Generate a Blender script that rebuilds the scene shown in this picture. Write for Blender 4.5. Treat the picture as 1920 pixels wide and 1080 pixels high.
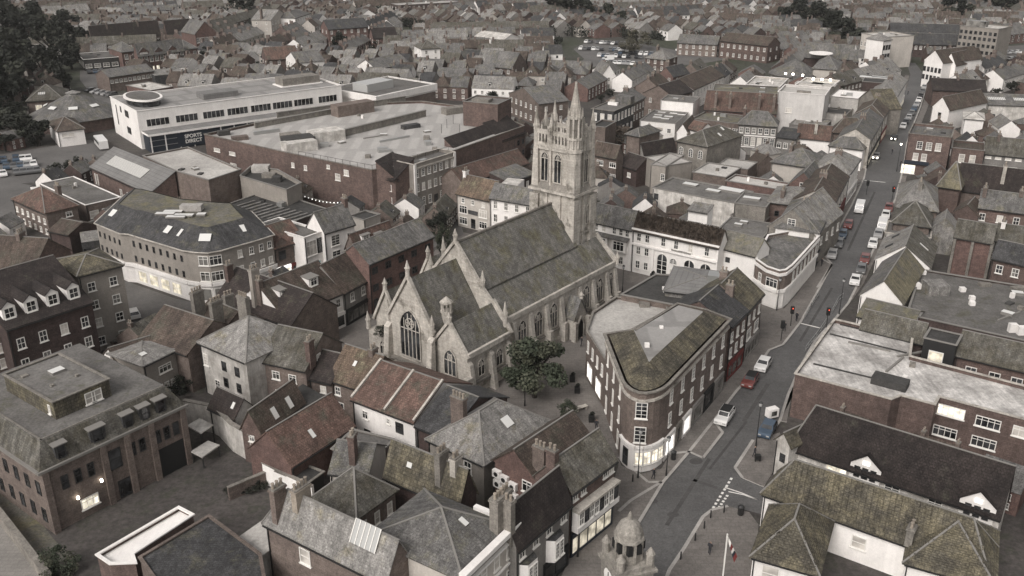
import bpy, bmesh, math, random
import numpy as np
from mathutils import Vector, Matrix
from math import radians, sin, cos, pi, hypot, atan2

for o in list(bpy.data.objects): bpy.data.objects.remove(o)
SC = bpy.context.scene
COL = SC.collection
random.seed(7)

# ---------------------------------------------------------------- camera, sky, sun, exposure
FPX, TILT, CAMH = 1750.0, radians(22.9), 68.0
cam = bpy.data.cameras.new('camera'); camo = bpy.data.objects.new('camera', cam); COL.objects.link(camo)
camo.location = (0, 0, CAMH); camo.rotation_euler = (pi/2 - TILT, 0, 0)
cam.sensor_width = 36; cam.lens = 36*FPX/1920; cam.clip_start = 1; cam.clip_end = 6000
SC.camera = camo
world = bpy.data.worlds.new('World'); SC.world = world; world.use_nodes = True
wn = world.node_tree; wn.nodes.clear()
sky = wn.nodes.new('ShaderNodeTexSky'); sky.sky_type = 'NISHITA'; sky.sun_disc = False
SUN_EL, SUN_AZ = radians(42), radians(215)
sky.sun_elevation = SUN_EL; sky.sun_rotation = SUN_AZ; sky.air_density = 1.4; sky.dust_density = 4.0; sky.ozone_density = 1.0
hs = wn.nodes.new('ShaderNodeHueSaturation'); hs.inputs['Saturation'].default_value = 0.10
tint = wn.nodes.new('ShaderNodeMixRGB'); tint.blend_type = 'MULTIPLY'; tint.inputs['Fac'].default_value = 1; tint.inputs['Color2'].default_value = (1.0, 0.968, 0.945, 1)
bg = wn.nodes.new('ShaderNodeBackground'); bg.inputs['Strength'].default_value = 0.10
wo = wn.nodes.new('ShaderNodeOutputWorld')
wn.links.new(sky.outputs[0], hs.inputs['Color']); wn.links.new(hs.outputs[0], tint.inputs['Color1'])
wn.links.new(tint.outputs[0], bg.inputs['Color']); wn.links.new(bg.outputs[0], wo.inputs[0])
sl = bpy.data.lights.new('sun', 'SUN'); sl.energy = 1.1; sl.angle = radians(28); sl.color = (1, 0.955, 0.92)
so = bpy.data.objects.new('sun', sl); COL.objects.link(so)
so.rotation_euler = Vector((sin(SUN_AZ)*cos(SUN_EL), cos(SUN_AZ)*cos(SUN_EL), sin(SUN_EL))).to_track_quat('Z', 'Y').to_euler()
SC.view_settings.view_transform = 'Standard'; SC.view_settings.look = 'None'
SC.view_settings.exposure = 0.53; SC.view_settings.gamma = 1
SC.render.engine = 'CYCLES'
SC.cycles.max_bounces = 5; SC.cycles.diffuse_bounces = 3; SC.cycles.glossy_bounces = 2; SC.cycles.transmission_bounces = 2
SC.cycles.use_denoising = True

# survey helper: the world point at height z that lies on a sight line measured in the photograph
def P(px, py, z=0.0):
    u = (px-960)/FPX; v = (py-540)/FPX
    dy = cos(TILT)-v*sin(TILT); dz = -sin(TILT)-v*cos(TILT); t = (z-CAMH)/dz
    return Vector((u*t, dy*t, z))
def toPx(x, y, z):
    Z = y*cos(TILT)-(z-CAMH)*sin(TILT); Y = -(y*sin(TILT)+(z-CAMH)*cos(TILT))
    return 960+FPX*x/Z, 540+FPX*Y/Z

# ---------------------------------------------------------------- materials
M = {}
def desat(c, k=.36): l = .3*c[0]+.55*c[1]+.15*c[2]; return tuple(x*(1-k)+l*k*q for x, q in zip(c, (1.02, .985, .965)))
def mat(name, c1, c2=None, big=0.25, grain=0.35, gs=5.0, rough=0.9, bump=0.25, moss=None, ma=0.5, streak=0.0, course=None, rnd=0.12, spec=0.3, ms=0.35):
    m = bpy.data.materials.new(name); m.use_nodes = True; nt = m.node_tree; N = nt.nodes; Lk = nt.links
    b = N['Principled BSDF']; b.inputs['Roughness'].default_value = rough; b.inputs['Specular IOR Level'].default_value = spec
    c2 = c2 or tuple(x*0.72 for x in c1)
    k_ = .24 if name[:5] in ('brick', 'tile_') or 'moss' in name else .36
    c1 = desat(c1, k_); c2 = desat(c2, k_); moss = desat(moss, .2) if moss else None
    geo = N.new('ShaderNodeNewGeometry'); uv = N.new('ShaderNodeTexCoord')
    def noise(src, scale, detail=3, rough_=0.6):
        n = N.new('ShaderNodeTexNoise'); n.inputs['Scale'].default_value = scale; n.inputs['Detail'].default_value = detail
        n.inputs['Roughness'].default_value = rough_; Lk.new(src, n.inputs['Vector']); return n.outputs['Fac']
    def ramp(src, a, b_, lo=0.0, hi=1.0):
        r = N.new('ShaderNodeMapRange'); r.inputs[1].default_value = a; r.inputs[2].default_value = b_
        r.inputs[3].default_value = lo; r.inputs[4].default_value = hi; Lk.new(src, r.inputs[0]); return r.outputs[0]
    def mix(f, a, b_, mode='MIX'):
        x = N.new('ShaderNodeMixRGB'); x.blend_type = mode
        for s, i in ((f, 0), (a, 1), (b_, 2)):
            if hasattr(s, 'is_linked') or hasattr(s, 'node'): Lk.new(s, x.inputs[i])
            elif i == 0: x.inputs[0].default_value = s
            else: x.inputs[i].default_value = (*s, 1)
        return x.outputs[0]
    pos = geo.outputs['Position']
    col = mix(ramp(noise(pos, big, 4), 0.35, 0.65), c1, c2)
    if moss: col = mix(ramp(noise(pos, ms, 5, 0.7), 0.62-ma*0.35, 0.72-ma*0.2), col, moss)
    col = mix(1.0, col, ramp(noise(pos, 1.1, 3, .7), .35, .65, 1-grain*.45, 1+grain*.45), 'MULTIPLY')
    g = noise(pos, gs, 4, 0.75)
    gr = ramp(g, 0.3, 0.7, 1-grain, 1+grain)
    col = mix(1.0, col, gr, 'MULTIPLY')
    if streak:
        mp = N.new('ShaderNodeMapping'); mp.inputs['Scale'].default_value = (1.6, 0.16, 1); Lk.new(uv.outputs['UV'], mp.inputs[0])
        col = mix(1.0, col, ramp(noise(mp.outputs[0], 1.0, 4, 0.7), 0.35, 0.65, 1-streak, 1+streak*0.6), 'MULTIPLY')
    h = g
    if course:
        bt = N.new('ShaderNodeTexBrick'); bt.inputs['Scale'].default_value = 1.0
        bt.inputs['Brick Width'].default_value = course[0]; bt.inputs['Row Height'].default_value = course[1]
        bt.inputs['Mortar Size'].default_value = course[1]*0.12; bt.inputs['Mortar Smooth'].default_value = 0.4
        bt.inputs['Color1'].default_value = (1+course[2], 1+course[2], 1+course[2], 1); bt.inputs['Color2'].default_value = (1-course[2],)*3+(1,)
        bt.inputs['Mortar'].default_value = (1-course[3],)*3+(1,)
        Lk.new(uv.outputs['UV'], bt.inputs['Vector'])
        col = mix(1.0, col, bt.outputs['Color'], 'MULTIPLY')
    oi = N.new('ShaderNodeObjectInfo')
    col = mix(1.0, col, ramp(oi.outputs['Random'], 0, 1, 1-rnd, 1+rnd), 'MULTIPLY')
    Lk.new(col, b.inputs['Base Color'])
    if bump:
        bp = N.new('ShaderNodeBump'); bp.inputs['Strength'].default_value = bump; bp.inputs['Distance'].default_value = 0.15
        Lk.new(h, bp.inputs['Height']); Lk.new(bp.outputs[0], b.inputs['Normal'])
    M[name] = m; return m
def plain(name, c, rough=0.5, metal=0.0, emit=0.0, ec=None, spec=0.5, vary=0.0):
    m = bpy.data.materials.new(name); m.use_nodes = True; b = m.node_tree.nodes['Principled BSDF']
    b.inputs['Base Color'].default_value = (*c, 1); b.inputs['Roughness'].default_value = rough; b.inputs['Metallic'].default_value = metal
    b.inputs['Specular IOR Level'].default_value = spec
    if emit: b.inputs['Emission Color'].default_value = (*(ec or c), 1); b.inputs['Emission Strength'].default_value = emit
    if vary:
        N = m.node_tree.nodes; K = m.node_tree.links; ge = N.new('ShaderNodeNewGeometry'); no = N.new('ShaderNodeTexNoise'); no.inputs['Scale'].default_value = 1.1 if emit else .45; no.inputs['Detail'].default_value = 3
        mr = N.new('ShaderNodeMapRange'); mr.inputs[1].default_value = .38; mr.inputs[2].default_value = .62; mr.inputs[3].default_value = (emit or 1)*(1-vary); mr.inputs[4].default_value = (emit or 1)*(1+vary); K.new(ge.outputs['Position'], no.inputs['Vector']); K.new(no.outputs['Fac'], mr.inputs[0])
        if emit: K.new(mr.outputs[0], b.inputs['Emission Strength'])
        else:
            mx = N.new('ShaderNodeMixRGB'); mx.blend_type = 'MULTIPLY'; mx.inputs[0].default_value = 1; mx.inputs[1].default_value = (*c, 1); K.new(mr.outputs[0], mx.inputs[2]); K.new(mx.outputs[0], b.inputs['Base Color'])
    M[name] = m; return m
mossg = (0.092, 0.083, 0.062); mossy = (0.165, 0.142, 0.088)
mat('brick', (.15, .098, .082), (.11, .075, .064), streak=.08, gs=6, grain=.4, course=(.9, .3, .1, .12))
mat('brick_dark', (.085, .055, .049), (.06, .041, .037), streak=.08, gs=6, grain=.4, course=(.9, .3, .12, .12))
mat('brick_brown', (.185, .142, .118), (.14, .106, .09), streak=.08, gs=6, grain=.38, course=(.9, .3, .1, .1))
mat('brick_red', (.175, .1, .083), (.125, .075, .064), streak=.08, gs=6, grain=.4, course=(.9, .3, .1, .1))
mat('stone', (.52, .475, .405), (.38, .345, .29), streak=.16, gs=4, grain=.2, course=(1.1, .45, .1, .12), rnd=.04, big=.4, moss=(.2, .18, .15), ma=.2)
mat('stone_worn', (.34, .31, .26), (.24, .22, .185), streak=.25, gs=4, grain=.35)
mat('stone_dark', (.24, .215, .18), (.17, .155, .13), streak=.15, gs=4, rnd=.05)
mat('white', (.84, .81, .77), (.74, .71, .67), streak=.05, grain=.06, rnd=.05)
mat('render_pale', (.6, .58, .55), (.5, .48, .455), streak=.08, grain=.08)
mat('white_stained', (.62, .59, .54), (.36, .335, .295), streak=.2, grain=.15, big=.5)
mat('cream', (.5, .455, .395), (.42, .38, .33), streak=.06, grain=.1)
mat('beige', (.315, .28, .235), (.26, .23, .195), streak=.06, grain=.14)
mat('render_grey', (.235, .22, .2), (.18, .168, .153), streak=.1, grain=.18)
mat('tile_brown', (.115, .083, .064), (.07, .052, .042), moss=mossg, ma=.35, streak=.3, course=(.35, .34, .18, .3), grain=.5, gs=6)
mat('tile_red', (.16, .092, .07), (.105, .065, .051), moss=mossg, ma=.3, streak=.3, course=(.35, .34, .18, .28), grain=.5, gs=6)
mat('tile_orange', (.17, .115, .075), (.105, .075, .055), moss=mossy, ma=.3, streak=.35, course=(.35, .34, .18, .28), grain=.5, gs=6)
mat('tile_dark', (.052, .038, .034), (.035, .028, .026), moss=(.07, .065, .045), ma=.15, streak=.2, course=(.35, .34, .2, .3), grain=.5, gs=6)
mat('tile_black', (.042, .032, .029), (.024, .019, .018), moss=(.05, .045, .035), ma=.12, course=(.35, .34, .2, .3), grain=.5, gs=6)
mat('slate', (.165, .158, .148), (.115, .112, .108), moss=(.16, .15, .11), ma=.3, streak=.3, course=(.4, .3, .15, .22), grain=.5, gs=6)
mat('slate_light', (.25, .238, .22), (.19, .182, .168), streak=.3, moss=(.2, .18, .13), ma=.25, course=(.4, .3, .12, .18), grain=.5, gs=6)
mat('slate_dark', (.07, .07, .072), (.048, .048, .05), streak=.25, moss=(.1, .095, .07), ma=.2, course=(.4, .3, .18, .25), grain=.5, gs=6)
mat('slate_moss', (.15, .14, .12), (.11, .105, .09), moss=mossg, ma=.6, streak=.35, course=(.4, .3, .15, .22), grain=.5, gs=6)
mat('moss_roof', (.115, .102, .072), (.07, .062, .047), moss=mossy, ma=.5, streak=.35, course=(.5, .42, .2, .35), grain=.5, gs=6)
mat('church_roof', (.175, .166, .144), (.12, .114, .1), moss=(.125, .115, .072), ma=.4, streak=.22, grain=.5, gs=7, course=(.4, .3, .12, .2), rnd=.05)
mat('moss_yellow', (.2, .175, .1), (.13, .115, .075), moss=(.13, .12, .1), ma=.35, streak=.3, grain=.4, course=(.4, .3, .12, .2))
mat('felt', (.16, .152, .14), (.115, .108, .1), moss=(.1, .095, .07), ma=.2, grain=.3, gs=3)
mat('felt_dark', (.06, .058, .055), (.04, .039, .037), grain=.3, gs=3)
mat('felt_moss', (.15, .14, .115), (.1, .095, .08), moss=(.16, .145, .08), ma=.4, grain=.35, gs=3)
mat('metal_roof', (.2, .197, .19), (.165, .162, .156), grain=.08, streak=.12, course=(9., 1.0, .03, .2))
mat('concrete', (.47, .45, .41), (.33, .31, .285), grain=.22, big=.1, gs=2.5)
mat('deck', (.43, .41, .385), (.4, .382, .357), grain=.1, big=.05, gs=2.5, streak=.03, course=(4.8, 14, .0, .16))
mat('deck_grey', (.3, .29, .275), (.25, .24, .228), grain=.1, big=.1, gs=2.5, course=(9, 9, .03, .2))
mat('membrane', (.72, .69, .65), (.36, .34, .315), grain=.25, big=.22, gs=2.5, streak=.25, course=(1.9, 30, .06, .12))
mat('asphalt', (.118, .116, .114), (.084, .082, .081), grain=.3, gs=4, big=.09, rnd=0, rough=.62, bump=.1)
mat('asphalt_light', (.135, .128, .121), (.1, .095, .09), grain=.22, gs=5, big=.1, rnd=0, rough=.75, bump=.1)
mat('pave', (.195, .172, .152), (.145, .13, .116), grain=.2, gs=5, rnd=0, course=(.9, .6, .06, .12), bump=.1)
mat('pave_light', (.25, .232, .208), (.2, .185, .166), grain=.15, gs=5, rnd=0, course=(.9, .6, .05, .12), bump=.1)
mat('yard', (.085, .073, .066), (.055, .048, .044), grain=.35, gs=1.5, big=.1, rnd=0, moss=(.06, .06, .045), ma=.3)  # base colour lowered to imitate deep shade in gaps between roofs
mat('ground', (.088, .08, .07), (.05, .05, .04), grain=.45, gs=.5, big=.02, rnd=0, moss=(.045, .052, .03), ma=.6, ms=.03)  # darkened too, shade between the houses put into the colour
mat('patch', (.088, .085, .082), grain=.2, rnd=0)
mat('kerb', (.42, .395, .36), grain=.12, rnd=0)
mat('bark', (.05, .04, .032), grain=.3)
mat('pot', (.33, .27, .2), grain=.2)
plain('paint', (.72, .7, .66), .6)
plain('frame_white', (.74, .72, .68), .5)
plain('frame_dark', (.03, .03, .03), .5)
plain('glass', (.035, .036, .038), .12, spec=.7, vary=.8)  # vary paints uneven tone into the base colour for curtains and reflections
plain('glass_mid', (.14, .135, .125), .25, spec=.6, vary=.7)  # paler glass, same painted curtain and reflection patches
plain('glass_sky', (.4, .4, .39), .2)
plain('blind', (.5, .47, .43), .6, vary=.3)
plain('rooflight', (.66, .655, .63), .3)
plain('lit', (.8, .74, .6), .5, emit=.5, ec=(1, .92, .75), vary=.7)
plain('lit_white', (.8, .8, .78), .5, emit=.8, ec=(1, .97, .92), vary=.45)
plain('lamp_glow', (1, 1, .95), .5, emit=7, ec=(1, .93, .78))
plain('lit_dim', (.5, .46, .36), .5, emit=.28, ec=(1, .9, .72), vary=.7)
plain('red_glow', (.6, .05, .03), .5, emit=1.2, ec=(1, .12, .06))
plain('black', (.012, .012, .012), .7)
plain('iron', (.02, .02, .02), .5)
plain('metal', (.4, .4, .39), .35, .6)
plain('lead', (.2, .19, .175), .7)
plain('navy', (.018, .024, .035), .5)
plain('red_paint', (.13, .022, .02), .6)
plain('rubber', (.015, .015, .015), .8)
plain('skin', (.35, .23, .17), .6)
plain('cloth_dark', (.03, .03, .035), .9)
plain('teal', (.12, .3, .32), .5, emit=.25)
for n_, c_ in dict(car_white=(.72, .71, .69), car_silver=(.36, .355, .35), car_black=(.02, .02, .022), car_blue=(.05, .08, .12), car_red=(.17, .045, .038), car_grey=(.12, .12, .12)).items():
    m_ = plain(n_, c_, .28, .15 if n_ != 'car_white' else 0); m_.node_tree.nodes['Principled BSDF'].inputs['Coat Weight'].default_value = .5
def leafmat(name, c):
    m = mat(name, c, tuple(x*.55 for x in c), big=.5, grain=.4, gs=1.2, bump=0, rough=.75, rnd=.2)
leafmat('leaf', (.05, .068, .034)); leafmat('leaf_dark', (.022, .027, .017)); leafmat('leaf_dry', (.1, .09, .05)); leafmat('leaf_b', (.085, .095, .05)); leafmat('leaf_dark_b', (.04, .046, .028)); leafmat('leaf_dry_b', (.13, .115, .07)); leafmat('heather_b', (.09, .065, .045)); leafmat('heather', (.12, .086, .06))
mat('heather_roof', (.1, .072, .054), (.065, .048, .037), grain=.5, gs=5)

# ---------------------------------------------------------------- mesh builder
class MB:
    def __init__(s): s.v = []; s.f = []; s.m = []; s.mats = []
    def mi(s, m):
        if m not in s.mats: s.mats.append(m)
        return s.mats.index(m)
    def face(s, pts, m):
        b = len(s.v); s.v += [tuple(p) for p in pts]; s.f.append(tuple(range(b, b+len(pts)))); s.m.append(s.mi(m)); return s
    def hull(s, bot, top, m, cap=True, base=True, mt=None):
        n = len(bot)
        for i in range(n):
            j = (i+1) % n; s.face([bot[i], bot[j], top[j], top[i]], m)
        if cap: s.face(top, mt or m)
        if base: s.face(bot[::-1], m)
        return s
    def box(s, x0, y0, z0, x1, y1, z1, m, mt=None, base=True):
        b = [(x0, y0, z0), (x1, y0, z0), (x1, y1, z0), (x0, y1, z0)]
        return s.hull(b, [(x, y, z1) for x, y, z in b], m, mt=mt, base=base)
    def slab(s, pts, t, m):
        top = [Vector(p) for p in pts]; return s.hull([p-Vector((0, 0, t)) for p in top], top, m)
    def bar(s, a, b, w, m, h=None):
        a = Vector(a); b = Vector(b); d = (b-a).normalized(); r = d.cross(Vector((0, 0, 1)))
        r = (r if r.length > .01 else Vector((1, 0, 0))).normalized()*w/2; u = r.cross(d).normalized()*(h or w)/2
        return s.hull([a-r-u, a+r-u, a+r+u, a-r+u], [b-r-u, b+r-u, b+r+u, b-r+u], m)
    def cyl(s, x, y, z0, z1, r0, r1, m, n=8, mt=None):
        b = [(x+r0*cos(2*pi*i/n), y+r0*sin(2*pi*i/n), z0) for i in range(n)]; t = [(x+r1*cos(2*pi*i/n), y+r1*sin(2*pi*i/n), z1) for i in range(n)]
        return s.hull(b, t, m, mt=mt)
    def mesh(s, name):
        me = bpy.data.meshes.new(name); me.from_pydata(s.v, [], s.f)
        for m in s.mats: me.materials.append(M[m])
        me.polygons.foreach_set('material_index', s.m)
        uvl = me.uv_layers.new(name='UVMap'); uv = []
        for f in s.f:
            p = [Vector(s.v[i]) for i in f[:4]]; n = (p[1]-p[0]).cross(p[2]-p[0])
            if n.length < 1e-9 and len(p) > 3: n = (p[2]-p[0]).cross(p[3]-p[0])
            if n.length < 1e-9: n = Vector((0, 0, 1))
            n.normalize(); t = Vector((0, 0, 1)).cross(n)
            t = Vector((1, 0, 0)) if t.length < .05 else t.normalized(); w = n.cross(t)
            for i in f: q = Vector(s.v[i]); uv += [q.dot(t), q.dot(w)]
        uvl.data.foreach_set('uv', uv); me.update(); return me
    def obj(s, name, parent=None, loc=None, rz=0):
        return put(s.mesh(name), name, parent, loc, rz)
def put(me, name, parent=None, loc=None, rz=0):
    o = bpy.data.objects.new(name, me); COL.objects.link(o)
    if parent: o.parent = parent
    if loc is not None: o.location = loc
    if rz: o.rotation_euler = (0, 0, rz)
    return o
LABELS = {}
def tag(o, label, cat, group=None, kind=None):
    if label: o['label'] = label
    if cat: o['category'] = cat
    if group: o['group'] = group
    if kind: o['kind'] = kind
    return o
def thing(name, label, cat, loc=(0, 0, 0), rz=0, group=None):
    o = bpy.data.objects.new(name, None); COL.objects.link(o); o.location = loc; o.rotation_euler = (0, 0, rz); o.empty_display_size = .5
    return tag(o, label, cat, group)
def struct(mb, name): o = mb.obj(name); o['kind'] = 'structure'; return o
def copy_tree(o, parent=None):
    c = o.copy(); COL.objects.link(c)
    if parent: c.parent = parent
    for ch in KIDS.get(o.name, []): copy_tree(ch, c)
    return c
KIDS = {}
def index_kids(root):
    KIDS[root.name] = list(root.children)
    for c in root.children: index_kids(c)

# ---------------------------------------------------------------- occupancy of the plan (for filling the gaps between surveyed buildings)
CELL = 1.5; OX, OY = -460, 60
occ = np.zeros((620, 520), bool)
def mark(pts, grow=0.0):
    xs = [p[0] for p in pts]; ys = [p[1] for p in pts]
    i0 = max(0, int((min(xs)-grow-OX)/CELL)); i1 = min(occ.shape[0]-1, int((max(xs)+grow-OX)/CELL)+1)
    j0 = max(0, int((min(ys)-grow-OY)/CELL)); j1 = min(occ.shape[1]-1, int((max(ys)+grow-OY)/CELL)+1)
    if i1 <= i0 or j1 <= j0: return
    X, Y = np.meshgrid(OX+(np.arange(i0, i1)+.5)*CELL, OY+(np.arange(j0, j1)+.5)*CELL, indexing='ij')
    ins = np.zeros(X.shape, bool); n = len(pts)
    for a in range(n):
        x1, y1 = pts[a][0], pts[a][1]; x2, y2 = pts[(a+1) % n][0], pts[(a+1) % n][1]
        if abs(y1-y2) > 1e-9: ins ^= ((y1 > Y) != (y2 > Y)) & (X < (x2-x1)*(Y-y1)/(y2-y1)+x1)
        if grow:
            dx, dy = x2-x1, y2-y1; t = np.clip(((X-x1)*dx+(Y-y1)*dy)/(dx*dx+dy*dy+1e-9), 0, 1)
            ins |= (X-x1-t*dx)**2+(Y-y1-t*dy)**2 < grow*grow
    occ[i0:i1, j0:j1] |= ins
def free(pts):
    xs = [p[0] for p in pts]; ys = [p[1] for p in pts]
    for a in np.linspace(0, 1, 5):
        for b in np.linspace(0, 1, 5):
            x = (pts[0][0]*(1-a)+pts[1][0]*a)*(1-b)+(pts[3][0]*(1-a)+pts[2][0]*a)*b
            y = (pts[0][1]*(1-a)+pts[1][1]*a)*(1-b)+(pts[3][1]*(1-a)+pts[2][1]*a)*b
            i = int((x-OX)/CELL); j = int((y-OY)/CELL)
            if i < 0 or j < 0 or i >= occ.shape[0] or j >= occ.shape[1] or occ[i, j]: return False
    return True

# ---------------------------------------------------------------- windows (shared meshes)
WC = {}; WR = random.Random(77)
def win_mesh(kind, w, h):
    k = (kind, round(w, 2), round(h, 2))
    if k in WC: return WC[k]
    f = MB(); fr = 'frame_dark' if kind in ('dark', 'shop_dark') else 'frame_white'; d = .09; b = .11
    pane = {'lit': 'lit', 'litw': 'lit', 'dim': 'lit_dim', 'blind': 'blind', 'blindp': 'blind', 'blindw': 'blind', 'teal': 'teal', 'mid': 'glass_mid', 'midw': 'glass_mid', 'shopmid': 'glass_mid', 'shoplit': 'lit_white'}.get(kind, 'glass')
    x0, x1 = -w/2, w/2
    if kind == 'arch' or kind == 'gothic' or kind == 'gothic3' or kind == 'gothic5':
        st = 'stone' if kind[0] == 'g' else 'frame_white'; b = .16 if kind[0] == 'g' else .1; d = .16 if kind[0] == 'g' else .09
        r = w/2; hs_ = h-r*(1.5 if kind[0] == 'g' else 1.0)
        def arc(rr, ww, n=6):
            out = []
            for i in range(n+1):
                t = i/n
                if kind[0] == 'g':
                    a = t*radians(70); out.append((ww/2-(1-cos(a))*ww*.76, hs_+sin(a)/sin(radians(70))*rr*1.5))
                else: a = t*pi/2; out.append((ww/2*cos(a), hs_+rr*sin(a)))
            return out
        def outline(rr, ww, zb):
            a = arc(rr, ww); a[-1] = (0, a[-1][1]); L_ = [(-x, z) for x, z in a[::-1]]
            return [(ww/2, zb)]+a+L_[1:]+[(-ww/2, zb)]
        o_ = outline(r+b, w+2*b, -b); i_ = outline(r, w, 0)
        n = len(o_)
        for q in range(n):
            q2 = (q+1) % n
            f.face([(o_[q][0], -d, o_[q][1]), (o_[q2][0], -d, o_[q2][1]), (i_[q2][0], -d, i_[q2][1]), (i_[q][0], -d, i_[q][1])][::-1], st)
            f.face([(o_[q][0], 0, o_[q][1]), (o_[q2][0], 0, o_[q2][1]), (o_[q2][0], -d, o_[q2][1]), (o_[q][0], -d, o_[q][1])][::-1], st)
            f.face([(i_[q][0], -d, i_[q][1]), (i_[q2][0], -d, i_[q2][1]), (i_[q2][0], -.02, i_[q2][1]), (i_[q][0], -.02, i_[q][1])][::-1], st)
        nb = {'arch': 2, 'gothic': 2, 'gothic3': 3, 'gothic5': 5}[kind]
        for i in range(1, nb): x = x0+w*i/nb; f.box(x-.07, -d*.8, 0, x+.07, -.01, h-abs(x)/r*r*1.1-.1, st)
        if kind == 'arch':
            for i in range(1, 4): f.box(x0, -d*.8, h*.22*i-.03, x1, -.01, h*.22*i+.03, st)
        else:
            zc = hs_+r*.45; rr = r*.42
            for i in range(12):
                a = 2*pi*i/12; a2 = 2*pi*(i+1)/12
                f.bar((rr*cos(a), -d*.6, zc+rr*sin(a)), (rr*cos(a2), -d*.6, zc+rr*sin(a2)), .13, st)
                if i % 2 == 0 and nb > 2: f.bar((0, -d*.6, zc), (rr*cos(a), -d*.6, zc+rr*sin(a)), .09, st)
            f.box(x0, -d*.7, hs_-r*.1, x1, -.01, hs_-r*.1+.12, st)
        p = MB(); p.face([(x, -.035, z) for x, z in i_[::-1]], 'glass')
    else:
        if kind == 'shop' or kind[:4] == 'shop': b = .13
        f.box(x0, -d, 0, x0+b, 0, h, fr); f.box(x1-b, -d, 0, x1, 0, h, fr)
        f.box(x0+b, -d, 0, x1-b, 0, b, fr); f.box(x0+b, -d, h-b, x1-b, 0, h, fr)
        t = .075
        if kind in ('sash', 'mid', 'lit', 'dim', 'blind'):
            f.box(x0+b, -d*.75, h*.5-t/2, x1-b, -.01, h*.5+t/2, fr)
            if kind != 'blind': f.box(-t/2.4, -d*.7, b, t/2.4, -.01, h-b, fr)
            if kind == 'sash' and h > 1.7:
                for q in (.25, .75): f.box(x0+b, -d*.65, h*q-.025, x1-b, -.01, h*q+.025, fr)
        elif kind in ('case', 'midw', 'litw', 'teal'):
            n = max(2, int(round(w/.75)))
            for i in range(1, n): x = x0+w*i/n; f.box(x-t/2, -d*.75, b, x+t/2, -.01, h-b, fr)
            f.box(x0+b, -d*.7, h*.68-t/2, x1-b, -.01, h*.68+t/2, fr)
        elif kind[:4] == 'shop' or kind in ('ribbon',):
            n = max(1, int(round(w/1.3)))
            for i in range(1, n): x = x0+w*i/n; f.box(x-t/2, -d*.75, b, x+t/2, -.01, h-b, fr)
        elif kind == 'dark':
            f.box(x0+b, -d*.75, h*.5-t/2, x1-b, -.01, h*.5+t/2, fr)
        if kind not in ('dark',) and kind[:4] != 'shop' and kind != 'ribbon': f.box(x0-.1, -.2, -.12, x1+.1, 0, 0, fr)
        p = MB(); p.face([(x0+b, -.03, b), (x1-b, -.03, b), (x1-b, -.03, h-b), (x0+b, -.03, h-b)], pane)
    WC[k] = (f.mesh('window'), p.mesh('pane')); return WC[k]
def window(parent, x, y, z, rz, kind, w, h, sub=False):
    fm, pm = win_mesh(kind, w, h)
    if kind in ('sash', 'case') and WR.random() < .38: pm = win_mesh(('mid' if WR.random() < .6 else 'blindp') if kind == 'sash' else ('midw' if WR.random() < .6 else 'blindw'), w, h)[1]
    o = put(fm, 'window', parent, (x, y, z), rz)
    if not sub: put(pm, 'pane', o)
    else: put(pm, 'pane', parent, (x, y, z), rz)
    return o
CH = {}
def chimney(parent, x, y, z0, z1, n=3, m='brick_brown', w=.75, rz=0, l=None, pots=True):
    l = l or .35+.42*n; k = (round(z1-z0, 1), n, m, w, round(l, 2))
    if k not in CH:
        H_ = z1-z0; b = MB(); b.box(-l/2, -w/2, 0, l/2, w/2, H_-.35, m); b.box(-l/2-.1, -w/2-.1, H_-.35, l/2+.1, w/2+.1, H_-.15, m)
        b.box(-l/2-.03, -w/2-.03, H_-.15, l/2+.03, w/2+.03, H_, 'stone_dark')
        CH[k] = b.mesh('chimney')
        if 'pot' not in CH: q = MB(); q.cyl(0, 0, 0, .6, .17, .13, 'pot', 7); q.cyl(0, 0, .55, .65, .19, .19, 'pot', 7); CH['pot'] = q.mesh('pot')
    o = put(CH[k], 'chimney', parent, (x, y, z0), rz)
    if pots:
        for i in range(n): put(CH['pot'], 'pot', o, (-l/2+l*(i+.5)/n, 0, z1-z0))
    return o

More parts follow.
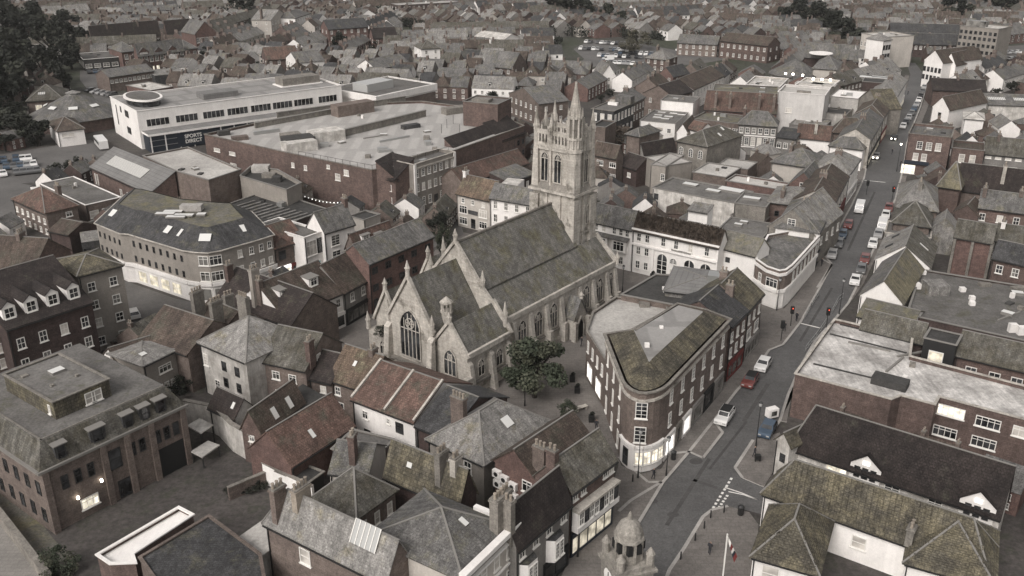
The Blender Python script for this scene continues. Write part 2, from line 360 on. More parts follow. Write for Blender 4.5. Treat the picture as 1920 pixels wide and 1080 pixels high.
# ---------------------------------------------------------------- buildings
def roof_mesh(L, W, h, rh, kind, ax, m, hl=True, hr=True, e=.35, g=.15, t=.18, ridge='lead', m2=None):
    b = MB()
    if ax: L, W = W, L
    def T(x, y, z): return (y, L-x, z) if ax else (x, y, z)      # ax=1: ridge runs in depth
    s = rh/(W/2) if kind != 'shed' else rh/W; ze = h-e*s+t
    top = h+rh+t
    def sl(pts, mm=None): b.slab([T(*p) for p in pts], t, mm or m)
    if kind == 'shed':
        sl([(-g, -e, ze), (L+g, -e, ze), (L+g, W+.1, h+rh+t+.1*s), (-g, W+.1, h+rh+t+.1*s)])
        return b
    rx0 = min(W/2, L/2-.05) if kind == 'hip' and hl else -g
    rx1 = L-min(W/2, L/2-.05) if kind == 'hip' and hr else L+g
    x0 = -e if kind == 'hip' and hl else -g; x1 = L+e if kind == 'hip' and hr else L+g
    sl([(x0, -e, ze), (x1, -e, ze), (rx1, W/2, top), (rx0, W/2, top)])
    sl([(x1, W+e, ze), (x0, W+e, ze), (rx0, W/2, top), (rx1, W/2, top)], m2)
    if kind == 'hip' and hl: sl([(x0, W+e, ze), (x0, -e, ze), (rx0, W/2, top)])
    if kind == 'hip' and hr: sl([(x1, -e, ze), (x1, W+e, ze), (rx1, W/2, top)])
    b.rid = []
    if ridge:
        z = top+.03
        segs = [((rx0, W/2, z), (rx1, W/2, z))]
        if kind == 'hip' and hl: segs += [((x0, -e, ze+.03), (rx0, W/2, z)), ((x0, W+e, ze+.03), (rx0, W/2, z))]
        if kind == 'hip' and hr: segs += [((x1, -e, ze+.03), (rx1, W/2, z)), ((x1, W+e, ze+.03), (rx1, W/2, z))]
        b.rid = [(T(*p), T(*q)) for p, q in segs if (Vector(p)-Vector(q)).length > .3]
    return b
def auto_rows(h, g=1.0, hh=1.5):
    n = max(1, int(round(h/3.0))); fl = h/n
    return [fl*i+(fl-hh)*.5 for i in range(n)]
def rows_of(L, n, marg=None):
    marg = L/n/2 if marg is None else marg
    return [L/2] if n == 1 else [marg+(L-2*marg)*i/(n-1) for i in range(n)]
def B(label, a, b, c=None, d=None, h=6.0, r='gable', rh=2.8, rp=None, ax=0, wall='brick', roof='tile_brown', win='auto', kind='sash', ww=1.0, wh=1.5,
      ch=None, name='house', cat='house', group=None, hl=True, hr=True, par=.45, cop='lead', sky=None, dorm=None, bx=None, z0=0.0, gutter=True, rm=None, ridge='lead', mk=True, side=True, shop=None, pipes=True, roof2=None):
    A3, B3 = P(*a, h), P(*b, h); L = hypot(B3.x-A3.x, B3.y-A3.y); th = atan2(B3.y-A3.y, B3.x-A3.x)
    nx, ny = -sin(th), cos(th)
    if rp is not None:
        q = P(*rp, h+rh+.18); dist = (q.x-A3.x)*nx+(q.y-A3.y)*ny; W = max(3.0, dist*(1 if r == 'shed' else 2))
    elif c is not None: q = P(*c, h); W = max(2.5, abs((q.x-B3.x)*nx+(q.y-B3.y)*ny))
    else: W = d or 8.0
    root = thing(name, label, cat, (A3.x, A3.y, z0), th, group); H = h-z0
    root['dim'] = [L, W, H]
    cs = [(A3.x, A3.y), (B3.x, B3.y), (B3.x+nx*W, B3.y+ny*W), (A3.x+nx*W, A3.y+ny*W)]
    if mk and z0 < 1: mark(cs, .8)
    # walls
    b_ = MB(); R = [(0, 0), (L, 0), (L, W), (0, W)]
    flat = r == 'flat'
    for i in range(4):
        x0, y0 = R[i]; x1, y1 = R[(i+1) % 4]; pts = [(x0, y0, 0), (x1, y1, 0), (x1, y1, H), (x0, y0, H)]
        if r == 'gable' and ((ax == 0 and i in (1, 3)) or (ax == 1 and i in (0, 2))): pts.insert(3, ((x0+x1)/2, (y0+y1)/2, H+rh))
        if r == 'hip' and ax == 0 and ((i == 1 and not hr) or (i == 3 and not hl)): pts.insert(3, ((x0+x1)/2, (y0+y1)/2, H+rh))
        if r == 'hip' and ax == 1 and ((i == 0 and not hr) or (i == 2 and not hl)): pts.insert(3, ((x0+x1)/2, (y0+y1)/2, H+rh))
        if r == 'shed':
            if i == 1: pts = [(L, 0, 0), (L, W, 0), (L, W, H+rh), (L, 0, H)]
            if i == 2: pts = [(L, W, 0), (0, W, 0), (0, W, H+rh), (L, W, H+rh)]
            if i == 3: pts = [(0, W, 0), (0, 0, 0), (0, 0, H), (0, W, H+rh)]
        b_.face(pts, wall)
    b_.obj('wall', root)
    if flat:
        rb = MB(); rb.box(.04, .04, H-par-.25, L-.04, W-.04, H-par, roof); rb.obj('roof', root)
        if par > .05:
            q = MB(); t = .16
            q.box(-t, -t, H, L+t, t, H+.14, cop); q.box(-t, W-t, H, L+t, W+t, H+.14, cop)
            q.box(-t, t, H, t, W-t, H+.14, cop); q.box(L-t, t, H, L+t, W-t, H+.14, cop); q.obj('coping', root)
    elif r == 'mansard':
        i_ = rm or 1.4; rb = MB()
        o4 = [(-.2, -.2, H), (L+.2, -.2, H), (L+.2, W+.2, H), (-.2, W+.2, H)]; t4 = [(i_, i_, H+rh), (L-i_, i_, H+rh), (L-i_, W-i_, H+rh), (i_, W-i_, H+rh)]
        rb.hull(o4, t4, roof, mt='felt'); rb.obj('roof', root)
    else:
        rb = roof_mesh(L, W, H, rh, r, ax, roof, hl, hr, m2=roof2); rb.obj('roof', root)
        if getattr(rb, 'rid', None) and ridge:
            q = MB()
            for p1, p2 in rb.rid: q.bar(p1, p2, .2, ridge, .1)
            q.obj('ridge', root)
        if gutter and r != 'gable' or (gutter and ax == 0):
            q = MB(); s = rh/(W/2); z = H-.35*s-.02
            q.box(-.1, -.5, z-.06, L+.1, -.37, z+.08, 'iron'); q.obj('gutter', root)
    # windows
    specs = []
    if win == 'auto':
        n = max(1, int(L/2.9)); specs.append((0, n, auto_rows(H, hh=wh), kind, ww, wh))
        if side:
            for s_ in (1, 3):
                n2 = max(1, int(W/4.2)); specs.append((s_, n2, auto_rows(H, hh=wh), kind, ww*.9, wh*.9))
    elif win: specs = win
    for sp in specs:
        s_, n, zs, k_, w_, h_ = sp[:6]; mg = sp[6] if len(sp) > 6 else None
        Ls = L if s_ in (0, 2) else W
        xs = rows_of(Ls, n, mg) if isinstance(n, int) else [q*Ls for q in n]
        if isinstance(n, int) and w_ > Ls/n*.86: w_ = round(Ls/n*.8, 1)
        for z in zs:
            for x in xs:
                if s_ == 0: window(root, x, 0, z, 0, k_, w_, h_)
                elif s_ == 1: window(root, L, x, z, pi/2, k_, w_, h_)
                elif s_ == 2: window(root, L-x, W, z, pi, k_, w_, h_)
                else: window(root, 0, W-x, z, -pi/2, k_, w_, h_)
    if ch is None and r in ('gable', 'hip') and name == 'house': ch = [(.04 if r == 'gable' else .3, .5, 1.3, 3)]
    for cc in (ch or []):
        fx, fy, dh, n = cc[:4]; m_ = cc[4] if len(cc) > 4 else 'brick_brown'
        chimney(root, fx*L, fy*W, H-.3, H+(rh if r in ('gable', 'hip', 'shed') else 0)+dh, n, m_, rz=pi/2 if ax == 0 else 0)
    if pipes and H > 3:
        q = MB(); q.box(.12, -.14, 0, .24, -.02, H-.2, 'iron')
        q.obj('downpipe', root)
    # skylights on the front slope (u along, v up), s: slope side (0 front / 1 = right slope of an ax=1 roof / 3 left slope)
    for s in (sky or []):
        u, v = s[:2]; sw, shh = (s[2:4] if len(s) > 3 else (.8, 1.2)); m_ = s[4] if len(s) > 4 else 'rooflight'
        if ax == 0:
            half = W/2 if r != 'shed' else W; an = atan2(rh, half); p = Vector((u*L, v*half, H+v*rh+.2)); rx = an; rzz = 0
        else:
            half = L/2; an = atan2(rh, half); side_ = s[5] if len(s) > 5 else 3
            if side_ == 3: p = Vector((v*half, u*W, H+v*rh+.2)); rx = an; rzz = -pi/2
            else: p = Vector((L-v*half, u*W, H+v*rh+.2)); rx = an; rzz = pi/2
        k = ('sky', sw, shh, m_)
        if k not in WC:
            q = MB(); q.box(-sw/2, -shh/2, 0, sw/2, shh/2, .12, 'lead', mt=m_ if sw < 2 or m_ != 'rooflight' else 'glass_sky')
            if sw >= 2:
                for i_ in range(int(sw/.55)+1): x_ = -sw/2+sw*i_/int(sw/.55); q.box(x_-.05, -shh/2, .12, x_+.05, shh/2, .2, 'frame_white')
            WC[k] = q.mesh('skylight')
        o = put(WC[k], 'skylight', root, p); o.rotation_euler = (Matrix.Rotation(rzz, 3, 'Z') @ Matrix.Rotation(rx, 3, 'X')).to_euler()
    for s in (dorm or []):
        u, v, dw, dh, dk = s[:5]; wm = s[5] if len(s) > 5 else 'white'; half = W/2 if r != 'mansard' else (rm or 1.4); y0 = v*half; zb = H+rh*v
        q = MB(); dp = min(dh/(rh/half), half*1.2); x0, x1 = u*L-dw/2, u*L+dw/2
        q.face([(x0, y0, zb), (x1, y0, zb), (x1, y0, zb+dh), (x0, y0, zb+dh)], wm)
        pk = dw*.42 if dk == 'gable' else .12; de = (dh+pk)/(rh/half)
        q.face([(x0, y0+dp, zb+dh), (x0, y0, zb), (x0, y0, zb+dh)], wm); q.face([(x1, y0, zb), (x1, y0+dp, zb+dh), (x1, y0, zb+dh)], wm)
        if dk == 'gable':
            q.face([(x0, y0, zb+dh), (x1, y0, zb+dh), (u*L, y0, zb+dh+pk)], wm)
            q.slab([(x0-.15, y0-.15, zb+dh), (u*L, y0-.15, zb+dh+pk+.1), (u*L, y0+de, zb+dh+pk+.1), (x0-.15, y0+dp, zb+dh)], .1, roof)
            q.slab([(u*L, y0-.15, zb+dh+pk+.1), (x1+.15, y0-.15, zb+dh), (x1+.15, y0+dp, zb+dh), (u*L, y0+de, zb+dh+pk+.1)], .1, roof)
        else: q.slab([(x0-.15, y0-.2, zb+dh+.05), (x1+.15, y0-.2, zb+dh+.05), (x1+.15, y0+dp*.9, zb+dh+.16), (x0-.15, y0+dp*.9, zb+dh+.16)], .12, 'lead')
        o = q.obj('dormer', root)
        if dh < .8: continue
        wm_ = win_mesh(('dark' if wm == 'slate_dark' else 'sash') if dw < 2 else 'case', round(dw*.72, 1), round(dh-.3, 1))
        put(wm_[0], 'window', o, (u*L, y0-.01, zb+.2)); put(wm_[1], 'pane', o, (u*L, y0-.01, zb+.2))
    zt = H-par if flat else (H+rh if r == 'mansard' else H)
    for s in (bx or []):
        u, v, sw, sd, sh, m_ = s[:6]; nm = s[6] if len(s) > 6 else ('rooflight' if m_ == 'rooflight' else 'roof_box')
        q = MB(); q.box(-sw/2, -sd/2, 0, sw/2, sd/2, sh, 'lead' if m_ == 'rooflight' else m_, mt=m_); q.obj(nm, root, (u*L, v*W, zt))
    if flat and not bx and L*W > 70 and 'roof structure' not in cat:
        for k_ in range(min(7, 2+int(L*W/90))):
            sw, sd, sh, m_, nm = WR.choice([(.7, .7, .6, 'stone_dark', 'air_vent'), (1.6, 1.0, .5, 'rooflight', 'rooflight'), (1.8, 1.2, .9, 'metal', 'plant_unit'), (min(5, L*.4), .25, .22, 'lead', 'pipe'), (.5, .5, .9, 'white', 'air_vent'), (1.2, .9, .3, 'felt_dark', 'roof_hatch')])
            q = MB(); q.box(-sw/2, -sd/2, 0, sw/2, sd/2, sh, 'lead' if m_ == 'rooflight' else m_, mt=m_); q.obj(nm, root, (WR.uniform(.2, .8)*L, WR.uniform(.2, .8)*W, zt))
    for s in (shop or []):
        sd_, x0, x1, sh, fm, gk = s; y = 0
        w_ = (x1-x0)*(L if sd_ in (0, 2) else W); xc = (x0+x1)/2*(L if sd_ in (0, 2) else W)
        f = MB(); f.box(-w_/2, -.28, sh-.6, w_/2, 0, sh, fm); f.box(-w_/2, -.2, 0, w_/2, 0, .4, fm)
        f.box(-w_/2, -.22, .4, -w_/2+.22, 0, sh-.6, fm); f.box(w_/2-.22, -.22, .4, w_/2, 0, sh-.6, fm)
        n = max(1, int(w_/1.6))
        for i in range(1, n): x = -w_/2+w_*i/n; f.box(x-.06, -.15, .4, x+.06, 0, sh-.6, fm)
        pos = {0: ((xc, 0, 0), 0), 1: ((L, xc, 0), pi/2), 3: ((0, W-xc, 0), -pi/2), 2: ((L-xc, W, 0), pi)}[sd_]
        o = f.obj('shopfront', root, pos[0], pos[1])
        g_ = MB(); g_.face([(-w_/2+.2, -.08, .4), (w_/2-.2, -.08, .4), (w_/2-.2, -.08, sh-.6), (-w_/2+.2, -.08, sh-.6)], gk); g_.obj('pane', o)
    return root
def inset(pts, d):
    n = len(pts); out = []
    for i in range(n):
        a = Vector(pts[i-1][:2]); b = Vector(pts[i][:2]); c = Vector(pts[(i+1) % n][:2])
        e1 = (b-a).normalized(); e2 = (c-b).normalized(); n1 = Vector((-e1.y, e1.x)); n2 = Vector((-e2.y, e2.x))
        m = n1+n2; k = d/max(.35, m.dot(n1)) if m.length > 1e-6 else 0
        out.append((b.x+m.x*k, b.y+m.y*k))
    return out
def PB(label, pts, h, roof='felt', wall='brick', r='flat', rm=3.0, rh=2.5, inner='felt', wins=(), par=.5, cop='lead', name='building', cat='building', z0=0.0, bands=(), mk=True, wpts=None, ipts=None, shops=(), bx=(), group=None):
    """building on a free polygon plan; pts run left to right along the visible front, then back"""
    W3 = [P(x, y, h) for x, y in pts] if wpts is None else [Vector((x, y, h)) for x, y in wpts]
    o0 = W3[0]; loc = [(p.x-o0.x, p.y-o0.y) for p in W3]
    ar = sum(loc[i][0]*loc[(i+1) % len(loc)][1]-loc[(i+1) % len(loc)][0]*loc[i][1] for i in range(len(loc)))
    if ar < 0: raise ValueError('polygon order '+label)
    if mk and z0 < 1: mark([(p.x, p.y) for p in W3], .8)
    root = thing(name, label, cat, (o0.x, o0.y, z0), 0, group); H = h-z0; n = len(loc)
    w = MB()
    for i in range(n):
        j = (i+1) % n; w.face([(*loc[i], 0), (*loc[j], 0), (*loc[j], H), (*loc[i], H)], wall)
    w.obj('wall', root)
    if r == 'flat':
        q = MB(); i_ = inset(loc, .04); q.slab([(*p, H-par) for p in i_], .2, roof); q.obj('roof', root); zt = H-par
        if par > .05:
            q = MB(); o_ = inset(loc, -.16); i_ = inset(loc, .2)
            for i in range(n):
                j = (i+1) % n
                q.hull([(*o_[i], H), (*o_[j], H), (*i_[j], H), (*i_[i], H)], [(*o_[i], H+.16), (*o_[j], H+.16), (*i_[j], H+.16), (*i_[i], H+.16)], cop)
            q.obj('coping', root)
    else:
        q = MB(); o_ = inset(loc, -.3 if not ipts else .35); i_ = inset(loc, rm) if not ipts else [(P(x, y, h+rh).x-o0.x, P(x, y, h+rh).y-o0.y) for x, y in ipts]
        for i in range(n):
            j = (i+1) % n; q.face([(*o_[i], H), (*o_[j], H), (*i_[j], H+rh), (*i_[i], H+rh)], roof)
        q.obj('roof', root); q = MB(); ii_ = [p for k_, p in enumerate(i_) if hypot(p[0]-i_[k_-1][0], p[1]-i_[k_-1][1]) > .05]; q.slab([(*p, H+rh-.02 if ipts else H+rh-.12) for p in ii_], .1, inner); q.obj('roof_deck', root); zt = H+rh
        q = MB(); e1 = inset(loc, -.42); e2 = inset(loc, 0)
        for i in range(n):
            j = (i+1) % n; q.hull([(*e1[i], H-.12), (*e1[j], H-.12), (*e2[j], H-.12), (*e2[i], H-.12)], [(*e1[i], H+.06), (*e1[j], H+.06), (*e2[j], H+.06), (*e2[i], H+.06)], cop)
        q.obj('eaves', root)
    for (e, z, t, dpt, m_) in bands:       # string courses on edges
        for ei in (range(n) if e is None else e):
            j = (ei+1) % n; a = Vector((*loc[ei], 0)); b = Vector((*loc[j], 0)); q = MB(); dd = (b-a).normalized(); nn = Vector((dd.y, -dd.x, 0))*dpt
            q.hull([a+Vector((0, 0, z)), b+Vector((0, 0, z)), b+nn+Vector((0, 0, z)), a+nn+Vector((0, 0, z))][::-1], [a+Vector((0, 0, z+t)), b+Vector((0, 0, z+t)), b+nn+Vector((0, 0, z+t)), a+nn+Vector((0, 0, z+t))][::-1], m_)
            q.obj('band', root)
    for (e, cols, zs, k_, w_, h_) in wins:
        j = (e+1) % n; a = Vector(loc[e]); b = Vector(loc[j]); Ls = (b-a).length; an = atan2(b.y-a.y, b.x-a.x)
        xs = rows_of(Ls, cols) if isinstance(cols, int) else [c_*Ls for c_ in cols]
        if isinstance(cols, int) and w_ > Ls/cols*.86: w_ = round(Ls/cols*.82, 1)
        for z in zs:
            for x in xs: window(root, a.x+cos(an)*x, a.y+sin(an)*x, z, an, k_, w_, h_)
    for s in bx:
        x, y, sw, sd, sh, m_ = s[:6]; nm = s[6] if len(s) > 6 else ('rooflight' if m_ == 'rooflight' else 'roof_box'); q3 = P(x, y, z0+zt); rot = s[7] if len(s) > 7 else 0
        q = MB(); q.box(-sw/2, -sd/2, 0, sw/2, sd/2, sh, 'lead' if m_ == 'rooflight' else m_, mt=m_); q.obj(nm, root, (q3.x-o0.x, q3.y-o0.y, zt), rot)
    root['top'] = z0+zt
    if r == 'flat' and ar > 500 and par > 0:
        cx_ = sum(p[0] for p in loc)/n; cy_ = sum(p[1] for p in loc)/n
        for k_ in range(min(14, int(ar/160))):
            v_ = WR.choice(loc); t_ = WR.uniform(.05, .72); sw, sd, sh, m_, nm = WR.choice([(.8, .8, .6, 'stone_dark', 'air_vent'), (1.8, 1.2, .5, 'rooflight', 'rooflight'), (2.2, 1.4, 1.0, 'metal', 'plant_unit'), (6, .3, .25, 'lead', 'pipe'), (.6, .6, .9, 'white', 'air_vent'), (1.4, 1, .3, 'felt_dark', 'roof_hatch')])
            q = MB(); q.box(-sw/2, -sd/2, 0, sw/2, sd/2, sh, 'lead' if m_ == 'rooflight' else m_, mt=m_); q.obj(nm, root, (cx_+(v_[0]-cx_)*t_, cy_+(v_[1]-cy_)*t_, zt), WR.uniform(0, 3))
    return root

# ---------------------------------------------------------------- the ground, roads and pavements
def sheet(name, px, z, m, mk=True):
    pts = [P(x, y, 0) for x, y in px]; b = MB(); b.face([(p.x, p.y, z) for p in pts], m)
    if b.v and sum(pts[i].x*pts[(i+1) % len(pts)].y-pts[(i+1) % len(pts)].x*pts[i].y for i in range(len(pts))) < 0: b.f = [f[::-1] for f in b.f]
    if mk: mark([(p.x, p.y) for p in pts], .5)
    return struct(b, name)
g = MB()
for i in range(-4, 5):
    for j in range(0, 5): g.face([(i*500-250, j*500-300, 0), (i*500+250, j*500-300, 0), (i*500+250, j*500+200, 0), (i*500-250, j*500+200, 0)], 'ground')
struct(g, 'ground')
def raised(name, px, h, m, mk=True):
    pts = [P(x, y, 0) for x, y in px]
    if sum(pts[i].x*pts[(i+1) % len(pts)].y-pts[(i+1) % len(pts)].x*pts[i].y for i in range(len(pts))) < 0: pts = pts[::-1]
    b = MB(); n = len(pts)
    b.face([(p.x, p.y, h) for p in pts], m)
    for i in range(n): b.face([(pts[i].x, pts[i].y, 0), (pts[(i+1) % n].x, pts[(i+1) % n].y, 0), (pts[(i+1) % n].x, pts[(i+1) % n].y, h), (pts[i].x, pts[i].y, h)], 'kerb')
    if mk: mark([(p.x, p.y) for p in pts], .5)
    return struct(b, name)
def strip(mb, px, w, z, m, h=.02):
    pts = [P(x, y, 0) for x, y in px]
    for a, b in zip(pts, pts[1:]):
        d = (b-a).normalized(); nn = Vector((-d.y, d.x, 0))*w/2
        mb.hull([(p.x, p.y, z) for p in (a-nn, b-nn, b+nn, a+nn)], [(p.x, p.y, z+h) for p in (a-nn, b-nn, b+nn, a+nn)], m, base=False)
# wide dark base of tarmac and yards in the middle of town
sheet('town_ground', [(-500, 1500), (-200, 300), (60, 190), (1060, 150), (1900, 140), (2300, 700), (2200, 1500)], .004, 'yard', mk=False)
# carriageway of the high street
left_k = [(1120, 1110), (1195, 985), (1243, 905), (1292, 848), (1338, 790), (1380, 735), (1420, 690), (1442, 657), (1468, 647), (1500, 606), (1537, 540), (1560, 497), (1548, 482), (1575, 425), (1597, 385), (1620, 335), (1627, 300), (1637, 270), (1660, 230), (1680, 200), (1700, 165), (1707, 140), (1700, 118)]
right_k = [(1716, 118), (1733, 140), (1738, 160), (1726, 200), (1712, 235), (1700, 270), (1696, 300), (1690, 330), (1678, 375), (1655, 425), (1637, 470), (1610, 530), (1590, 570), (1560, 605), (1528, 640), (1500, 690), (1478, 740), (1462, 790), (1440, 820), (1412, 826), (1378, 878), (1392, 897), (1500, 935), (1500, 985), (1405, 958), (1365, 950), (1335, 957), (1318, 970), (1282, 1030), (1255, 1070), (1240, 1110)]
sheet('road', left_k+right_k, .010, 'asphalt')
sheet('road_junction', [(1620, 330), (1560, 318), (1500, 318), (1500, 306), (1570, 300), (1627, 298), (1698, 298), (1770, 318), (1770, 330), (1690, 328)], .014, 'asphalt', mk=False)
# pavements as real steps
raised('pavement_left', [(1120, 1110), (1195, 985), (1243, 905), (1292, 848), (1318, 860), (1340, 835), (1355, 812), (1338, 790), (1380, 735), (1420, 690), (1442, 657), (1468, 647), (1500, 606), (1537, 540), (1560, 497), (1548, 482), (1575, 425), (1597, 385), (1620, 335), (1623, 318), (1610, 305), (1590, 330), (1560, 390), (1540, 430), (1500, 545), (1470, 580), (1428, 560), (1424, 620), (1365, 700), (1262, 842), (1240, 880), (1200, 890), (1160, 872), (1150, 905), (1080, 1020), (1040, 1110)], .12, 'pave')
raised('pavement_square', [(1240, 1110), (1255, 1070), (1282, 1030), (1318, 970), (1335, 957), (1365, 950), (1405, 962), (1422, 985), (1415, 1110)], .12, 'pave')
raised('pavement_right', [(1378, 878), (1412, 826), (1440, 820), (1462, 812), (1470, 850), (1432, 914), (1392, 897)], .12, 'pave')
raised('pavement_upper', [(1690, 330), (1678, 375), (1655, 425), (1637, 470), (1610, 530), (1590, 570), (1560, 605), (1528, 640), (1500, 690), (1478, 740), (1462, 790), (1475, 792), (1492, 705), (1566, 602), (1600, 560), (1620, 530), (1655, 455), (1672, 420), (1690, 380), (1700, 330)], .12, 'pave')
raised('pavement_far', [(1623, 295), (1637, 270), (1660, 230), (1680, 200), (1700, 165), (1705, 142), (1697, 142), (1684, 170), (1655, 210), (1630, 250), (1605, 295)], .12, 'pave')
raised('pavement_far_right', [(1698, 300), (1703, 270), (1715, 235), (1729, 200), (1741, 160), (1736, 140), (1744, 140), (1752, 165), (1738, 205), (1724, 240), (1712, 300)], .12, 'pave')
# paving round the church and the back streets
sheet('church_square', [(600, 640), (700, 572), (790, 500), (850, 430), (905, 445), (985, 420), (1140, 455), (1240, 520), (1195, 560), (1160, 600), (1100, 640), (1100, 700), (1150, 800), (1165, 875), (1060, 800), (960, 770), (880, 745), (760, 720), (700, 690)], .008, 'pave')
sheet('back_street', [(190, 560), (230, 525), (330, 560), (400, 575), (420, 600), (330, 610), (250, 640), (215, 640)], .008, 'asphalt_light')
sheet('lane', [(745, 420), (860, 405), (870, 440), (800, 470), (700, 500), (640, 560), (600, 620), (570, 640), (690, 490)], .012, 'asphalt_light', mk=False)
sheet('car_park', [(-60, 300), (60, 280), (170, 262), (235, 300), (160, 330), (90, 340), (-60, 352)], .008, 'asphalt_light')
sheet('side_road', [(-80, 352), (20, 340), (70, 350), (20, 420), (0, 440), (-90, 450)], .012, 'asphalt_light')
sheet('office_yard', [(90, 1010), (345, 880), (380, 800), (480, 860), (640, 960), (560, 1010), (420, 1010), (300, 1010), (170, 1060), (60, 1090), (-40, 1000), (-60, 880)], .008, 'yard', mk=False)
mark([P(x, y) for x, y in [(60, 1090), (-60, 880), (345, 860), (500, 870), (560, 960), (300, 1010)]], 0)
sheet('path', [(-60, 900), (0, 880), (100, 1010), (150, 1060), (90, 1080), (-60, 960)], .012, 'felt_moss', mk=False)
sheet('gravel_yard', [(-60, 975), (0, 965), (90, 1075), (60, 1200), (-100, 1200)], .014, 'pave_light', mk=False)
sheet('central_car_park', [(1075, 92), (1110, 74), (1200, 82), (1300, 100), (1400, 84), (1400, 104), (1300, 122), (1160, 116), (1100, 128), (1075, 140), (1095, 110)], .008, 'asphalt_light')
sheet('east_car_park', [(1800, 92), (1990, 80), (1990, 124), (1850, 124)], .008, 'asphalt_light')
sheet('north_lane', [(150, 132), (200, 128), (215, 180), (230, 215), (190, 200), (150, 150)], .012, 'asphalt_light')
# painted markings and kerb lines: real thin paint
pm = MB()
mark([P(x, y) for x, y in [(228, 282), (240, 340), (330, 350), (420, 330), (470, 285), (700, 215), (690, 190), (260, 240)]])
mark([P(x, y) for x, y in [(1060, 142), (1440, 150), (1440, 84), (1060, 70)]]); mark([P(x, y) for x, y in [(140, 130), (230, 128), (240, 210), (150, 215)]])
strip(pm, [(1320, 975), (1284, 1032)], .01, .0, 'paint')
for i in range(9):
    t = i/9; a = (1337+(1374-1337)*t, 953+(893-953)*t); b_ = (1337+(1374-1337)*(t+.055), 953+(893-953)*(t+.055)); strip(pm, [a, b_], .3, .014, 'paint')
for i in range(5):
    t = i/5; a = (1348+18*t, 952-26*t); b_ = (1348+18*(t+.1), 952-26*(t+.1)); strip(pm, [a, b_], .3, .014, 'paint')
strip(pm, [(1359, 914), (1392, 925), (1420, 937)], .16, .014, 'paint'); strip(pm, [(1366, 922), (1395, 928), (1420, 937)], .16, .014, 'paint')
strip(pm, [(1500, 606), (1537, 615)], .25, .014, 'paint'); strip(pm, [(1620, 338), (1660, 342)], .25, .014, 'paint')
struct(pm, 'road_markings')
kb = MB()
for pl in (left_k[1:18], right_k[2:19], right_k[19:22], right_k[25:31], [(1255, 852), (1292, 848), (1318, 860), (1355, 812), (1338, 790)], [(1160, 858), (1215, 905), (1240, 905)], [(1160, 960), (1182, 940), (1240, 905)], [(1532, 540), (1560, 497), (1542, 487)]):
    strip(kb, pl, .4, .121, 'kerb', .012)
struct(kb, 'kerb')
pt = MB(); random.seed(3)
for (x, y, w, h) in [(1305, 865, 26, 12), (1262, 965, 24, 10), (1190, 912, 14, 8), (1385, 690, 12, 6), (1225, 940, 18, 8)]:
    pt.face([tuple(P(x+w*cos(a)*.5, y+h*sin(a)*.5)+Vector((0, 0, .0125))) for a in [-2*pi*i/9 for i in range(9)]], 'patch')
for pl_, w_ in (([(1250, 985), (1330, 860)], .5), ([(1395, 790), (1440, 720)], .6), ([(1300, 900), (1345, 915)], .5), ([(1500, 640), (1560, 540)], .45), ([(1590, 470), (1640, 360)], .5), ([(1330, 880), (1400, 790)], .35)): strip(pt, pl_, w_, .0205, 'patch', .001)
struct(pt, 'road_patches')

# ================================================================ surveyed buildings
# --- left: hotel row, offices
B('dark red brick hotel wing with steep dark roof and four white dormers', (11, 618), (172, 566), h=11.5, rp=(118, 473), rh=4.8, wall='brick_dark', roof='tile_black', name='hotel', cat='hotel', ch=[],
  win=[(0, 4, [4.6, 7.9], 'sash', 1.15, 1.7), (0, 4, [1.4], 'blind', 1.15, 1.7), (3, 2, [5, 8], 'sash', 1, 1.5)], dorm=[(.115, .14, 1.9, 1.9, 'gable'), (.36, .14, 1.9, 1.9, 'gable'), (.61, .14, 1.9, 1.9, 'gable'), (.86, .14, 1.9, 1.9, 'gable')])
B('pale brick end of the hotel row at the left edge below the dormers', (-70, 652), (9, 628), d=9, h=9.5, r='flat', wall='brick_brown', roof='felt_moss', name='hotel', cat='hotel', win=[(0, 3, [1.5, 4.6, 7], 'blind', 1.1, 1.5)])
B('four-storey beige tower house with low mossy hipped roof beside the red hotel', (146, 518), (228, 497), c=(166, 472), h=13.4, r='hip', rh=1.3, wall='beige', roof='moss_roof', name='apartment_house', cat='building', ch=[], win=[(0, 2, [1, 4.2, 7.3, 10.4], 'sash', 1.25, 1.5), (1, 2, [4.2, 7.3, 10.4], 'sash', 1, 1.4)])
o = B('brown brick office block with mossy mansard roof and lit ground floor', (75, 887), (345, 761), c=(186, 660), h=8.3, r='mansard', rh=3.0, rm=1.3, wall='brick_brown', roof='slate_moss', name='office_block', cat='office',
  win=[(0, [.13, .215, .30, .59, .66, .775, .845, .915], [4.9], 'dark', .85, 1.8), (0, [.46], [4.3], 'dark', 1.8, 2.7), (0, [.255], [1.1], 'litw', 2.2, 1.4), (0, [.5], [.1], 'shop_dark', 1.8, 2.4), (3, 9, [4.9], 'dark', .95, 1.8), (3, 9, [1.2], 'dark', .95, 1.8)],
  dorm=[(.15, .1, 1.4, 2.0, 'flat', 'slate_dark'), (.39, .1, 1.9, 2.0, 'flat', 'slate_dark'), (.6, .1, 1.4, 2.0, 'flat', 'slate_dark'), (.72, .1, 1.4, 2.0, 'flat', 'slate_dark'), (.84, .1, 1.5, 2.0, 'flat', 'slate_dark')])
L_, W_, H_ = o['dim']
for u in (.0, .375, .54, .715, .955): q = MB(); q.box(0, -.35, 0, .75, -.02, 8.2, 'brick_brown'); q.obj('pilaster', o, (u*L_, 0, 0))
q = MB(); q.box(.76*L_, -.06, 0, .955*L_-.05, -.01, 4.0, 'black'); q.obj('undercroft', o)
q = MB(); q.box(-.4, -.4, 8.2, L_+.4, -.1, 8.5, 'lead'); q.box(-.4, 0, 8.2, -.1, W_, 8.5, 'lead'); q.obj('eaves', o)
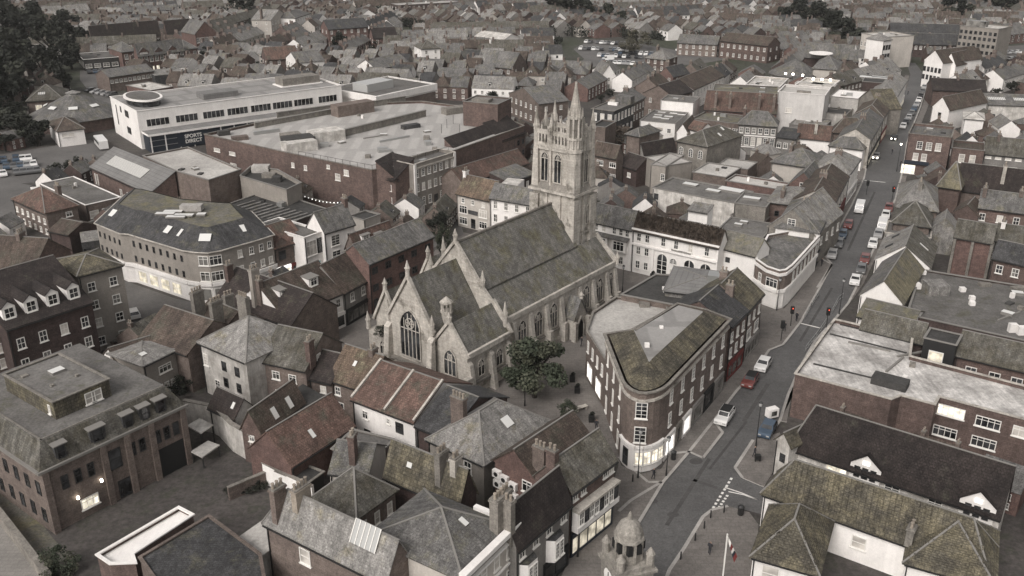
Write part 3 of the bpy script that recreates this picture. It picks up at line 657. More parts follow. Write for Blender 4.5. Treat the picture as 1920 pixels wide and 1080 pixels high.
q = MB(); q.box(1.4, 1.4, 11.3, L_-1.4, 1.6, 11.42, 'stone_dark'); q.box(1.4, 1.4, 11.3, 1.6, W_-1.4, 11.42, 'stone_dark'); q.obj('roof_edge', o)
for u, z in ((.18, 3.2), (.345, 3.9)):
    q = MB(); q.cyl(0, 0, -.15, .15, .16, .16, 'lamp_glow', 8); q.obj('wall_lamp', o, (u*L_, -.3, z))
B('square flat-roofed penthouse plant room with pale edging on the office block', (99, 755), (204, 711), c=(116, 661), h=13.6, z0=11.32, r='flat', par=.12, cop='stone_dark', wall='moss_roof', roof='felt', name='plant_room', cat='roof structure', win=[(0, [.62, .74], [.2], 'blind', 1.3, 1.5), (3, [.9], [.4], 'blind', .5, 1.2)], pipes=False, bx=[(.62, .62, 1.7, 1.2, .35, 'rooflight'), (.2, .8, .8, .7, .2, 'stone_dark'), (.75, .35, .4, .4, .3, 'stone_dark'), (.3, .35, .4, .4, .3, 'stone_dark')])
B('small beige house with low pale grey roof behind the office block', (268, 686), (328, 657), c=(275, 632), h=6.3, r='hip', rh=.7, wall='beige', roof='slate_light', ch=[], win=[(0, [.62], [3.8], 'case', 2.2, 1.2), (0, [.2, .4, .6, .8], [.6], 'blind', .8, 1.6)], sky=[(.3, .55, 1.0, .8)])
B('little brick house with white gable left of the small beige house', (195, 664), (222, 690), d=6, h=4.8, r='gable', ax=1, rh=2, wall='white', roof='tile_brown', ch=[], win=None)
B('large pale house with grey pyramid roof and stained white wall', (374, 640), (461, 677), c=(548, 622), h=8.4, r='hip', ax=1, rh=3.4, wall='white_stained', roof='slate_light', ch=[(.02, .8, 1, 4, 'stone_dark')], win=[(0, [.1], [4.8], 'sash', 1.1, 1.9), (0, [.5, .78], [5.2, 2.6], 'dark', 1.0, 1.5), (0, [.3], [1.2], 'sash', 1.2, 1.9)])
B('mossy slate house with two white casements and brick stack on its right', (491, 675), (573, 693), c=(642, 643), h=7.2, rh=3.4, wall='brick_brown', roof='slate_moss', ch=[(1.0, .15, .6, 2, 'brick')], win=[(0, [.3, .68], [4.6], 'case', 1.3, 1.3), (0, [.33], [.9], 'sash', 1.2, 2), (1, [.35], [7.0], 'sash', .9, 1.2)])
B('narrow brick house with dark tile roof squeezed beside the mossy slate house', (580, 707), (622, 717), c=(650, 672), h=5.6, rh=2.6, wall='brick_brown', roof='tile_dark', ch=[], win=[(0, [.6], [3.6], 'sash', 1.0, 1.1)])
B('brown brick cottage with orange-brown tiled roof right of the narrow house', (617, 708), (688, 732), c=(752, 688), h=5.9, rh=3.4, wall='brick_brown', roof='tile_orange', ch=[(.72, .5, .9, 2)], win=[(0, [.22], [3.6], 'sash', 1, 1.3), (0, [.26], [.8], 'sash', 1.3, 1.7), (1, [.3], [4.4], 'sash', .9, 1.2)], sky=[(.45, .55, .5, .8)])
o = B('long white rendered house with brown tiled roof and party parapets below the church', (661, 747), (777, 791), rp=(858, 724), h=6.2, rh=3.0, wall='white', roof='tile_red', ch=[], win=[(0, [.2], [3.8], 'case', 1.0, 1.2), (0, [.22], [.7], 'dark', 1.1, 1.5), (0, [.58], [4.4], 'sash', .6, .8), (0, [.76], [3.6], 'dark', 1.3, 1.6), (0, [.78], [.7], 'dark', 1.3, 1.5)])
L_, W_, H_ = o['dim']; q = MB()
for u in (.0, .54, 1.0): q.bar((u*L_, -.2, H_+.28), (u*L_, W_/2, H_+3.38), .3, 'stone', .3)
q.obj('party_parapet', o)
B('near-black slate outbuilding attached right of the long white house', (781, 797), (838, 821), rp=(912, 750), h=6.1, rh=2.8, wall='brick_dark', roof='slate_dark', ch=[], win=None)
B('low brown-roofed shed with one skylight behind the stained white yard wall', (393, 760), (441, 783), c=(462, 757), h=4.4, rh=2.0, wall='white_stained', roof='tile_dark', ch=[], win=None, sky=[(.8, .45, .5, .9)], name='shed', cat='shed')
B('long brick outbuilding with dark tiled roof and two long skylights', (488, 810), (569, 750), rp=(547, 716), h=5.2, rh=2.6, wall='brick', roof='tile_brown', ch=[], win=[(3, [.5], [3.4], 'case', .9, .9)], sky=[(.38, .25, .8, 1.6), (.72, .25, .8, 1.6)])
B('small dark roofed lean-to between the skylight outbuilding and the brick cottage', (580, 770), (612, 748), d=4, h=4.2, r='shed', rh=1, wall='brick_brown', roof='felt_dark', name='lean_to', cat='shed', win=None, ch=[])
B('wide brick-red house with weathered brown tiles in the walled yard', (545, 872), (662, 796), rp=(618, 738), h=4.6, rh=3.4, wall='brick_red', roof='tile_red', ch=[], win=None, sky=[(.45, .35, .6, 1.2)])
B('low dark felt shed against the long white yard wall', (517, 884), (575, 908), c=(603, 884), h=2.8, r='flat', par=.1, wall='black', roof='felt_dark', name='shed', cat='shed', win=None, cop='stone_dark', pipes=False)
def canopy(label, px, h, m):
    pts = [P(x, y, h) for x, y in px]; o0 = pts[0].copy(); o0.z = 0; o = thing('canopy', label, 'canopy', tuple(o0)); q = MB(); q.slab([p-o0 for p in pts], .18, m); q.obj('roof', o); mark([(p.x, p.y) for p in pts], .5)
    c_ = sum((p-o0 for p in pts), Vector())/len(pts)
    for p in pts: a = (p-o0).lerp(c_, .08); q = MB(); q.bar((a.x, a.y, 0), (a.x, a.y, h-.18), .14, 'iron'); q.obj('post', o)
canopy('low concrete canopy beside the office undercroft', [(357, 846), (379, 857), (412, 834), (390, 826)], 1.8, 'concrete')
canopy('stained pale canopy roof under the tall yard wall', [(350, 798), (376, 812), (400, 796), (374, 784)], 2.8, 'white_stained')
# --- bottom middle
B('brown brick corner building with big grey slate roof and glazed rooflight', (498, 973), (726, 1086), rp=(806, 1040), h=8.5, rh=3.2, wall='brick_brown', roof='slate_light', r='hip', hr=False, ch=[(.09, .2, 1.0, 3, 'brick_brown'), (.22, .52, 1.2, 4, 'pot')], win=[(0, [.33], [5.2], 'blind', 1.5, 1.9)], sky=[(.78, .75, 3.2, 2.4)])
B('grey mossy hipped roof building with brick side wall above the glazed rooflight roof', (590, 930), (668, 968), c=(722, 908), h=7.4, r='hip', rh=3.0, wall='brick_brown', roof='slate_moss', ch=[], win=[(1, 3, [4.6], 'blind', .8, 1.6)])
B('plain grey-roofed house with tall brick chimney left of the moss-brown roof', (618, 884), (690, 892), c=(740, 838), h=5.6, r='gable', rh=2.2, wall='cream', roof='slate', ch=[(.55, .2, 2.4, 2, 'brick')], win=None)
B('low flat roofed outhouse with weathered felt between white house and chimney house', (622, 842), (700, 862), c=(745, 826), h=4.2, r='flat', par=.15, wall='brick_brown', roof='felt', name='outhouse', cat='shed', win=None)
B('old building with moss-brown tiled roof and dark brick gable wall', (722, 884), (862, 944), rp=(890, 893), h=7.2, rh=3.4, wall='brick_dark', roof='moss_roof', ch=[(.7, .35, 1.6, 3, 'stone_dark'), (.85, .5, 1.2, 2, 'stone')], win=[(0, [.55], [4.5], 'case', 2.4, 1.0)], sky=[(.3, .45, .7, .6)])
B('beige building with broad grey slate hipped roof and pale skylight patch', (803, 822), (907, 869), c=(1012, 782), h=7.0, r='hip', ax=1, rh=3.2, wall='beige', roof='slate_light', ch=[(.2, .3, 1.6, 4, 'brick_brown')], win=[(0, [.72], [4.6], 'sash', 1.2, 1.7), (0, [.3, .36], [.5], 'dark', .8, 2)], sky=[(.55, .45, 1.4, 1.4, 'rooflight', 1)])
o = B('brick building with dark valley roof and wall mounted air conditioners', (925, 862), (1005, 900), c=(1098, 818), h=7.8, r='gable', ax=1, rh=2.6, wall='brick_red', roof='tile_brown', ch=[(.95, .1, 1.2, 3, 'brick_brown')], win=[(0, [.8], [5.6], 'case', 1.4, 1.5)])
for i, (u, z) in enumerate([(.12, 5.9), (.3, 5.6), (.14, 4.6), (.32, 4.2), (.5, 5.2), (.52, 3.8)]):
    q = MB(); q.box(-.55, -.5, 0, .55, -.02, .95, 'white'); q.cyl(0, 0, 0, .02, .3, .3, 'iron', 10)
    k = len(q.v)-20
    for j in range(k, len(q.v)): x_, y_, z_ = q.v[j]; q.v[j] = (x_, -.52-z_, y_+.48)
    q.obj('air_conditioner', o, (u*o['dim'][0], 0, z))
o = B('mossy roofed shop house with long white oriel and lit dark blue shopfront', (1070, 921), (1153, 859), rp=(1107, 813), h=9.0, rh=2.8, wall='brick', roof='slate_moss', ch=[(.02, .55, 1.3, 2, 'brick')], name='shop_building', cat='shop',
  win=[(0, [.1, .28, .78, .92], [7.4], 'case', .9, 1.1), (1, [.4], [4], 'sash', 1, 1.5)], shop=[(0, .02, .98, 3.2, 'navy', 'lit_dim')])
L_, W_, H_ = o['dim']; q = MB(); q.box(.2, -1.0, 3.7, L_-.2, -.01, 4.4, 'white'); q.box(.2, -1.1, 6.3, L_-.2, -.01, 6.6, 'stone'); q.box(.25, -.9, 4.4, L_-.25, -.01, 6.3, 'white'); bay = q.obj('oriel', o)
for i in range(8):
    wv = win_mesh('dark' if i % 3 == 1 else 'mid', .95, 1.75); x = .9+i*(L_-1.8)/7; put(wv[0], 'window', bay, (x, -.91, 4.5)); put(wv[1], 'pane', bay, (x, -.91, 4.5))
q = MB(); q.box(L_*.28, -.36, 2.85, L_*.78, -.29, 3.05, 'lit_white'); q.obj('fascia_light', o)
def letters(txt, size, parent, loc, rz, m, rx=pi/2, name='lettering'):
    cu = bpy.data.curves.new('lettering', 'FONT'); cu.body = txt; cu.size = size; cu.extrude = .03; cu.align_x = 'CENTER'; cu.align_y = 'CENTER'; cu.offset = .03
    tmp = bpy.data.objects.new('tmp_text', cu); COL.objects.link(tmp); dg_ = bpy.context.evaluated_depsgraph_get(); me_ = bpy.data.meshes.new_from_object(tmp.evaluated_get(dg_)); bpy.data.objects.remove(tmp)
    me_.materials.clear(); me_.materials.append(M[m]); ob = put(me_, name, parent, loc); ob.rotation_euler = (rx, 0, rz); return ob
o = B('grey painted house with dark brown roof, two white bays and sash windows', (968, 1022), (1068, 936), rp=(1028, 889), h=8.6, rh=3.4, wall='render_grey', roof='tile_black', ch=[(.0, .4, 1.6, 3, 'stone_dark')],
  win=[(0, [.1, .35, .6, .88], [6.4], 'sash', 1.0, 1.5)], shop=[(0, .5, .98, 3.0, 'black', 'glass')])
L_, W_, H_ = o['dim']
for u in (.18, .68):
    q = MB(); x = u*L_; pts0 = [(x-1.3, -.02), (x-.8, -.85), (x+.8, -.85), (x+1.3, -.02)]
    q.hull([(a, b, 3.1) for a, b in pts0], [(a, b, 5.9) for a, b in pts0], 'white', mt='slate_dark'); bay = q.obj('bay_window', o)
    for xx, ww_ in ((x-.4, .7), (x+.4, .7)):
        wv = win_mesh('sash', ww_, 2.0); put(wv[0], 'window', bay, (xx, -.86, 3.5)); put(wv[1], 'pane', bay, (xx, -.86, 3.5))
o = B('cream corner house with white moulded parapet at the bottom edge', (868, 1085), (966, 990), d=11.5, h=9.4, r='hip', rh=2.8, wall='cream', roof='slate', ch=[], gutter=False, sky=[(.55, .6, .6, 1.0)], name='house', win=[(0, 4, [6.6], 'blind', 1.0, 1.9), (0, 4, [3.2], 'sash', 1.0, 1.9)])
L_, W_, H_ = o['dim']; q = MB(); q.box(-.3, -.55, H_+.2, L_+.3, .25, H_+.75, 'white'); q.box(L_-.2, .25, H_+.2, L_+.35, 5, H_+.75, 'white'); q.box(-.2, -.35, H_-.9, L_+.2, -.02, H_-.7, 'white'); q.box(-.1, -.25, 5.9, L_+.1, -.02, 6.1, 'white'); q.obj('cornice', o)
chimney(o, L_-1.2, .9, H_-1, H_+4.5, 5, 'stone_dark', w=1.0, l=2.6)
PB('white parapet roof terrace on a low brick building at lower left', [(182, 1041), (207, 1058), (254, 1056), (249, 1040), (362, 966), (335, 952)], 4.4, roof='white', wall='brick', par=.4, cop='white')
PB('dark slate roofed building along the bottom edge at lower left', [(262, 1046), (300, 1100), (500, 1110), (488, 1040), (392, 968)], 4.8, roof='slate_dark', wall='brick_brown', par=.08, cop='brick_brown')
B('white slatted glasshouse roof tucked beside the brown corner building', (452, 1008), (492, 1042), c=(512, 975), h=3.6, r='shed', rh=.8, wall='white_stained', roof='concrete', name='glasshouse', cat='glasshouse', win=None, pipes=False)
# --- shops west of the church
B('long old shop row with mossy brown roof, two white dormers and white front', (532, 595), (643, 547), rp=(637, 472), h=6.3, rh=4.2, wall='white', roof='tile_brown', ch=[(0, .5, 1, 3)], name='shop_building', cat='shop', win=[(0, [.09, .27, .5, .72, .9], [3.9], 'sash', 1.0, 1.5)], shop=[(0, .42, 1.0, 2.9, 'white', 'glass'), (0, .05, .38, 2.7, 'cream', 'glass_mid')], dorm=[(.2, .42, 2.0, 1.6, 'flat'), (.68, .42, 2.0, 1.6, 'flat')])
B('grey fronted shop with dark shutters at the right end of the dormer row', (644, 548), (693, 521), rp=(668, 463), h=6.3, rh=4.0, wall='render_grey', roof='tile_brown', name='shop_building', cat='shop', ch=[], win=[(0, [.3, .72], [3.9], 'mid', 1.0, 1.6)], shop=[(0, .05, .95, 2.9, 'black', 'glass_mid')])
B('red brick three-storey building with long grey slate roof facing the church', (691, 494), (812, 442), rp=(785, 409), h=9.6, rh=2.6, wall='brick_red', roof='slate', name='building', cat='building', ch=[], win=[(0, [.06, .1, .26, .3, .46, .5, .66, .7, .88, .92], [7.2, 4.0], 'dark', .75, 1.3), (0, 7, [.8], 'dark', 1, 1.8)])
B('broad dark brown roof of the old house left of the white dormer row', (405, 557), (546, 611), rp=(524, 527), h=6.2, rh=3.8, wall='brick_brown', roof='tile_dark', ch=[(.02, .3, 1.3, 2, 'brick'), (.5, .12, 3.2, 3, 'beige')], win=None)
B('brown roofed terrace with twin stone chimneys near the red hotel', (262, 632), (352, 664), rp=(374, 592), h=6.4, rh=3.2, wall='brick_brown', roof='tile_brown', ch=[(.35, .8, 2.2, 4, 'stone_dark'), (.85, .7, 2.2, 4, 'stone_dark')], win=None)
B('brick house with hipped brown roof behind the pale pyramid roofed house', (352, 612), (405, 636), d=9, h=6.0, rh=3.0, wall='brick_brown', roof='tile_brown', ch=[(.5, .6, 1.6, 3, 'stone_dark')], win=None)
B('shop with two brick gablets and brown roof above the lit yellow doorway', (513, 466), (570, 448), rp=(548, 408), h=7.0, rh=3.0, wall='brick_brown', roof='tile_red', name='shop_building', cat='shop', ch=[], win=[(0, [.25, .75], [4.3], 'dark', 1.6, 1.8)], shop=[(0, .0, .48, 3.0, 'lit_white', 'lit'), (0, .52, 1.0, 3.0, 'red_paint', 'glass')], dorm=[(.25, .0, 2.2, .7, 'gable', 'brick_brown'), (.75, .0, 2.2, .7, 'gable', 'brick_brown')])
B('modern white fronted flat roofed shop with large upper window and turquoise display', (570, 446), (607, 433), d=13, h=8.6, r='flat', par=.3, cop='white', wall='white', roof='felt', name='shop_building', cat='shop', win=[(0, [.32], [4.6], 'case', 2.6, 3.0), (0, [.78], [4.6], 'dark', 1.7, 3.0), (0, [.42], [.6], 'teal', 3.0, 2.6)])
B('white building with grey slate roof and two pairs of tall white windows', (607, 435), (664, 418), rp=(652, 380), h=8.8, rh=3.2, wall='white', roof='slate', name='shop_building', cat='shop', ch=[(1.0, .5, 1.4, 2, 'brick')], win=[(0, [.35], [5.4, 2.2], 'sash', 2.0, 2.2), (0, [.8], [5.6], 'sash', 1.0, 1.6)])
B('brown tiled houses with two dormers behind the red brick slate building', (668, 470), (740, 444), rp=(742, 412), h=6.6, rh=2.8, wall='brick_brown', roof='tile_red', ch=[], win=None, dorm=[(.3, .3, 2.0, 1.4, 'flat'), (.62, .3, 1.8, .9, 'flat')])
B('low flat dark roofed shop with pale side wall below the brick store', (682, 413), (713, 402), c=(700, 390), h=5.6, r='flat', par=.2, wall='cream', roof='felt_dark', name='shop_building', cat='shop', win=[(0, 3, [2.6], 'case', 1, 1.2)])
# curved shopping building
cpts = [(180, 418), (226, 437), (242, 438), (345, 469), (368, 472), (390, 473), (414, 469), (437, 462), (480, 450), (511, 440), (470, 398), (430, 396), (370, 390), (300, 372), (235, 366)]
o = PB('curved pale brick shopping building with slate mansard, dormers and lit ground floor shops', cpts, 9.8, roof='slate_dark', inner='felt_moss', wall='beige', r='mansard', rm=4.2, rh=3.2, cop='stone', name='shopping_building',
   wins=[(0, 5, [7.2, 4.4], 'dark', .55, 1.1), (2, 8, [7.4, 4.4], 'dark', .6, 1.2), (7, 2, [7.4, 4.4], 'sash', .9, 1.4), (8, 2, [7.4, 4.4], 'sash', .9, 1.4), (5, [.5], [4.2, 7.2], 'case', 2.2, 1.8), (4, [.5], [4.2, 7.2], 'case', 1.8, 1.8),
         (2, [.14, .35, .56, .77], [.5], 'dim', 2.5, 2.2), (0, [.4, .7], [.6], 'lit', 1.6, 2.0), (4, 1, [.2], 'shopmid', 2.2, 2.6), (5, 1, [.2], 'shopmid', 2.0, 2.6)], bands=[(None, 3.3, .7, .35, 'white'), (None, 0.0, .5, .1, 'white'), (None, .5, 2.8, .022, 'white')],
   bx=[(310, 402, 3.5, 1.2, .3, 'rooflight'), (325, 398, 3.5, 1.2, .3, 'rooflight'), (330, 408, 3.5, 1.2, .3, 'rooflight'), (360, 394, 4, 1.8, 1.1, 'concrete'), (378, 404, 1.6, 1.2, .4, 'rooflight'), (345, 405, 3.5, 1.3, .3, 'rooflight')])
for (x, y, n) in [(213, 400, 2), (264, 412, 2), (285, 419, 1), (298, 423, 1), (316, 431, 2), (339, 437, 1), (385, 446, 3), (449, 430, 3)]:
    a = P(x, y, 11.6); q = MB(); q.box(-.35*n, -.9, -.1, .35*n, .7, .15, 'iron', mt='rooflight')
    k = q.obj('skylight', o, (a.x-o.location.x, a.y-o.location.y, 11.7)); k.rotation_euler = (radians(36), 0, radians(-35 if x < 360 else (0 if x < 400 else 35)))
B('brown roofed pub with white upper storey beside the left car park', (24, 372), (86, 399), c=(142, 384), h=5.6, r='hip', ax=1, rh=3.4, wall='brick_brown', roof='tile_red', name='pub', cat='pub', ch=[(.7, .8, .6, 3)], win=[(0, 6, [2.8, .5], 'blind', 1.0, 1.2), (1, [.7], [3.6], 'case', 1.4, 1.1)])
B('flat grey roofed brick annex between the pub and the metal roofed hall', (160, 385), (226, 370), c=(140, 331), h=4.8, r='flat', par=.1, cop='white', wall='brick_brown', roof='felt', name='annex', cat='building', win=[(0, [.2, .55, .8], [1.6], 'blind', 2.0, 1.6)])
B('brick hall with grey metal roof and long pale rooflight strip', (170, 312), (282, 362), rp=(330, 322), h=6.0, r='shed', rh=3.6, wall='brick', roof='metal_roof', name='hall', cat='hall', win=[(0, [.06, .1], [2, 2], 'blind', .6, 2.6), (0, [.5, .62, .86], [1.5], 'blind', 1.2, 2.0)], sky=[(.45, .5, 18, 3.0)])
PB('flat pale roofed brick store behind the metal roofed hall', [(268, 292), (330, 321), (391, 338), (452, 318), (352, 276)], 9.6, roof='concrete', wall='brick_brown', par=.3, name='store')
PB('beige brick stair block with roof plant beside the brick store', [(450, 330), (537, 356), (565, 343), (520, 318), (470, 312)], 8.6, roof='felt_dark', wall='beige', par=.9, bx=[(490, 322, 4, 2.4, 1.6, 'concrete'), (505, 332, 3, 2, 1.0, 'stone_dark'), (520, 340, 2, 2, 1.2, 'felt_dark')])
o = PB('dark low roof with ribs of narrow rooflights under the brick store', [(408, 390), (470, 412), (520, 428), (612, 392), (560, 375), (480, 365)], 5.0, roof='felt_dark', wall='brick_dark', par=.1)
q = MB()
for i in range(11):
    a = P(425+i*11, 392+i*2.6, 5.05); b = P(478+i*11, 376+i*2.6, 5.05); q.bar(a-o.location, b-o.location, .5, 'slate_light', .15)
q.obj('roof_ribs', o)
B('small cabin with pale blue-grey canopy beside the shopping building', (152, 455), (188, 450), d=7, h=4.2, r='flat', par=0.0, wall='slate_dark', roof='slate_light', name='cabin', cat='cabin', win=[(0, [.25], [.3], 'dark', 1.5, 2.6)], pipes=False)
B('small brick store with lit canopy between pub and curved building', (92, 432), (130, 440), d=7, h=4.4, r='gable', rh=1.4, wall='brick_dark', roof='tile_brown', ch=[], name='store', cat='store', win=None)
B('broad brown tiled roof at the left edge above the red hotel', (-40, 500), (62, 508), rp=(78, 446), h=7.5, rh=4, wall='brick', roof='tile_brown', ch=[(.5, .5, 1, 3)], win=None, name='building', cat='building')
# --- pub row north of the church
o = B('cream inn with mottled orange roof, two bay windows and hanging board', (856, 361), (918, 375), rp=(932, 339), h=7.6, rh=3.2, wall='cream', roof='tile_orange', name='inn', cat='pub', ch=[(0, .5, 1.2, 2, 'white')], win=[(0, [.2, .5, .82], [5.6], 'sash', .9, 1.1), (0, [.2, .8], [3.2], 'case', 2.2, 1.8), (0, [.2, .8], [.7], 'case', 2.2, 1.6), (0, [.5], [.2], 'dark', 1.2, 2.2)])
q = MB(); q.box(-1.3, -.12, 0, 1.3, 0, .9, 'slate_dark'); q.obj('sign_board', o, (o['dim'][0]*.5, -.03, 3.4))
B('white three-storey house with slate roof left of the church tower', (919, 369), (1000, 383), rp=(1000, 354), h=8.6, rh=2.4, wall='white', roof='slate', ch=[], win=[(0, 4, [6.2], 'mid', .95, 1.7), (0, 4, [3.2], 'mid', .95, 1.8), (0, 4, [.6], 'mid', .95, 1.8)])
B('white flat roofed stair box behind the white slate house', (938, 345), (970, 348), d=5, h=9.6, r='flat', par=.05, wall='white', roof='white_stained', name='stair_box', cat='roof structure', win=None, pipes=False)
B('long rusty brown roof between the inn and the brick store wing', (868, 344), (990, 305), d=7, h=6.2, rh=2.8, wall='brick_brown', roof='tile_red', ch=[], win=None)
B('grey lean-to roof with white windows close to the tower', (955, 342), (1003, 325), d=6, h=6.0, r='shed', rh=1.2, wall='brick_dark', roof='slate', ch=[], win=[(0, [.3, .7], [3], 'blind', .9, 1.8)], name='annex', cat='building')
# --- the big brick store
o = PB('large brown brick department store with wide pale flat roof', [(383, 252), (532, 285), (697, 319), (776, 306), (853, 282), (983, 236), (905, 204), (790, 190), (640, 196)], 10.4, roof='deck', wall='brick', par=.55, cop='stone_dark', name='department_store',
  wins=[(1, [.1, .25], [7], 'blind', 1, 1.2), (1, [.62], [6.2], 'blind', 1.6, 1.6), (1, [.72], [7.8], 'blind', 1.5, 1.4), (1, [.52], [8.6], 'blind', 1, .9), (0, [.15, .35], [6.5, 3.5], 'blind', 2.4, .9)],
  bx=[(560, 275, 7.5, 5, 2.6, 'felt_dark', 'roof_box', .5), (562, 282, 8, 4, 2.4, 'white_stained', 'roof_box', .6), (612, 262, 8.5, 5, 2.6, 'white_stained', 'roof_box', .6), (662, 213, 12, 4, 3.2, 'brick_brown', 'roof_box', .7), (852, 212, 7, 3, 1.8, 'stone_dark', 'roof_box', .6), (930, 228, 8, 3, 2.0, 'felt_dark', 'roof_box', .7), (545, 258, 5, 3, 1.2, 'stone_dark', 'roof_box', .5), (450, 262, 4, 2, 1.0, 'brick_brown', 'roof_box', .5), (500, 250, 7, .8, .9, 'metal', 'duct', .6), (720, 285, 3, 1.2, .7, 'metal', 'duct', .4), (740, 262, 9, .5, .5, 'metal', 'duct', .7), (800, 262, 1.5, 1.5, 1.0, 'stone_dark', 'air_vent'), (815, 282, 1.2, 1.2, .8, 'stone_dark', 'air_vent'), (690, 296, 1.2, 1.2, .8, 'stone_dark', 'air_vent'), (770, 240, 5, 2, 1.0, 'slate_dark', 'roof_box', .6), (420, 253, 3, 2, 1.2, 'felt_dark', 'roof_box', .5)])
q = MB()
for (a, b, h_) in [((640, 257), (798, 218), 1.7), ((520, 222), (655, 203), 1.6), ((478, 240), (630, 212), 1.3), ((665, 205), (760, 190), 1.5)]:
    a3 = P(*a, 9.9)-o.location; b3 = P(*b, 9.9)-o.location; q.bar(a3+Vector((0, 0, h_/2)), b3+Vector((0, 0, h_/2)), .5, 'stone_dark', h_)
    q.bar(a3+Vector((0, 0, h_+.1)), b3+Vector((0, 0, h_+.1)), .9, 'lead', .15)
q.obj('ramp_wall', o)
q = MB(); prev = None
for i in range(22):
    t = i/21; x = 560+(850-560)*t if t < .5 else 705+(t-.5)*2*150; y = 292+(320-292)*min(1, t*2) if t < .5 else 318-(t-.5)*2*38; p3 = P(x, y, 10.6)-o.location
    q.bar(p3, p3+Vector((0, 0, 1.1)), .07, 'iron')
    if prev: q.bar(prev+Vector((0, 0, 1.1)), p3+Vector((0, 0, 1.1)), .06, 'iron')
    prev = p3
for (x, y) in [(828, 250), (838, 240), (850, 232), (862, 250), (880, 226)]:
    p3 = P(x, y, 9.9)-o.location; q.bar(p3, p3+Vector((0, 0, 2.4)), .1, 'iron')
q.obj('roof_railing', o)
B('brick lift tower rising from the store roof', (868, 190), (933, 196), d=9, h=16.5, z0=9.95, r='flat', par=.3, wall='brick', roof='felt', name='lift_tower', cat='roof structure', win=None, pipes=False, bx=[(.4, .4, 5, 3, .8, 'stone_dark')])
o = B('pale stone-fronted office with three rows of white sashes on the store corner', (775, 309), (853, 285), d=5, h=11.4, r='flat', par=.7, cop='stone', wall='beige', roof='felt', name='office', cat='office', win=[(0, 7, [8.2, 4.8], 'sash', 1.0, 1.8), (0, [.07, .21, .36, .64, .79, .93], [1.2], 'sash', 1.0, 2.0), (0, [.5], [.2], 'dark', 1.2, 2.6)])
L_, W_, H_ = o['dim']; q = MB(); q.box(0, -.3, 0, .7, -.02, H_, 'white'); q.box(L_-.7, -.3, 0, L_, -.02, H_, 'white'); q.box(0.7, -.3, 10.2, L_-.7, -.02, 10.5, 'stone'); q.obj('quoins', o)
for i, (lab, a, b, dd, hh_) in enumerate([('brick store corner with steep black roof panels above white windows', (700, 326), (741, 337), 6, 8.6), ('narrow brick bay with black roof panel left of the pale stone office', (743, 336), (774, 318), 5, 8.6), ('long brick store wing with steep black roof above dark windows', (864, 292), (938, 265), 5, 8.2), ('brick store end wing with black roof by the tower, three window columns', (940, 263), (985, 248), 6, 8.6)]):
    B(lab, a, b, d=dd, h=hh_, r='shed', rh=3.6, wall='brick', roof='tile_black', name='store_wing', cat='building', win=[(0, max(2, int(2+i)), [5.6, 2.6], 'sash' if i < 1 else 'dark', 1.0, 1.5)], mk=False, shop=[(0, .1, .9, 2.6, 'cream', 'lit_dim')] if i == 0 else None)
# --- white retail block
o = B('long white retail block with flat roof and ribbons of dark windows', (256, 209), (640, 160), d=26, h=11, r='flat', par=.4, cop='white', wall='white', roof='deck_grey', name='retail_block', cat='shop building', pipes=False,
  win=[(0, [.085, .215, .34, .455, .57, .68, .79, .92], [6.2], 'ribbon', 6.6, 2.2), (3, [.2], [3.5], 'dark', .7, 6), (3, [.38], [8], 'dark', 1.2, 1.8), (3, [.6], [7.5, 2.6], 'dark', 3.4, 2.0)], bx=[(.42, .35, 11, 6, 1.6, 'metal_roof'), (.86, .5, 13, 6, 2.6, 'stone_dark'), (.86, .5, 14.5, 7.2, .3, 'white'), (.1, .5, 1, 1, .8, 'white')])
W1 = o
L_, W_, H_ = o['dim']; q = MB(); n = 14
top = [(3+7*cos(pi*i/n+pi/2)*1.1, W_*.5+W_*.36*sin(pi*i/n+pi/2)) for i in range(n+1)]+[(14, W_*.14)]+[(14, W_*.86)]
top = [(1.5+4.5*(1-cos(2*pi*i/24)), W_*.5+W_*.3*sin(2*pi*i/24)) for i in range(24)]
q.hull([(x, y, H_-.4) for x, y in top], [(x, y, H_+1.3) for x, y in top], 'glass', mt='glass_mid'); q.hull([(6+(x-6)*1.15, W_*.5+(y-W_*.5)*1.1, H_+1.3) for x, y in top], [(6+(x-6)*1.15, W_*.5+(y-W_*.5)*1.1, H_+1.75) for x, y in top], 'white', mt='white'); q.hull([(6+(x-6)*.98, W_*.5+(y-W_*.5)*.98, H_+1.76) for x, y in top], [(6+(x-6)*.98, W_*.5+(y-W_*.5)*.98, H_+1.85) for x, y in top], 'felt', mt='felt')
q.obj('glass_lantern', o)
q = MB(); q.box(.5, -6, 4.7, L_+3, -.02, 5.3, 'white', mt='metal_roof'); q.box(.8, -5.5, 0, L_+2, -.05, 4.7, 'navy'); q.obj('canopy', o)
q = MB()
for i in range(19): q.box(1+i*4.1, -5.62, 0, 1.35+i*4.1, -5.52, 4.7, 'white')
for z in (1.6, 3.2): q.box(.8, -5.6, z, 19, -5.52, z+.12, 'metal')
q.obj('glazing_bars', o)
q = MB(); q.box(-4.6, -.06, -2, 4.6, .06, 2, 'navy'); sg = q.obj('sign_panel', o, (13.2, -5.72, 2.5))
letters('SPORTS\nDIRECT', 1.45, sg, (0, -.09, 0), 0, 'paint')
o = B('lower white edged retail building with glass roof box right of the long block', (705, 181), (816, 157), c=(738, 141), h=8.2, r='flat', par=.35, cop='white', wall='white', roof='felt', name='retail_building', cat='shop building', pipes=False, win=[(3, 4, [1.5], 'dim', 2.4, 2.4), (0, [.62], [1.0], 'blind', 6, 3.5)], bx=[(.35, .5, 12, 7, 2.6, 'glass_sky', 'glass_box')])
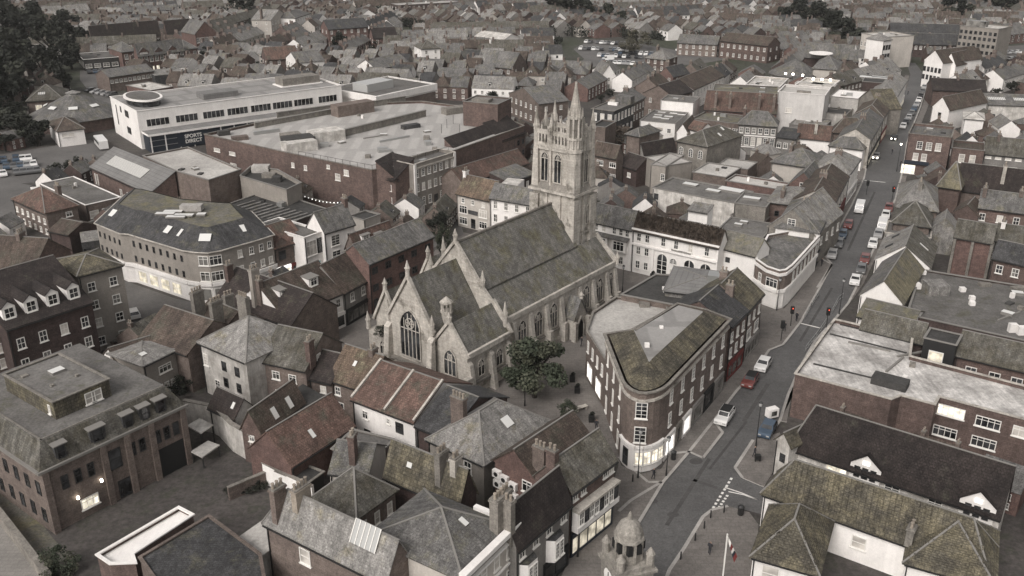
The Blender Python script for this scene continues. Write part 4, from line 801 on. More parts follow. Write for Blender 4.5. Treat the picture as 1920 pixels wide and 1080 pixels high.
L_, W_, H_ = o['dim']; q = MB(); q.box(-.5, -.5, 6.2, L_+.5, -.05, 8.3, 'white'); q.box(-.5, -.05, 6.2, -.05, W_, 8.3, 'white'); q.box(0, -.1, 0, L_, -.02, 5.6, 'brick_brown'); q.obj('fascia', o)
# octagonal hall
c0 = P(140, 238, 0); o = thing('octagonal_hall', 'octagonal hall with tall grey pyramid roof and pale skylights by the dark trees', 'hall', (c0.x, c0.y+3, 0))
q = MB(); R1 = 15; 
for i in range(8):
    a, b = 2*pi*(i+.5)/8, 2*pi*(i+1.5)/8
    q.face([(R1*.93*cos(a), R1*.93*sin(a), 0), (R1*.93*cos(b), R1*.93*sin(b), 0), (R1*.93*cos(b), R1*.93*sin(b), 4), (R1*.93*cos(a), R1*.93*sin(a), 4)], 'brick')
q.obj('wall', o)
for i in range(8):
    a, b = 2*pi*(i+.5)/8, 2*pi*(i+1.5)/8; q = MB(); q.slab([(R1*cos(a), R1*sin(a), 3.8), (R1*cos(b), R1*sin(b), 3.8), (2*cos(b), 2*sin(b), 9.8), (2*cos(a), 2*sin(a), 9.8)], .2, 'slate'); q.obj('roof_panel', o)
q = MB(); q.cyl(0, 0, 9.6, 10.3, 2.2, 2.0, 'glass_mid', 8); q.cyl(0, 0, 10.3, 11, 2.4, .2, 'slate_light', 8); q.obj('lantern', o)
for a in (200, 245, 290, 335):
    q = MB(); q.box(-1.3, -.7, 0, 1.3, .7, .12, 'rooflight'); s_ = q.obj('skylight', o, (8.5*cos(radians(a)), 8.5*sin(radians(a)), 6.95)); s_.rotation_euler = (radians(25), 0, radians(a+90))
mark([(c0.x-16, c0.y-13), (c0.x+16, c0.y-13), (c0.x+16, c0.y+19), (c0.x-16, c0.y+19)])
B('white building with brown hipped roof in front of the octagonal hall', (107, 247), (157, 241), c=(150, 222), h=4.6, r='hip', rh=2.4, wall='white', roof='tile_brown', ch=[], name='building', cat='building', win=[(0, [.25, .5], [2.8], 'blind', 1.6, 1.0)])
B('mossy roofed community building behind the octagonal hall', (50, 190), (118, 186), d=18, h=4.2, r='hip', rh=3.6, wall='brick_brown', roof='slate_moss', ch=[], name='hall', cat='hall', win=[(0, [.3], [1.2], 'dim', 2, 1.6)], sky=[(.4, .4, 2, 1.4)])
# --- upper left school and neighbours
B('long dark roofed brick school range beside the dark trees', (172, 73), (300, 61), rp=(288, 42), h=6.5, rh=5.5, wall='brick_brown', roof='tile_dark', name='school', cat='school', ch=[(.25, .5, 1, 2), (.7, .5, 1, 2)], win=[(0, 12, [1.5], 'blind', 1.4, 2.6)])
B('second dark roofed school range to the right of the long one', (312, 60), (368, 55), rp=(362, 38), h=6.5, rh=5, wall='brick', roof='tile_dark', name='school', cat='school', ch=[(.9, .5, 1.4, 2, 'white')], win=[(0, 5, [1.5], 'mid', 1.6, 2.6)])
B('tall red brick gabled school house with ornate front', (366, 64), (405, 60), d=14, h=9, r='gable', ax=1, rh=5, wall='brick_red', roof='slate', name='school', cat='school', win=[(0, 5, [1.2, 5], 'sash', 1.6, 2.2)])
B('red brick school with three white-edged gables and lit windows', (258, 103), (345, 92), rp=(340, 74), h=7.5, rh=4.0, wall='brick_red', roof='slate', name='school', cat='school', ch=[], win=[(0, 9, [4.2], 'mid', 1.5, 2.2), (0, 9, [.8], 'lit', 1.4, 1.6)], dorm=[(.13, .0, 4.4, .8, 'gable', 'brick_red'), (.45, .0, 3.4, .6, 'gable', 'brick_red'), (.75, .0, 3.4, .6, 'gable', 'brick_red')])
B('brick hall attached to the left of the gabled red school', (228, 98), (258, 95), d=16, h=7, r='hip', rh=3, wall='brick_red', roof='slate', name='school', cat='school', ch=[], win=[(0, 2, [4, 1], 'sash', 1.4, 2)])
B('red brick block at the right end of the gabled school', (346, 93), (370, 90), d=12, h=7, r='hip', rh=3, wall='brick_red', roof='slate', name='school', cat='school', ch=[], win=[(0, 2, [4], 'sash', 1.4, 2), (0, 1, [1], 'lit', 1.4, 2)])
B('low white walled classroom block with flat grey roof near the trees', (156, 112), (222, 107), c=(205, 96), h=4.5, r='flat', par=.1, cop='white', wall='felt_dark', roof='felt', name='classroom_block', cat='school', win=[(3, 6, [1.2], 'blind', 1.6, 2.2), (0, 4, [1.0], 'mid', 2.5, 1.6)])
B('long low brick building with grey roof behind the white retail block', (204, 145), (288, 133), rp=(284, 118), h=5.5, rh=2.0, wall='brick_brown', roof='slate', name='building', cat='building', ch=[], win=[(0, 10, [3.2], 'mid', 1.2, 1.2)])
B('open grey canopy building behind the white retail block', (290, 142), (352, 136), d=14, h=4.6, r='flat', par=.05, wall='slate_dark', roof='slate_light', name='canopy_building', cat='building', win=None)
B('brick bungalow with black roof and white side wall right of the school yard', (388, 140), (416, 136), c=(435, 130), h=4.2, r='gable', ax=1, rh=3.2, wall='white', roof='tile_black', ch=[], win=[(0, [.6], [1.6], 'case', 3, 1.2)])
B('low kiosk with red and white banner behind the glass lantern', (236, 160), (282, 170), d=9, h=4.2, r='flat', par=.1, wall='brick_red', roof='white_stained', name='kiosk', cat='shop', win=None)
# --- white hotel range east of the church
o = B('white county building with slate roof and first floor oriel beside the tower', (1113, 411), (1186, 427), rp=(1200, 398), h=9.0, rh=2.8, wall='white', roof='slate', ch=[], win=[(0, [.08, .28, .55, .72, .88], [6.9], 'sash', .85, 1.3), (0, [.75], [1.0], 'sash', 1.0, 1.6), (0, [.3], [.2], 'dark', 1.2, 2.2)])
L_, W_, H_ = o['dim']; q = MB()
for u in (.25, .72): q.box(u*L_-1.5, -.8, 3.6, u*L_+1.5, -.02, 6.2, 'white')
q.slab([(.1, -1.1, 6.25), (L_*.95, -1.1, 6.25), (L_*.95, -.02, 6.7), (.1, -.02, 6.7)], .15, 'slate'); bay = q.obj('oriel', o)
for u in (.25, .72):
    wv = win_mesh('case', 2.4, 1.9); put(wv[0], 'window', bay, (u*L_, -.81, 4.0)); put(wv[1], 'pane', bay, (u*L_, -.81, 4.0))
o = B('long white assembly hall with heather-brown roof and tall arched windows', (1187, 427), (1349, 462), rp=(1364, 431), h=9.0, rh=2.6, wall='white', roof='heather_roof', name='assembly_hall', cat='hall', ch=[],
  win=[(0, [.08, .18], [6.6, 3.9, 1.0], 'sash', .95, 1.6), (0, [.37, .52, .685, .87], [6.6], 'sash', .95, 1.7), (0, [.37, .685, .87], [1.0], 'arch', 2.0, 4.0), (0, [.5], [3.6], 'arch', 1.4, 1.0), (0, [.5], [.1], 'blind', 1.3, 2.4)])
HALL = o; L_, W_, H_ = o['dim']; q = MB(); q.box(0, -.4, 5.75, L_, -.02, 6.1, 'white'); q.box(-.1, -.35, 8.8, L_+.1, -.02, 9.1, 'white'); q.box(.25*L_, -.3, 0, .25*L_+.4, -.02, 5.75, 'white'); q.box(.985*L_, -.3, 0, L_, -.02, 8.8, 'white'); q.obj('cornice', o)
q = MB(); q.box(-2, -.1, 0, 2, -.02, .35, 'slate_light'); q.obj('name_band', o, (.58*L_, 0, 6.15))
o = B('white house with pale mossy roof and square bay right of the assembly hall', (1350, 462), (1417, 479), rp=(1431, 447), h=8.0, rh=2.3, wall='white', roof='felt_moss', ch=[], win=[(0, [.25], [5.3], 'dark', .9, 1.0), (0, [.25], [1.6], 'case', 2.0, 2.0), (0, [.8], [1.8], 'dark', 1.0, 1.2)])
B('white stair box with dark doorway on the flat roofs behind the assembly hall', (1291, 393), (1327, 399), d=3, h=12.4, r='shed', rh=.6, wall='white', roof='slate_light', name='stair_box', cat='roof structure', win=[(0, [.35], [8.0], 'shop_dark', 2.0, 2.2)], pipes=False)
# flat roofs behind
B('long flat grey roofed block with pale rooflights behind the assembly hall', (1224, 352), (1377, 381), c=(1392, 356), h=6.0, r='flat', par=.15, wall='white_stained', roof='felt', name='building', cat='building', win=[(0, [.05], [3.4], 'dark', 1.1, 1.4)], bx=[(.3, .7, 3.4, 1.8, .4, 'rooflight'), (.62, .55, 3.2, 1.6, .4, 'rooflight'), (.78, .8, 5.5, 2.6, .5, 'rooflight')])
B('grey flat roofed extension with one pale rooflight by the high street backs', (1377, 381), (1436, 389), c=(1440, 366), h=7.0, r='flat', par=.1, wall='stone_dark', roof='felt', name='extension', cat='building', win=None, bx=[(.4, .5, 3.6, 1.6, .5, 'rooflight')])
B('low brown brick extension with two small white rooflights', (1370, 404), (1434, 415), c=(1436, 398), h=3.6, r='flat', par=.1, wall='brick_brown', roof='tile_red', name='extension', cat='building', win=None, bx=[(.55, .8, 1.4, .8, .3, 'rooflight'), (.85, .8, 1.0, .6, .3, 'rooflight')])
B('wide low grey felt roof directly behind the assembly hall', (1345, 432), (1430, 446), c=(1438, 418), h=5.6, r='flat', par=.1, wall='render_grey', roof='felt', name='extension', cat='building', win=None)
B('red brick flat roofed block with pale grey top below the car park street', (1361, 339), (1464, 356), c=(1472, 342), h=6.4, r='flat', par=.3, wall='brick_red', roof='concrete', name='building', cat='building', win=None)
B('brown brick box with weathered pale roof right of the stepped beige block', (1298, 323), (1361, 333), c=(1374, 312), h=6.4, r='flat', par=.1, wall='brick_brown', roof='concrete', name='building', cat='building', win=None)
B('beige stepped flat roofed block with small white door box', (1220, 309), (1248, 313), c=(1262, 288), h=7.2, r='flat', par=.08, wall='beige', roof='concrete', name='building', cat='building', win=[(0, [.85], [3.6], 'sash', 1.1, 1.8)])
B('beige flat roofed wing with stained walls joined to the stepped block', (1249, 311), (1297, 304), d=9, h=7.1, r='flat', par=.08, wall='beige', roof='concrete', name='building', cat='building', win=None)
B('pale low roof terrace behind the brown brick box', (1345, 310), (1402, 318), c=(1408, 303), h=5, r='flat', par=.1, wall='brick_brown', roof='concrete', name='building', cat='building', win=None)
B('long hipped grey roof building with arched window end and ivy side wall', (1270, 264), (1326, 275), c=(1381, 251), h=9.6, r='hip', ax=1, rh=2.6, wall='stone_dark', roof='slate_moss', name='building', cat='building', ch=[], win=[(0, [.15, .48, .8], [6.2], 'arch', 1.1, 2.0)], sky=[(.5, .4, .7, 1.2, 'rooflight', 1), (.7, .7, .7, 1.2, 'rooflight', 1)])
B('brown tiled house with wide white casements right of the church tower', (1113, 287), (1156, 295), rp=(1168, 273), h=7.4, rh=2.6, wall='brick_brown', roof='tile_brown', ch=[], win=[(0, [.3, .85], [4.6, 1.6], 'case', 1.9, 1.3)])
B('low dark roofed cottage between tower and stepped beige block', (1160, 307), (1194, 318), rp=(1212, 295), h=4.6, rh=2.4, wall='brick_dark', roof='tile_dark', ch=[], win=[(0, [.6], [2], 'case', 1.2, 1.2)])
B('wide dark green-brown roof with low stone wall left of the ivy wall', (1208, 293), (1268, 282), rp=(1266, 262), h=5.0, rh=3.0, wall='render_grey', roof='tile_dark', ch=[], name='building', cat='building', win=[(0, [.3, .38], [2.4], 'dark', .8, 1.3)])
B('tall narrow hipped house with half brick half slate-hung walls', (1174, 251), (1199, 256), c=(1229, 243), h=10.0, r='hip', ax=1, rh=1.4, wall='brick_brown', roof='slate', ch=[], win=[(1, [.2, .5], [4, 7], 'dark', .8, 1.2)])
B('plain brown brick box tower behind the church spire', (1108, 236), (1135, 239), c=(1142, 226), h=9.4, r='flat', par=.3, wall='brick_brown', roof='felt_dark', name='building', cat='building', win=None)
B('mansard office with black slate storey and white round-topped windows', (1109, 204), (1151, 209), c=(1188, 192), h=10.2, r='flat', par=.15, cop='stone_dark', wall='slate_dark', roof='felt', name='office', cat='office', win=[(0, 3, [7.0], 'blind', 1.3, 2.2), (1, 6, [7.0], 'blind', 1.2, 2.1), (1, 5, [3.0], 'sash', 1, 1.8)], bx=[(.7, .85, 5, 3, 2.4, 'slate'), (.4, .6, 3, 1, .8, 'white'), (.3, .8, 3, 1, .9, 'stone')])
B('tall brick terrace with white windows right of the black mansard office', (1187, 193), (1209, 182), d=9, h=9, rh=2.4, wall='brick_brown', roof='slate', ch=[(.5, .5, 1, 3)], win=[(0, 4, [6.2, 3.3], 'sash', .9, 1.6)])
B('cube shaped white rendered building with flat grey roof', (1239, 188), (1300, 193), c=(1321, 183), h=8.4, r='flat', par=.1, wall='white', roof='felt', name='building', cat='building', win=[(0, [.35], [1], 'dark', .9, 2), (1, [.4], [1], 'blind', 1.6, 3)])
o = B('low white clinic with flat roof, seven pale rooflights and small sign', (1200, 226), (1266, 232), c=(1297, 212), h=5.4, r='flat', par=.15, wall='white', roof='felt', name='clinic', cat='building', win=[(0, [.84], [2.4], 'sash', 1.2, 1.4)], bx=[(.35, .35, 2.6, 1.5, .35, 'rooflight'), (.3, .55, 2.4, 1.2, .35, 'rooflight'), (.3, .8, 2.4, 1.2, .35, 'rooflight'), (.6, .3, 2.4, 1.3, .35, 'rooflight'), (.62, .5, 2.6, 1.4, .35, 'rooflight'), (.65, .8, 2.4, 1.4, .35, 'rooflight'), (.9, .75, 2.4, 1.2, .35, 'rooflight')])
q = MB(); q.box(-3, -.08, 0, 3, -.02, .9, 'stone'); q.cyl(-3.8, -.1, .05, .85, .4, .4, 'slate_dark', 8); q.obj('sign_panel', o, (o['dim'][0]*.38, 0, 2.9))
B('steep brown roofed link between the white clinic and the brick range', (1268, 248), (1290, 250), c=(1296, 232), h=4.5, r='gable', ax=1, rh=2.5, wall='white', roof='tile_brown', ch=[], win=[(0, [.5], [1.2], 'case', 1.6, 1.2)])
B('small white walled house below the brick range', (1289, 240), (1313, 246), c=(1318, 236), h=5.4, r='gable', rh=1.8, wall='white', roof='tile_red', ch=[], win=[(0, [.5], [2.4], 'sash', .9, 1.5)])
B('flat roofed brick range with row of dark casements behind ivy wall house', (1298, 222), (1388, 233), c=(1392, 217), h=5.8, r='flat', par=.3, wall='brick_brown', roof='felt_moss', name='building', cat='building', win=[(0, [.2, .34, .55, .75, .92], [2.8], 'case', 2.0, 1.5)])
B('great brick hall with mossy green-brown roof above the brick range', (1320, 205), (1456, 213), rp=(1460, 176), h=6.5, rh=4.5, wall='brick_red', roof='tile_red', name='hall', cat='hall', ch=[(.15, .1, .5, 3), (.35, .1, .5, 3), (.75, .1, .5, 3), (.95, .1, .5, 3)], win=None)
B('dark moss topped parapet wing behind the great brick hall', (1335, 176), (1459, 182), c=(1462, 163), h=10, r='flat', par=.2, wall='brick_brown', roof='felt_moss', name='building', cat='building', win=None)
o = B('grey brick town house with grey hipped roof and two rows of white sashes', (1385, 231), (1457, 236), rp=(1440, 209), h=8.8, r='hip', rh=3.0, wall='render_grey', roof='slate', ch=[(.1, .8, .5, 4, 'brick')], win=[(0, 6, [6.2], 'sash', 1.1, 1.6), (0, 6, [2.8], 'sash', 1.2, 2.3)])
q = MB(); q.box(-.05, -.2, 5.4, o['dim'][0]+.05, -.02, 5.7, 'white'); q.box(-.05, -.2, 2.2, o['dim'][0]+.05, -.02, 2.45, 'white'); q.obj('band', o)
B('small grey house with three white windows right of the hipped town house', (1456, 256), (1493, 261), c=(1496, 245), h=6.2, rh=1.6, wall='render_grey', roof='slate_dark', ch=[], win=[(0, 3, [3.2], 'case', 1.2, 1.6)])
B('white parapeted house with plum-brown roof behind the high street', (1494, 254), (1556, 260), rp=(1562, 240), h=6.6, rh=3.0, wall='white', roof='tile_red', ch=[(.55, .3, .8, 2, 'stone')], win=[(0, [.25], [3.2], 'sash', 1.3, 1.4)])
B('white walled corner house with wide grey hipped roof and arched dark windows', (1555, 272), (1618, 280), rp=(1600, 245), h=6.0, r='hip', rh=3.4, wall='white', roof='slate', ch=[], win=[(0, [.25, .5, .75], [1.6], 'arch', 1.4, 2.4)])
B('mossy brown hipped house behind the arched-window corner', (1562, 246), (1624, 250), rp=(1625, 222), h=7.0, r='hip', rh=3.4, wall='brick_brown', roof='tile_brown', ch=[(.3, .6, .8, 3)], win=None)
B('large white rendered block with stepped roof parapets', (1459, 172), (1547, 179), c=(1557, 165), h=12.5, r='flat', par=.6, cop='white', wall='render_pale', roof='concrete', name='white_block', cat='building', win=[(0, [.27], [6.4], 'case', 2.0, 1.6)], bx=[(.5, .4, 4, 1.5, .5, 'stone_dark')])
B('white lower tier in front of the stepped white block', (1457, 199), (1521, 206), c=(1528, 190), h=6.4, r='flat', par=.1, wall='render_pale', roof='felt', name='building', cat='building', win=None)
B('wide white membrane roof right of the stepped white block', (1557, 181), (1610, 186), c=(1625, 172), h=8.6, r='flat', par=.1, wall='concrete', roof='white', name='building', cat='building', win=None)
B('black flat roof with stained white front wall near the high street', (1520, 208), (1587, 215), c=(1592, 197), h=5.4, r='flat', par=.2, wall='white_stained', roof='felt_dark', name='building', cat='building', win=None)
B('low grey glazed roof behind the plum-roofed white house', (1480, 233), (1543, 240), c=(1546, 224), h=4.6, r='flat', par=.1, wall='render_grey', roof='slate_light', name='building', cat='building', win=None)
B('stone gabled chapel-like house with moss yellow slope by the high street', (1607, 188), (1650, 205), d=7, h=8.0, r='gable', ax=1, rh=4.6, wall='stone_dark', roof='moss_roof', ch=[], name='gabled_house', cat='house', win=None)
B('black flat roofed shop with two bright rooflights above the chapel-like house', (1617, 153), (1673, 157), c=(1687, 145), h=9.4, r='flat', par=.1, wall='brick_dark', roof='felt_dark', name='shop_building', cat='shop', win=None, bx=[(.3, .7, 9, 3, .3, 'rooflight'), (.6, .8, 7, 2.5, .3, 'rooflight')])
B('pale flat roofs with raised white frames left of the lit terrace', (1398, 158), (1462, 163), c=(1486, 148), h=9.0, r='flat', par=.4, cop='white', wall='stone', roof='white_stained', name='building', cat='building', win=None)
B('pale flat roof edged by a row of lit lamps', (1490, 160), (1555, 166), c=(1562, 150), h=9.0, r='flat', par=.4, cop='white', wall='stone', roof='white_stained', name='building', cat='building', win=None, bx=[(.3, .4, 9, 4, .5, 'concrete'), (.72, .45, 8, 4, .5, 'concrete')])
B('stone hipped pavilion above the lit terrace', (1524, 128), (1568, 131), c=(1590, 117), h=8, r='hip', rh=3.4, wall='cream', roof='slate', ch=[], name='pavilion', cat='building', win=None)
c0 = P(1494, 140, 5); o = thing('octagonal_pavilion', 'octagonal pavilion with radiating grey roof above the lit terrace', 'pavilion', (c0.x, c0.y+3, 0))
q = MB(); q.cyl(0, 0, 0, 5, 9, 9, 'cream', 8); q.obj('wall', o); q = MB(); q.cyl(0, 0, 5, 10.5, 10, .3, 'slate', 10); q.obj('roof', o); mark([(c0.x-10, c0.y-7), (c0.x+10, c0.y-7), (c0.x+10, c0.y+13), (c0.x-10, c0.y+13)])
o = B('dark slate roofed hall with white oval disc on its wall near the top', (1508, 103), (1600, 108), rp=(1606, 86), h=8, rh=4.5, wall='brick_dark', roof='slate', name='hall', cat='hall', ch=[], win=None)
q = MB(); q.cyl(0, 0, 0, .3, 4.6, 4.6, 'white', 16); q.obj('disc', o, (o['dim'][0]*.35, -4, 9.5))
# high street, left side
PB('corner shop block with white curved parapet running from the square up the street', [(1418, 486), (1438, 500), (1462, 508), (1474, 506), (1486, 497), (1536, 442), (1500, 430), (1440, 441)], 7.4, r='flat', par=.8, cop='white', wall='brick_brown', roof='slate', name='shop_building', cat='shop', wins=[(0, [.5], [3.9], 'sash', 1.0, 1.6), (1, [.5], [3.9], 'case', 2.4, 1.7), (4, 7, [3.9], 'sash', 1.0, 1.9), (1, [.5], [.4], 'shopmid', 3.0, 2.4), (4, 5, [.4], 'shopmid', 2.4, 2.4), (2, [.5], [.4], 'shopmid', 1.4, 2.4)], bands=[(None, 3.2, .6, .3, 'white'), (None, 0, 3.2, .04, 'white'), (None, 6.4, .5, .25, 'white')])
B('grey slate gabled building with white-framed attic window behind the shops', (1440, 424), (1526, 441), c=(1546, 392), h=7.4, r='gable', ax=1, rh=4.4, wall='stone_dark', roof='slate_light', name='shop_building', cat='shop', ch=[], win=[(0, [.5], [8.0], 'sash', 1.6, 1.8), (1, 5, [4], 'sash', 1, 1.6)])
B('light grey hipped roof with brick flank on the high street', (1440, 378), (1534, 390), c=(1552, 362), h=7.0, r='hip', rh=2.2, wall='brick', roof='slate_light', name='shop_building', cat='shop', ch=[(.25, .2, .3, 4)], win=[(0, [.2], [4], 'dark', 1, 1.2)])
B('brick gable with small white window and pale roof patches', (1478, 346), (1530, 353), c=(1553, 330), h=6.4, r='gable', ax=1, rh=3.2, wall='brick_red', roof='slate', name='shop_building', cat='shop', ch=[], win=[(0, [.5], [5.8], 'sash', 1.2, 1.5)])
B('broad grey hipped shop building below the side street', (1447, 303), (1527, 315), c=(1600, 302), h=7.0, r='hip', rh=2.8, wall='cream', roof='slate', name='shop_building', cat='shop', ch=[(.3, .4, 1, 3)], win=None)
for i, (a, b, w_, lab) in enumerate([((1534, 436), (1560, 386), 'white', 'narrow white fronted shop facing the parked vans'), ((1561, 384), (1590, 330), 'cream', 'pale narrow shopfronts above the parked dark cars'), ((1592, 325), (1612, 298), 'white', 'white shopfront at the side street crossing'), ((1632, 262), (1655, 222), 'stone', 'pale stone shop row with projecting bays beside the street lamps'), ((1656, 220), (1680, 184), 'cream', 'cream shops with lit windows on the upper high street'), ((1681, 180), (1700, 150), 'white', 'white shop row at the bend of the high street')]):
    B(lab, a, b, d=8, h=8.0, r='gable' if i % 2 else 'hip', rh=2.4, wall=w_, roof=('slate', 'tile_brown', 'slate_light')[i % 3], name='shop_building', cat='shop', ch=[(.5, .5, 1, 3)], win=[(0, 5, [4.4], 'sash', 1.0, 1.7)], shop=[(0, .02, .98, 3.0, ('black', 'red_paint', 'white')[i % 3], 'lit_dim' if i > 2 else 'glass_mid')], mk=True)
# high street, right side
o = B('dark red brick corner shop with blue fascia and bright window at the crossing', (1704, 250), (1784, 258), d=13, h=10.8, r='flat', par=.6, cop='stone_dark', wall='brick', roof='slate', name='shop_building', cat='shop', win=[(0, [.3, .52, .74], [7.0], 'sash', 1.4, 2.0), (0, [.25, .45], [4.0], 'blind', 1.3, 1.9), (0, [.12], [.3], 'lit', 3.4, 2.4)])
q = MB(); q.box(0, -.6, 3.0, 6.0, -.02, 3.8, 'navy'); q.obj('fascia', o)
B('plain red brick house with two pale blinds right of the blue fascia shop', (1785, 277), (1846, 283), d=9, h=7.8, r='flat', par=.4, wall='brick', roof='tile_brown', name='house', win=[(0, [.35, .68], [4.2], 'blind', 1.4, 2.2)])
B('mossy roofed grey brick terrace with white bays at the right edge', (1846, 283), (1960, 294), rp=(1930, 262), h=7.4, rh=3.4, wall='render_grey', roof='slate_moss', ch=[(.2, .6, 1, 3)], win=[(0, 6, [5.6], 'blind', 1.4, .6), (0, 3, [2.0], 'case', 2.6, 1.9)])
B('long dark brown tiled terrace roof with party parapets at the right', (1795, 348), (1960, 368), rp=(1925, 323), h=5.4, rh=5.0, wall='brick_brown', roof='tile_dark', name='terrace', cat='house', ch=[(.5, .4, .8, 3, 'stone')], win=None)
B('steep pyramid roof bright with yellow-green moss', (1758, 348), (1800, 354), c=(1803, 330), h=6.0, r='hip', rh=4.6, wall='brick', roof='moss_yellow', ch=[], win=None)
B('big pale hipped roof with dark stack at the crossing', (1684, 388), (1757, 396), c=(1752, 352), h=7.0, r='hip', rh=4.0, wall='brick_brown', roof='slate_light', name='shop_building', cat='shop', ch=[(.5, .35, .4, 4, 'stone_dark')], win=None)
B('brown-grey hipped roof house just below the pale hipped roof', (1674, 416), (1743, 425), c=(1745, 396), h=6.2, r='hip', rh=3.2, wall='brick_brown', roof='slate_moss', ch=[], win=None)
B('slate roofed brick terrace with chimneys right of the pale hips', (1835, 388), (1960, 404), rp=(1930, 365), h=7.4, rh=2.8, wall='brick', roof='slate', ch=[(.05, .4, 1, 4), (.6, .5, 1, 3)], win=[(0, [.08, .35, .6, .85], [4.6], 'sash', 1.2, 1.6), (0, [.3, .7], [1.5], 'sash', 1.2, 1.6)])
B('small brick gable with pointed roof and white casement', (1788, 398), (1834, 406), d=7, h=5.6, r='gable', ax=1, rh=2.0, wall='brick', roof='tile_brown', ch=[], win=[(0, [.45], [2.8], 'case', 1.4, 1.2)])
B('little grey gabled lantern roof with white sill board', (1746, 428), (1790, 434), d=7, h=5.2, r='gable', ax=1, rh=2.2, wall='slate_light', roof='slate_light', ch=[], name='roof_lantern_house', cat='house', win=None)
B('flat roofed yard building edged with white fascia above the first white gable', (1660, 436), (1745, 447), c=(1748, 425), h=4.6, r='flat', par=.15, cop='stone', wall='white_stained', roof='felt', name='building', cat='building', win=None)
o = B('brick building with mossy roof and two tall buttressed brick bays', (1790, 440), (1862, 452), rp=(1860, 425), h=8.2, rh=2.6, wall='brick_red', roof='slate_moss', ch=[], name='building', cat='building', win=None)
for u_ in (.0, .47, .96): q = MB(); q.box(0, -.5, 0, .5, -.02, 7.6, 'stone_dark'); q.obj('buttress', o, (u_*o['dim'][0], 0, 0))
B('brick house with dark mossy roof and two white windows at the right edge', (1862, 480), (1960, 502), rp=(1935, 462), h=7.0, rh=2.6, wall='brick', roof='slate_dark', ch=[], win=[(0, [.17, .48, .8], [4.0], 'sash', 1.2, 1.6)])
B('grey roofed rear wing with white dormer posts at the right edge', (1866, 450), (1960, 464), c=(1940, 436), h=8, rh=2.0, wall='render_grey', roof='slate_moss', ch=[(.1, .4, 1, 2, 'white')], win=None)
B('white-gabled warehouse with pale grey roof and two black roof hatches', (1642, 486), (1743, 502), rp=None, c=(1762, 462), h=5.6, r='gable', ax=1, rh=3.4, wall='white', roof='slate_light', roof2='slate_moss', name='warehouse', cat='warehouse', ch=[], win=None, sky=[(.35, .35, 1.4, 1.6, 'black', 3), (.75, .45, 1.4, 1.6, 'black', 3), (.5, .4, .6, 2.0, 'rooflight', 1)])
B('white-gabled warehouse with yellow moss on its right roof slope', (1613, 553), (1692, 569), c=(1724, 502), h=6.0, r='gable', ax=1, rh=3.2, wall='white', roof='slate', roof2='moss_yellow', name='warehouse', cat='warehouse', ch=[], win=None)
PB('very wide grey flat roof with vents behind the white-gabled warehouses', [(1700, 590), (1925, 640), (2010, 600), (1990, 556), (1925, 538), (1728, 506)], 5.2, roof='felt', wall='brick_dark', par=.25, name='flat_roofed_store', cat='building',
   bx=[(1752, 548, 3.5, 3.5, 1.8, 'slate_light'), (1718, 540, 1.2, 1.2, .9, 'white'), (1804, 546, .9, .9, .7, 'white', 'air_vent'), (1730, 514, .9, .9, .7, 'white', 'air_vent'), (1822, 562, .8, .8, .7, 'white', 'air_vent'), (1822, 572, .8, .8, .7, 'white', 'air_vent'), (1846, 536, 2.0, 1, .5, 'stone_dark'), (1912, 544, 3, 1, .6, 'stone_dark'), (1897, 622, 1.2, .8, 1.4, 'white', 'air_conditioner'), (1914, 627, 1.2, .8, 1.4, 'white', 'air_conditioner')])
B('white flank wall building with small brown peak by the zigzag railings', (1608, 592), (1708, 617), d=8, h=4.6, r='gable', rh=1.6, wall='white', roof='felt_moss', name='building', cat='building', ch=[], win=None)
B('long mossy grey slope with brick wall and white windows at the right', (1793, 664), (1960, 703), rp=(1940, 648), h=7.2, rh=2.4, wall='brick', roof='slate_moss', ch=[], name='building', cat='building', win=[(0, [.2, .47, .72], [4.2], 'sash', 1.5, 1.6)])
B('mossy grey sloped roof between the zigzag railings and the black wall', (1614, 612), (1730, 640), rp=(1738, 606), h=6.8, rh=2.2, wall='brick_dark', roof='slate_moss', ch=[], name='building', cat='building', win=None)
B('black clad wall box with one dim lit window beside the stained white roof', (1733, 634), (1793, 648), d=4, h=9.2, r='flat', par=.1, wall='black', roof='felt_dark', name='wall_box', cat='building', win=[(0, [.45], [5.0], 'dim', 2.0, 2.6)], pipes=False)
PB('long brick hall with low parapet, stained white ribbed roof and broad white windows', [(1491, 701), (1671, 749), (1689, 742), (1753, 759), (1761, 744), (1960, 797), (1990, 742), (1706, 668), (1711, 633), (1565, 599)], 6.8, roof='membrane', wall='brick', par=.55, cop='stone', name='hall', cat='hall', wins=[(4, [.14], [4.4], 'litw', 3.4, 1.5), (4, [.5, .85], [4.2], 'case', 3.0, 1.5), (4, [.12, .5], [1.2], 'case', 3.0, 1.5)], bx=[(1668, 722, 4.6, 2.2, 1.1, 'felt_dark', 'roof_box', -.6)])
q = MB()
for (a, b) in (((1525, 682), (1690, 722)), ((1556, 626), (1700, 662)), ((1575, 608), (1704, 640))): q.bar(P(*a, 6.3), P(*b, 6.3), .3, 'felt_dark', .15)
q_ = q.obj('gutter'); tag(q_, 'dark gutters crossing the stained white ribbed roof', 'gutter')
o = B('white hall under a huge near-black tiled roof with two lit gablets', (1483, 830), (1878, 962), rp=(1907, 875), h=4.6, r='hip', hr=False, rh=5.0, wall='white_stained', roof='tile_black', name='hall', cat='hall', ch=[], win=[(0, [.245], [2.0], 'lit', 2.6, 1.5), (0, [.52], [1.8], 'case', 1.8, 1.8), (0, [.72], [1.8], 'case', 1.6, 1.8)], dorm=[(.385, -.09, 3.6, .75, 'gable', 'white'), (.9, -.09, 3.8, .75, 'gable', 'white')])
L_ = o['dim'][0]; W20 = o['dim'][1]/2
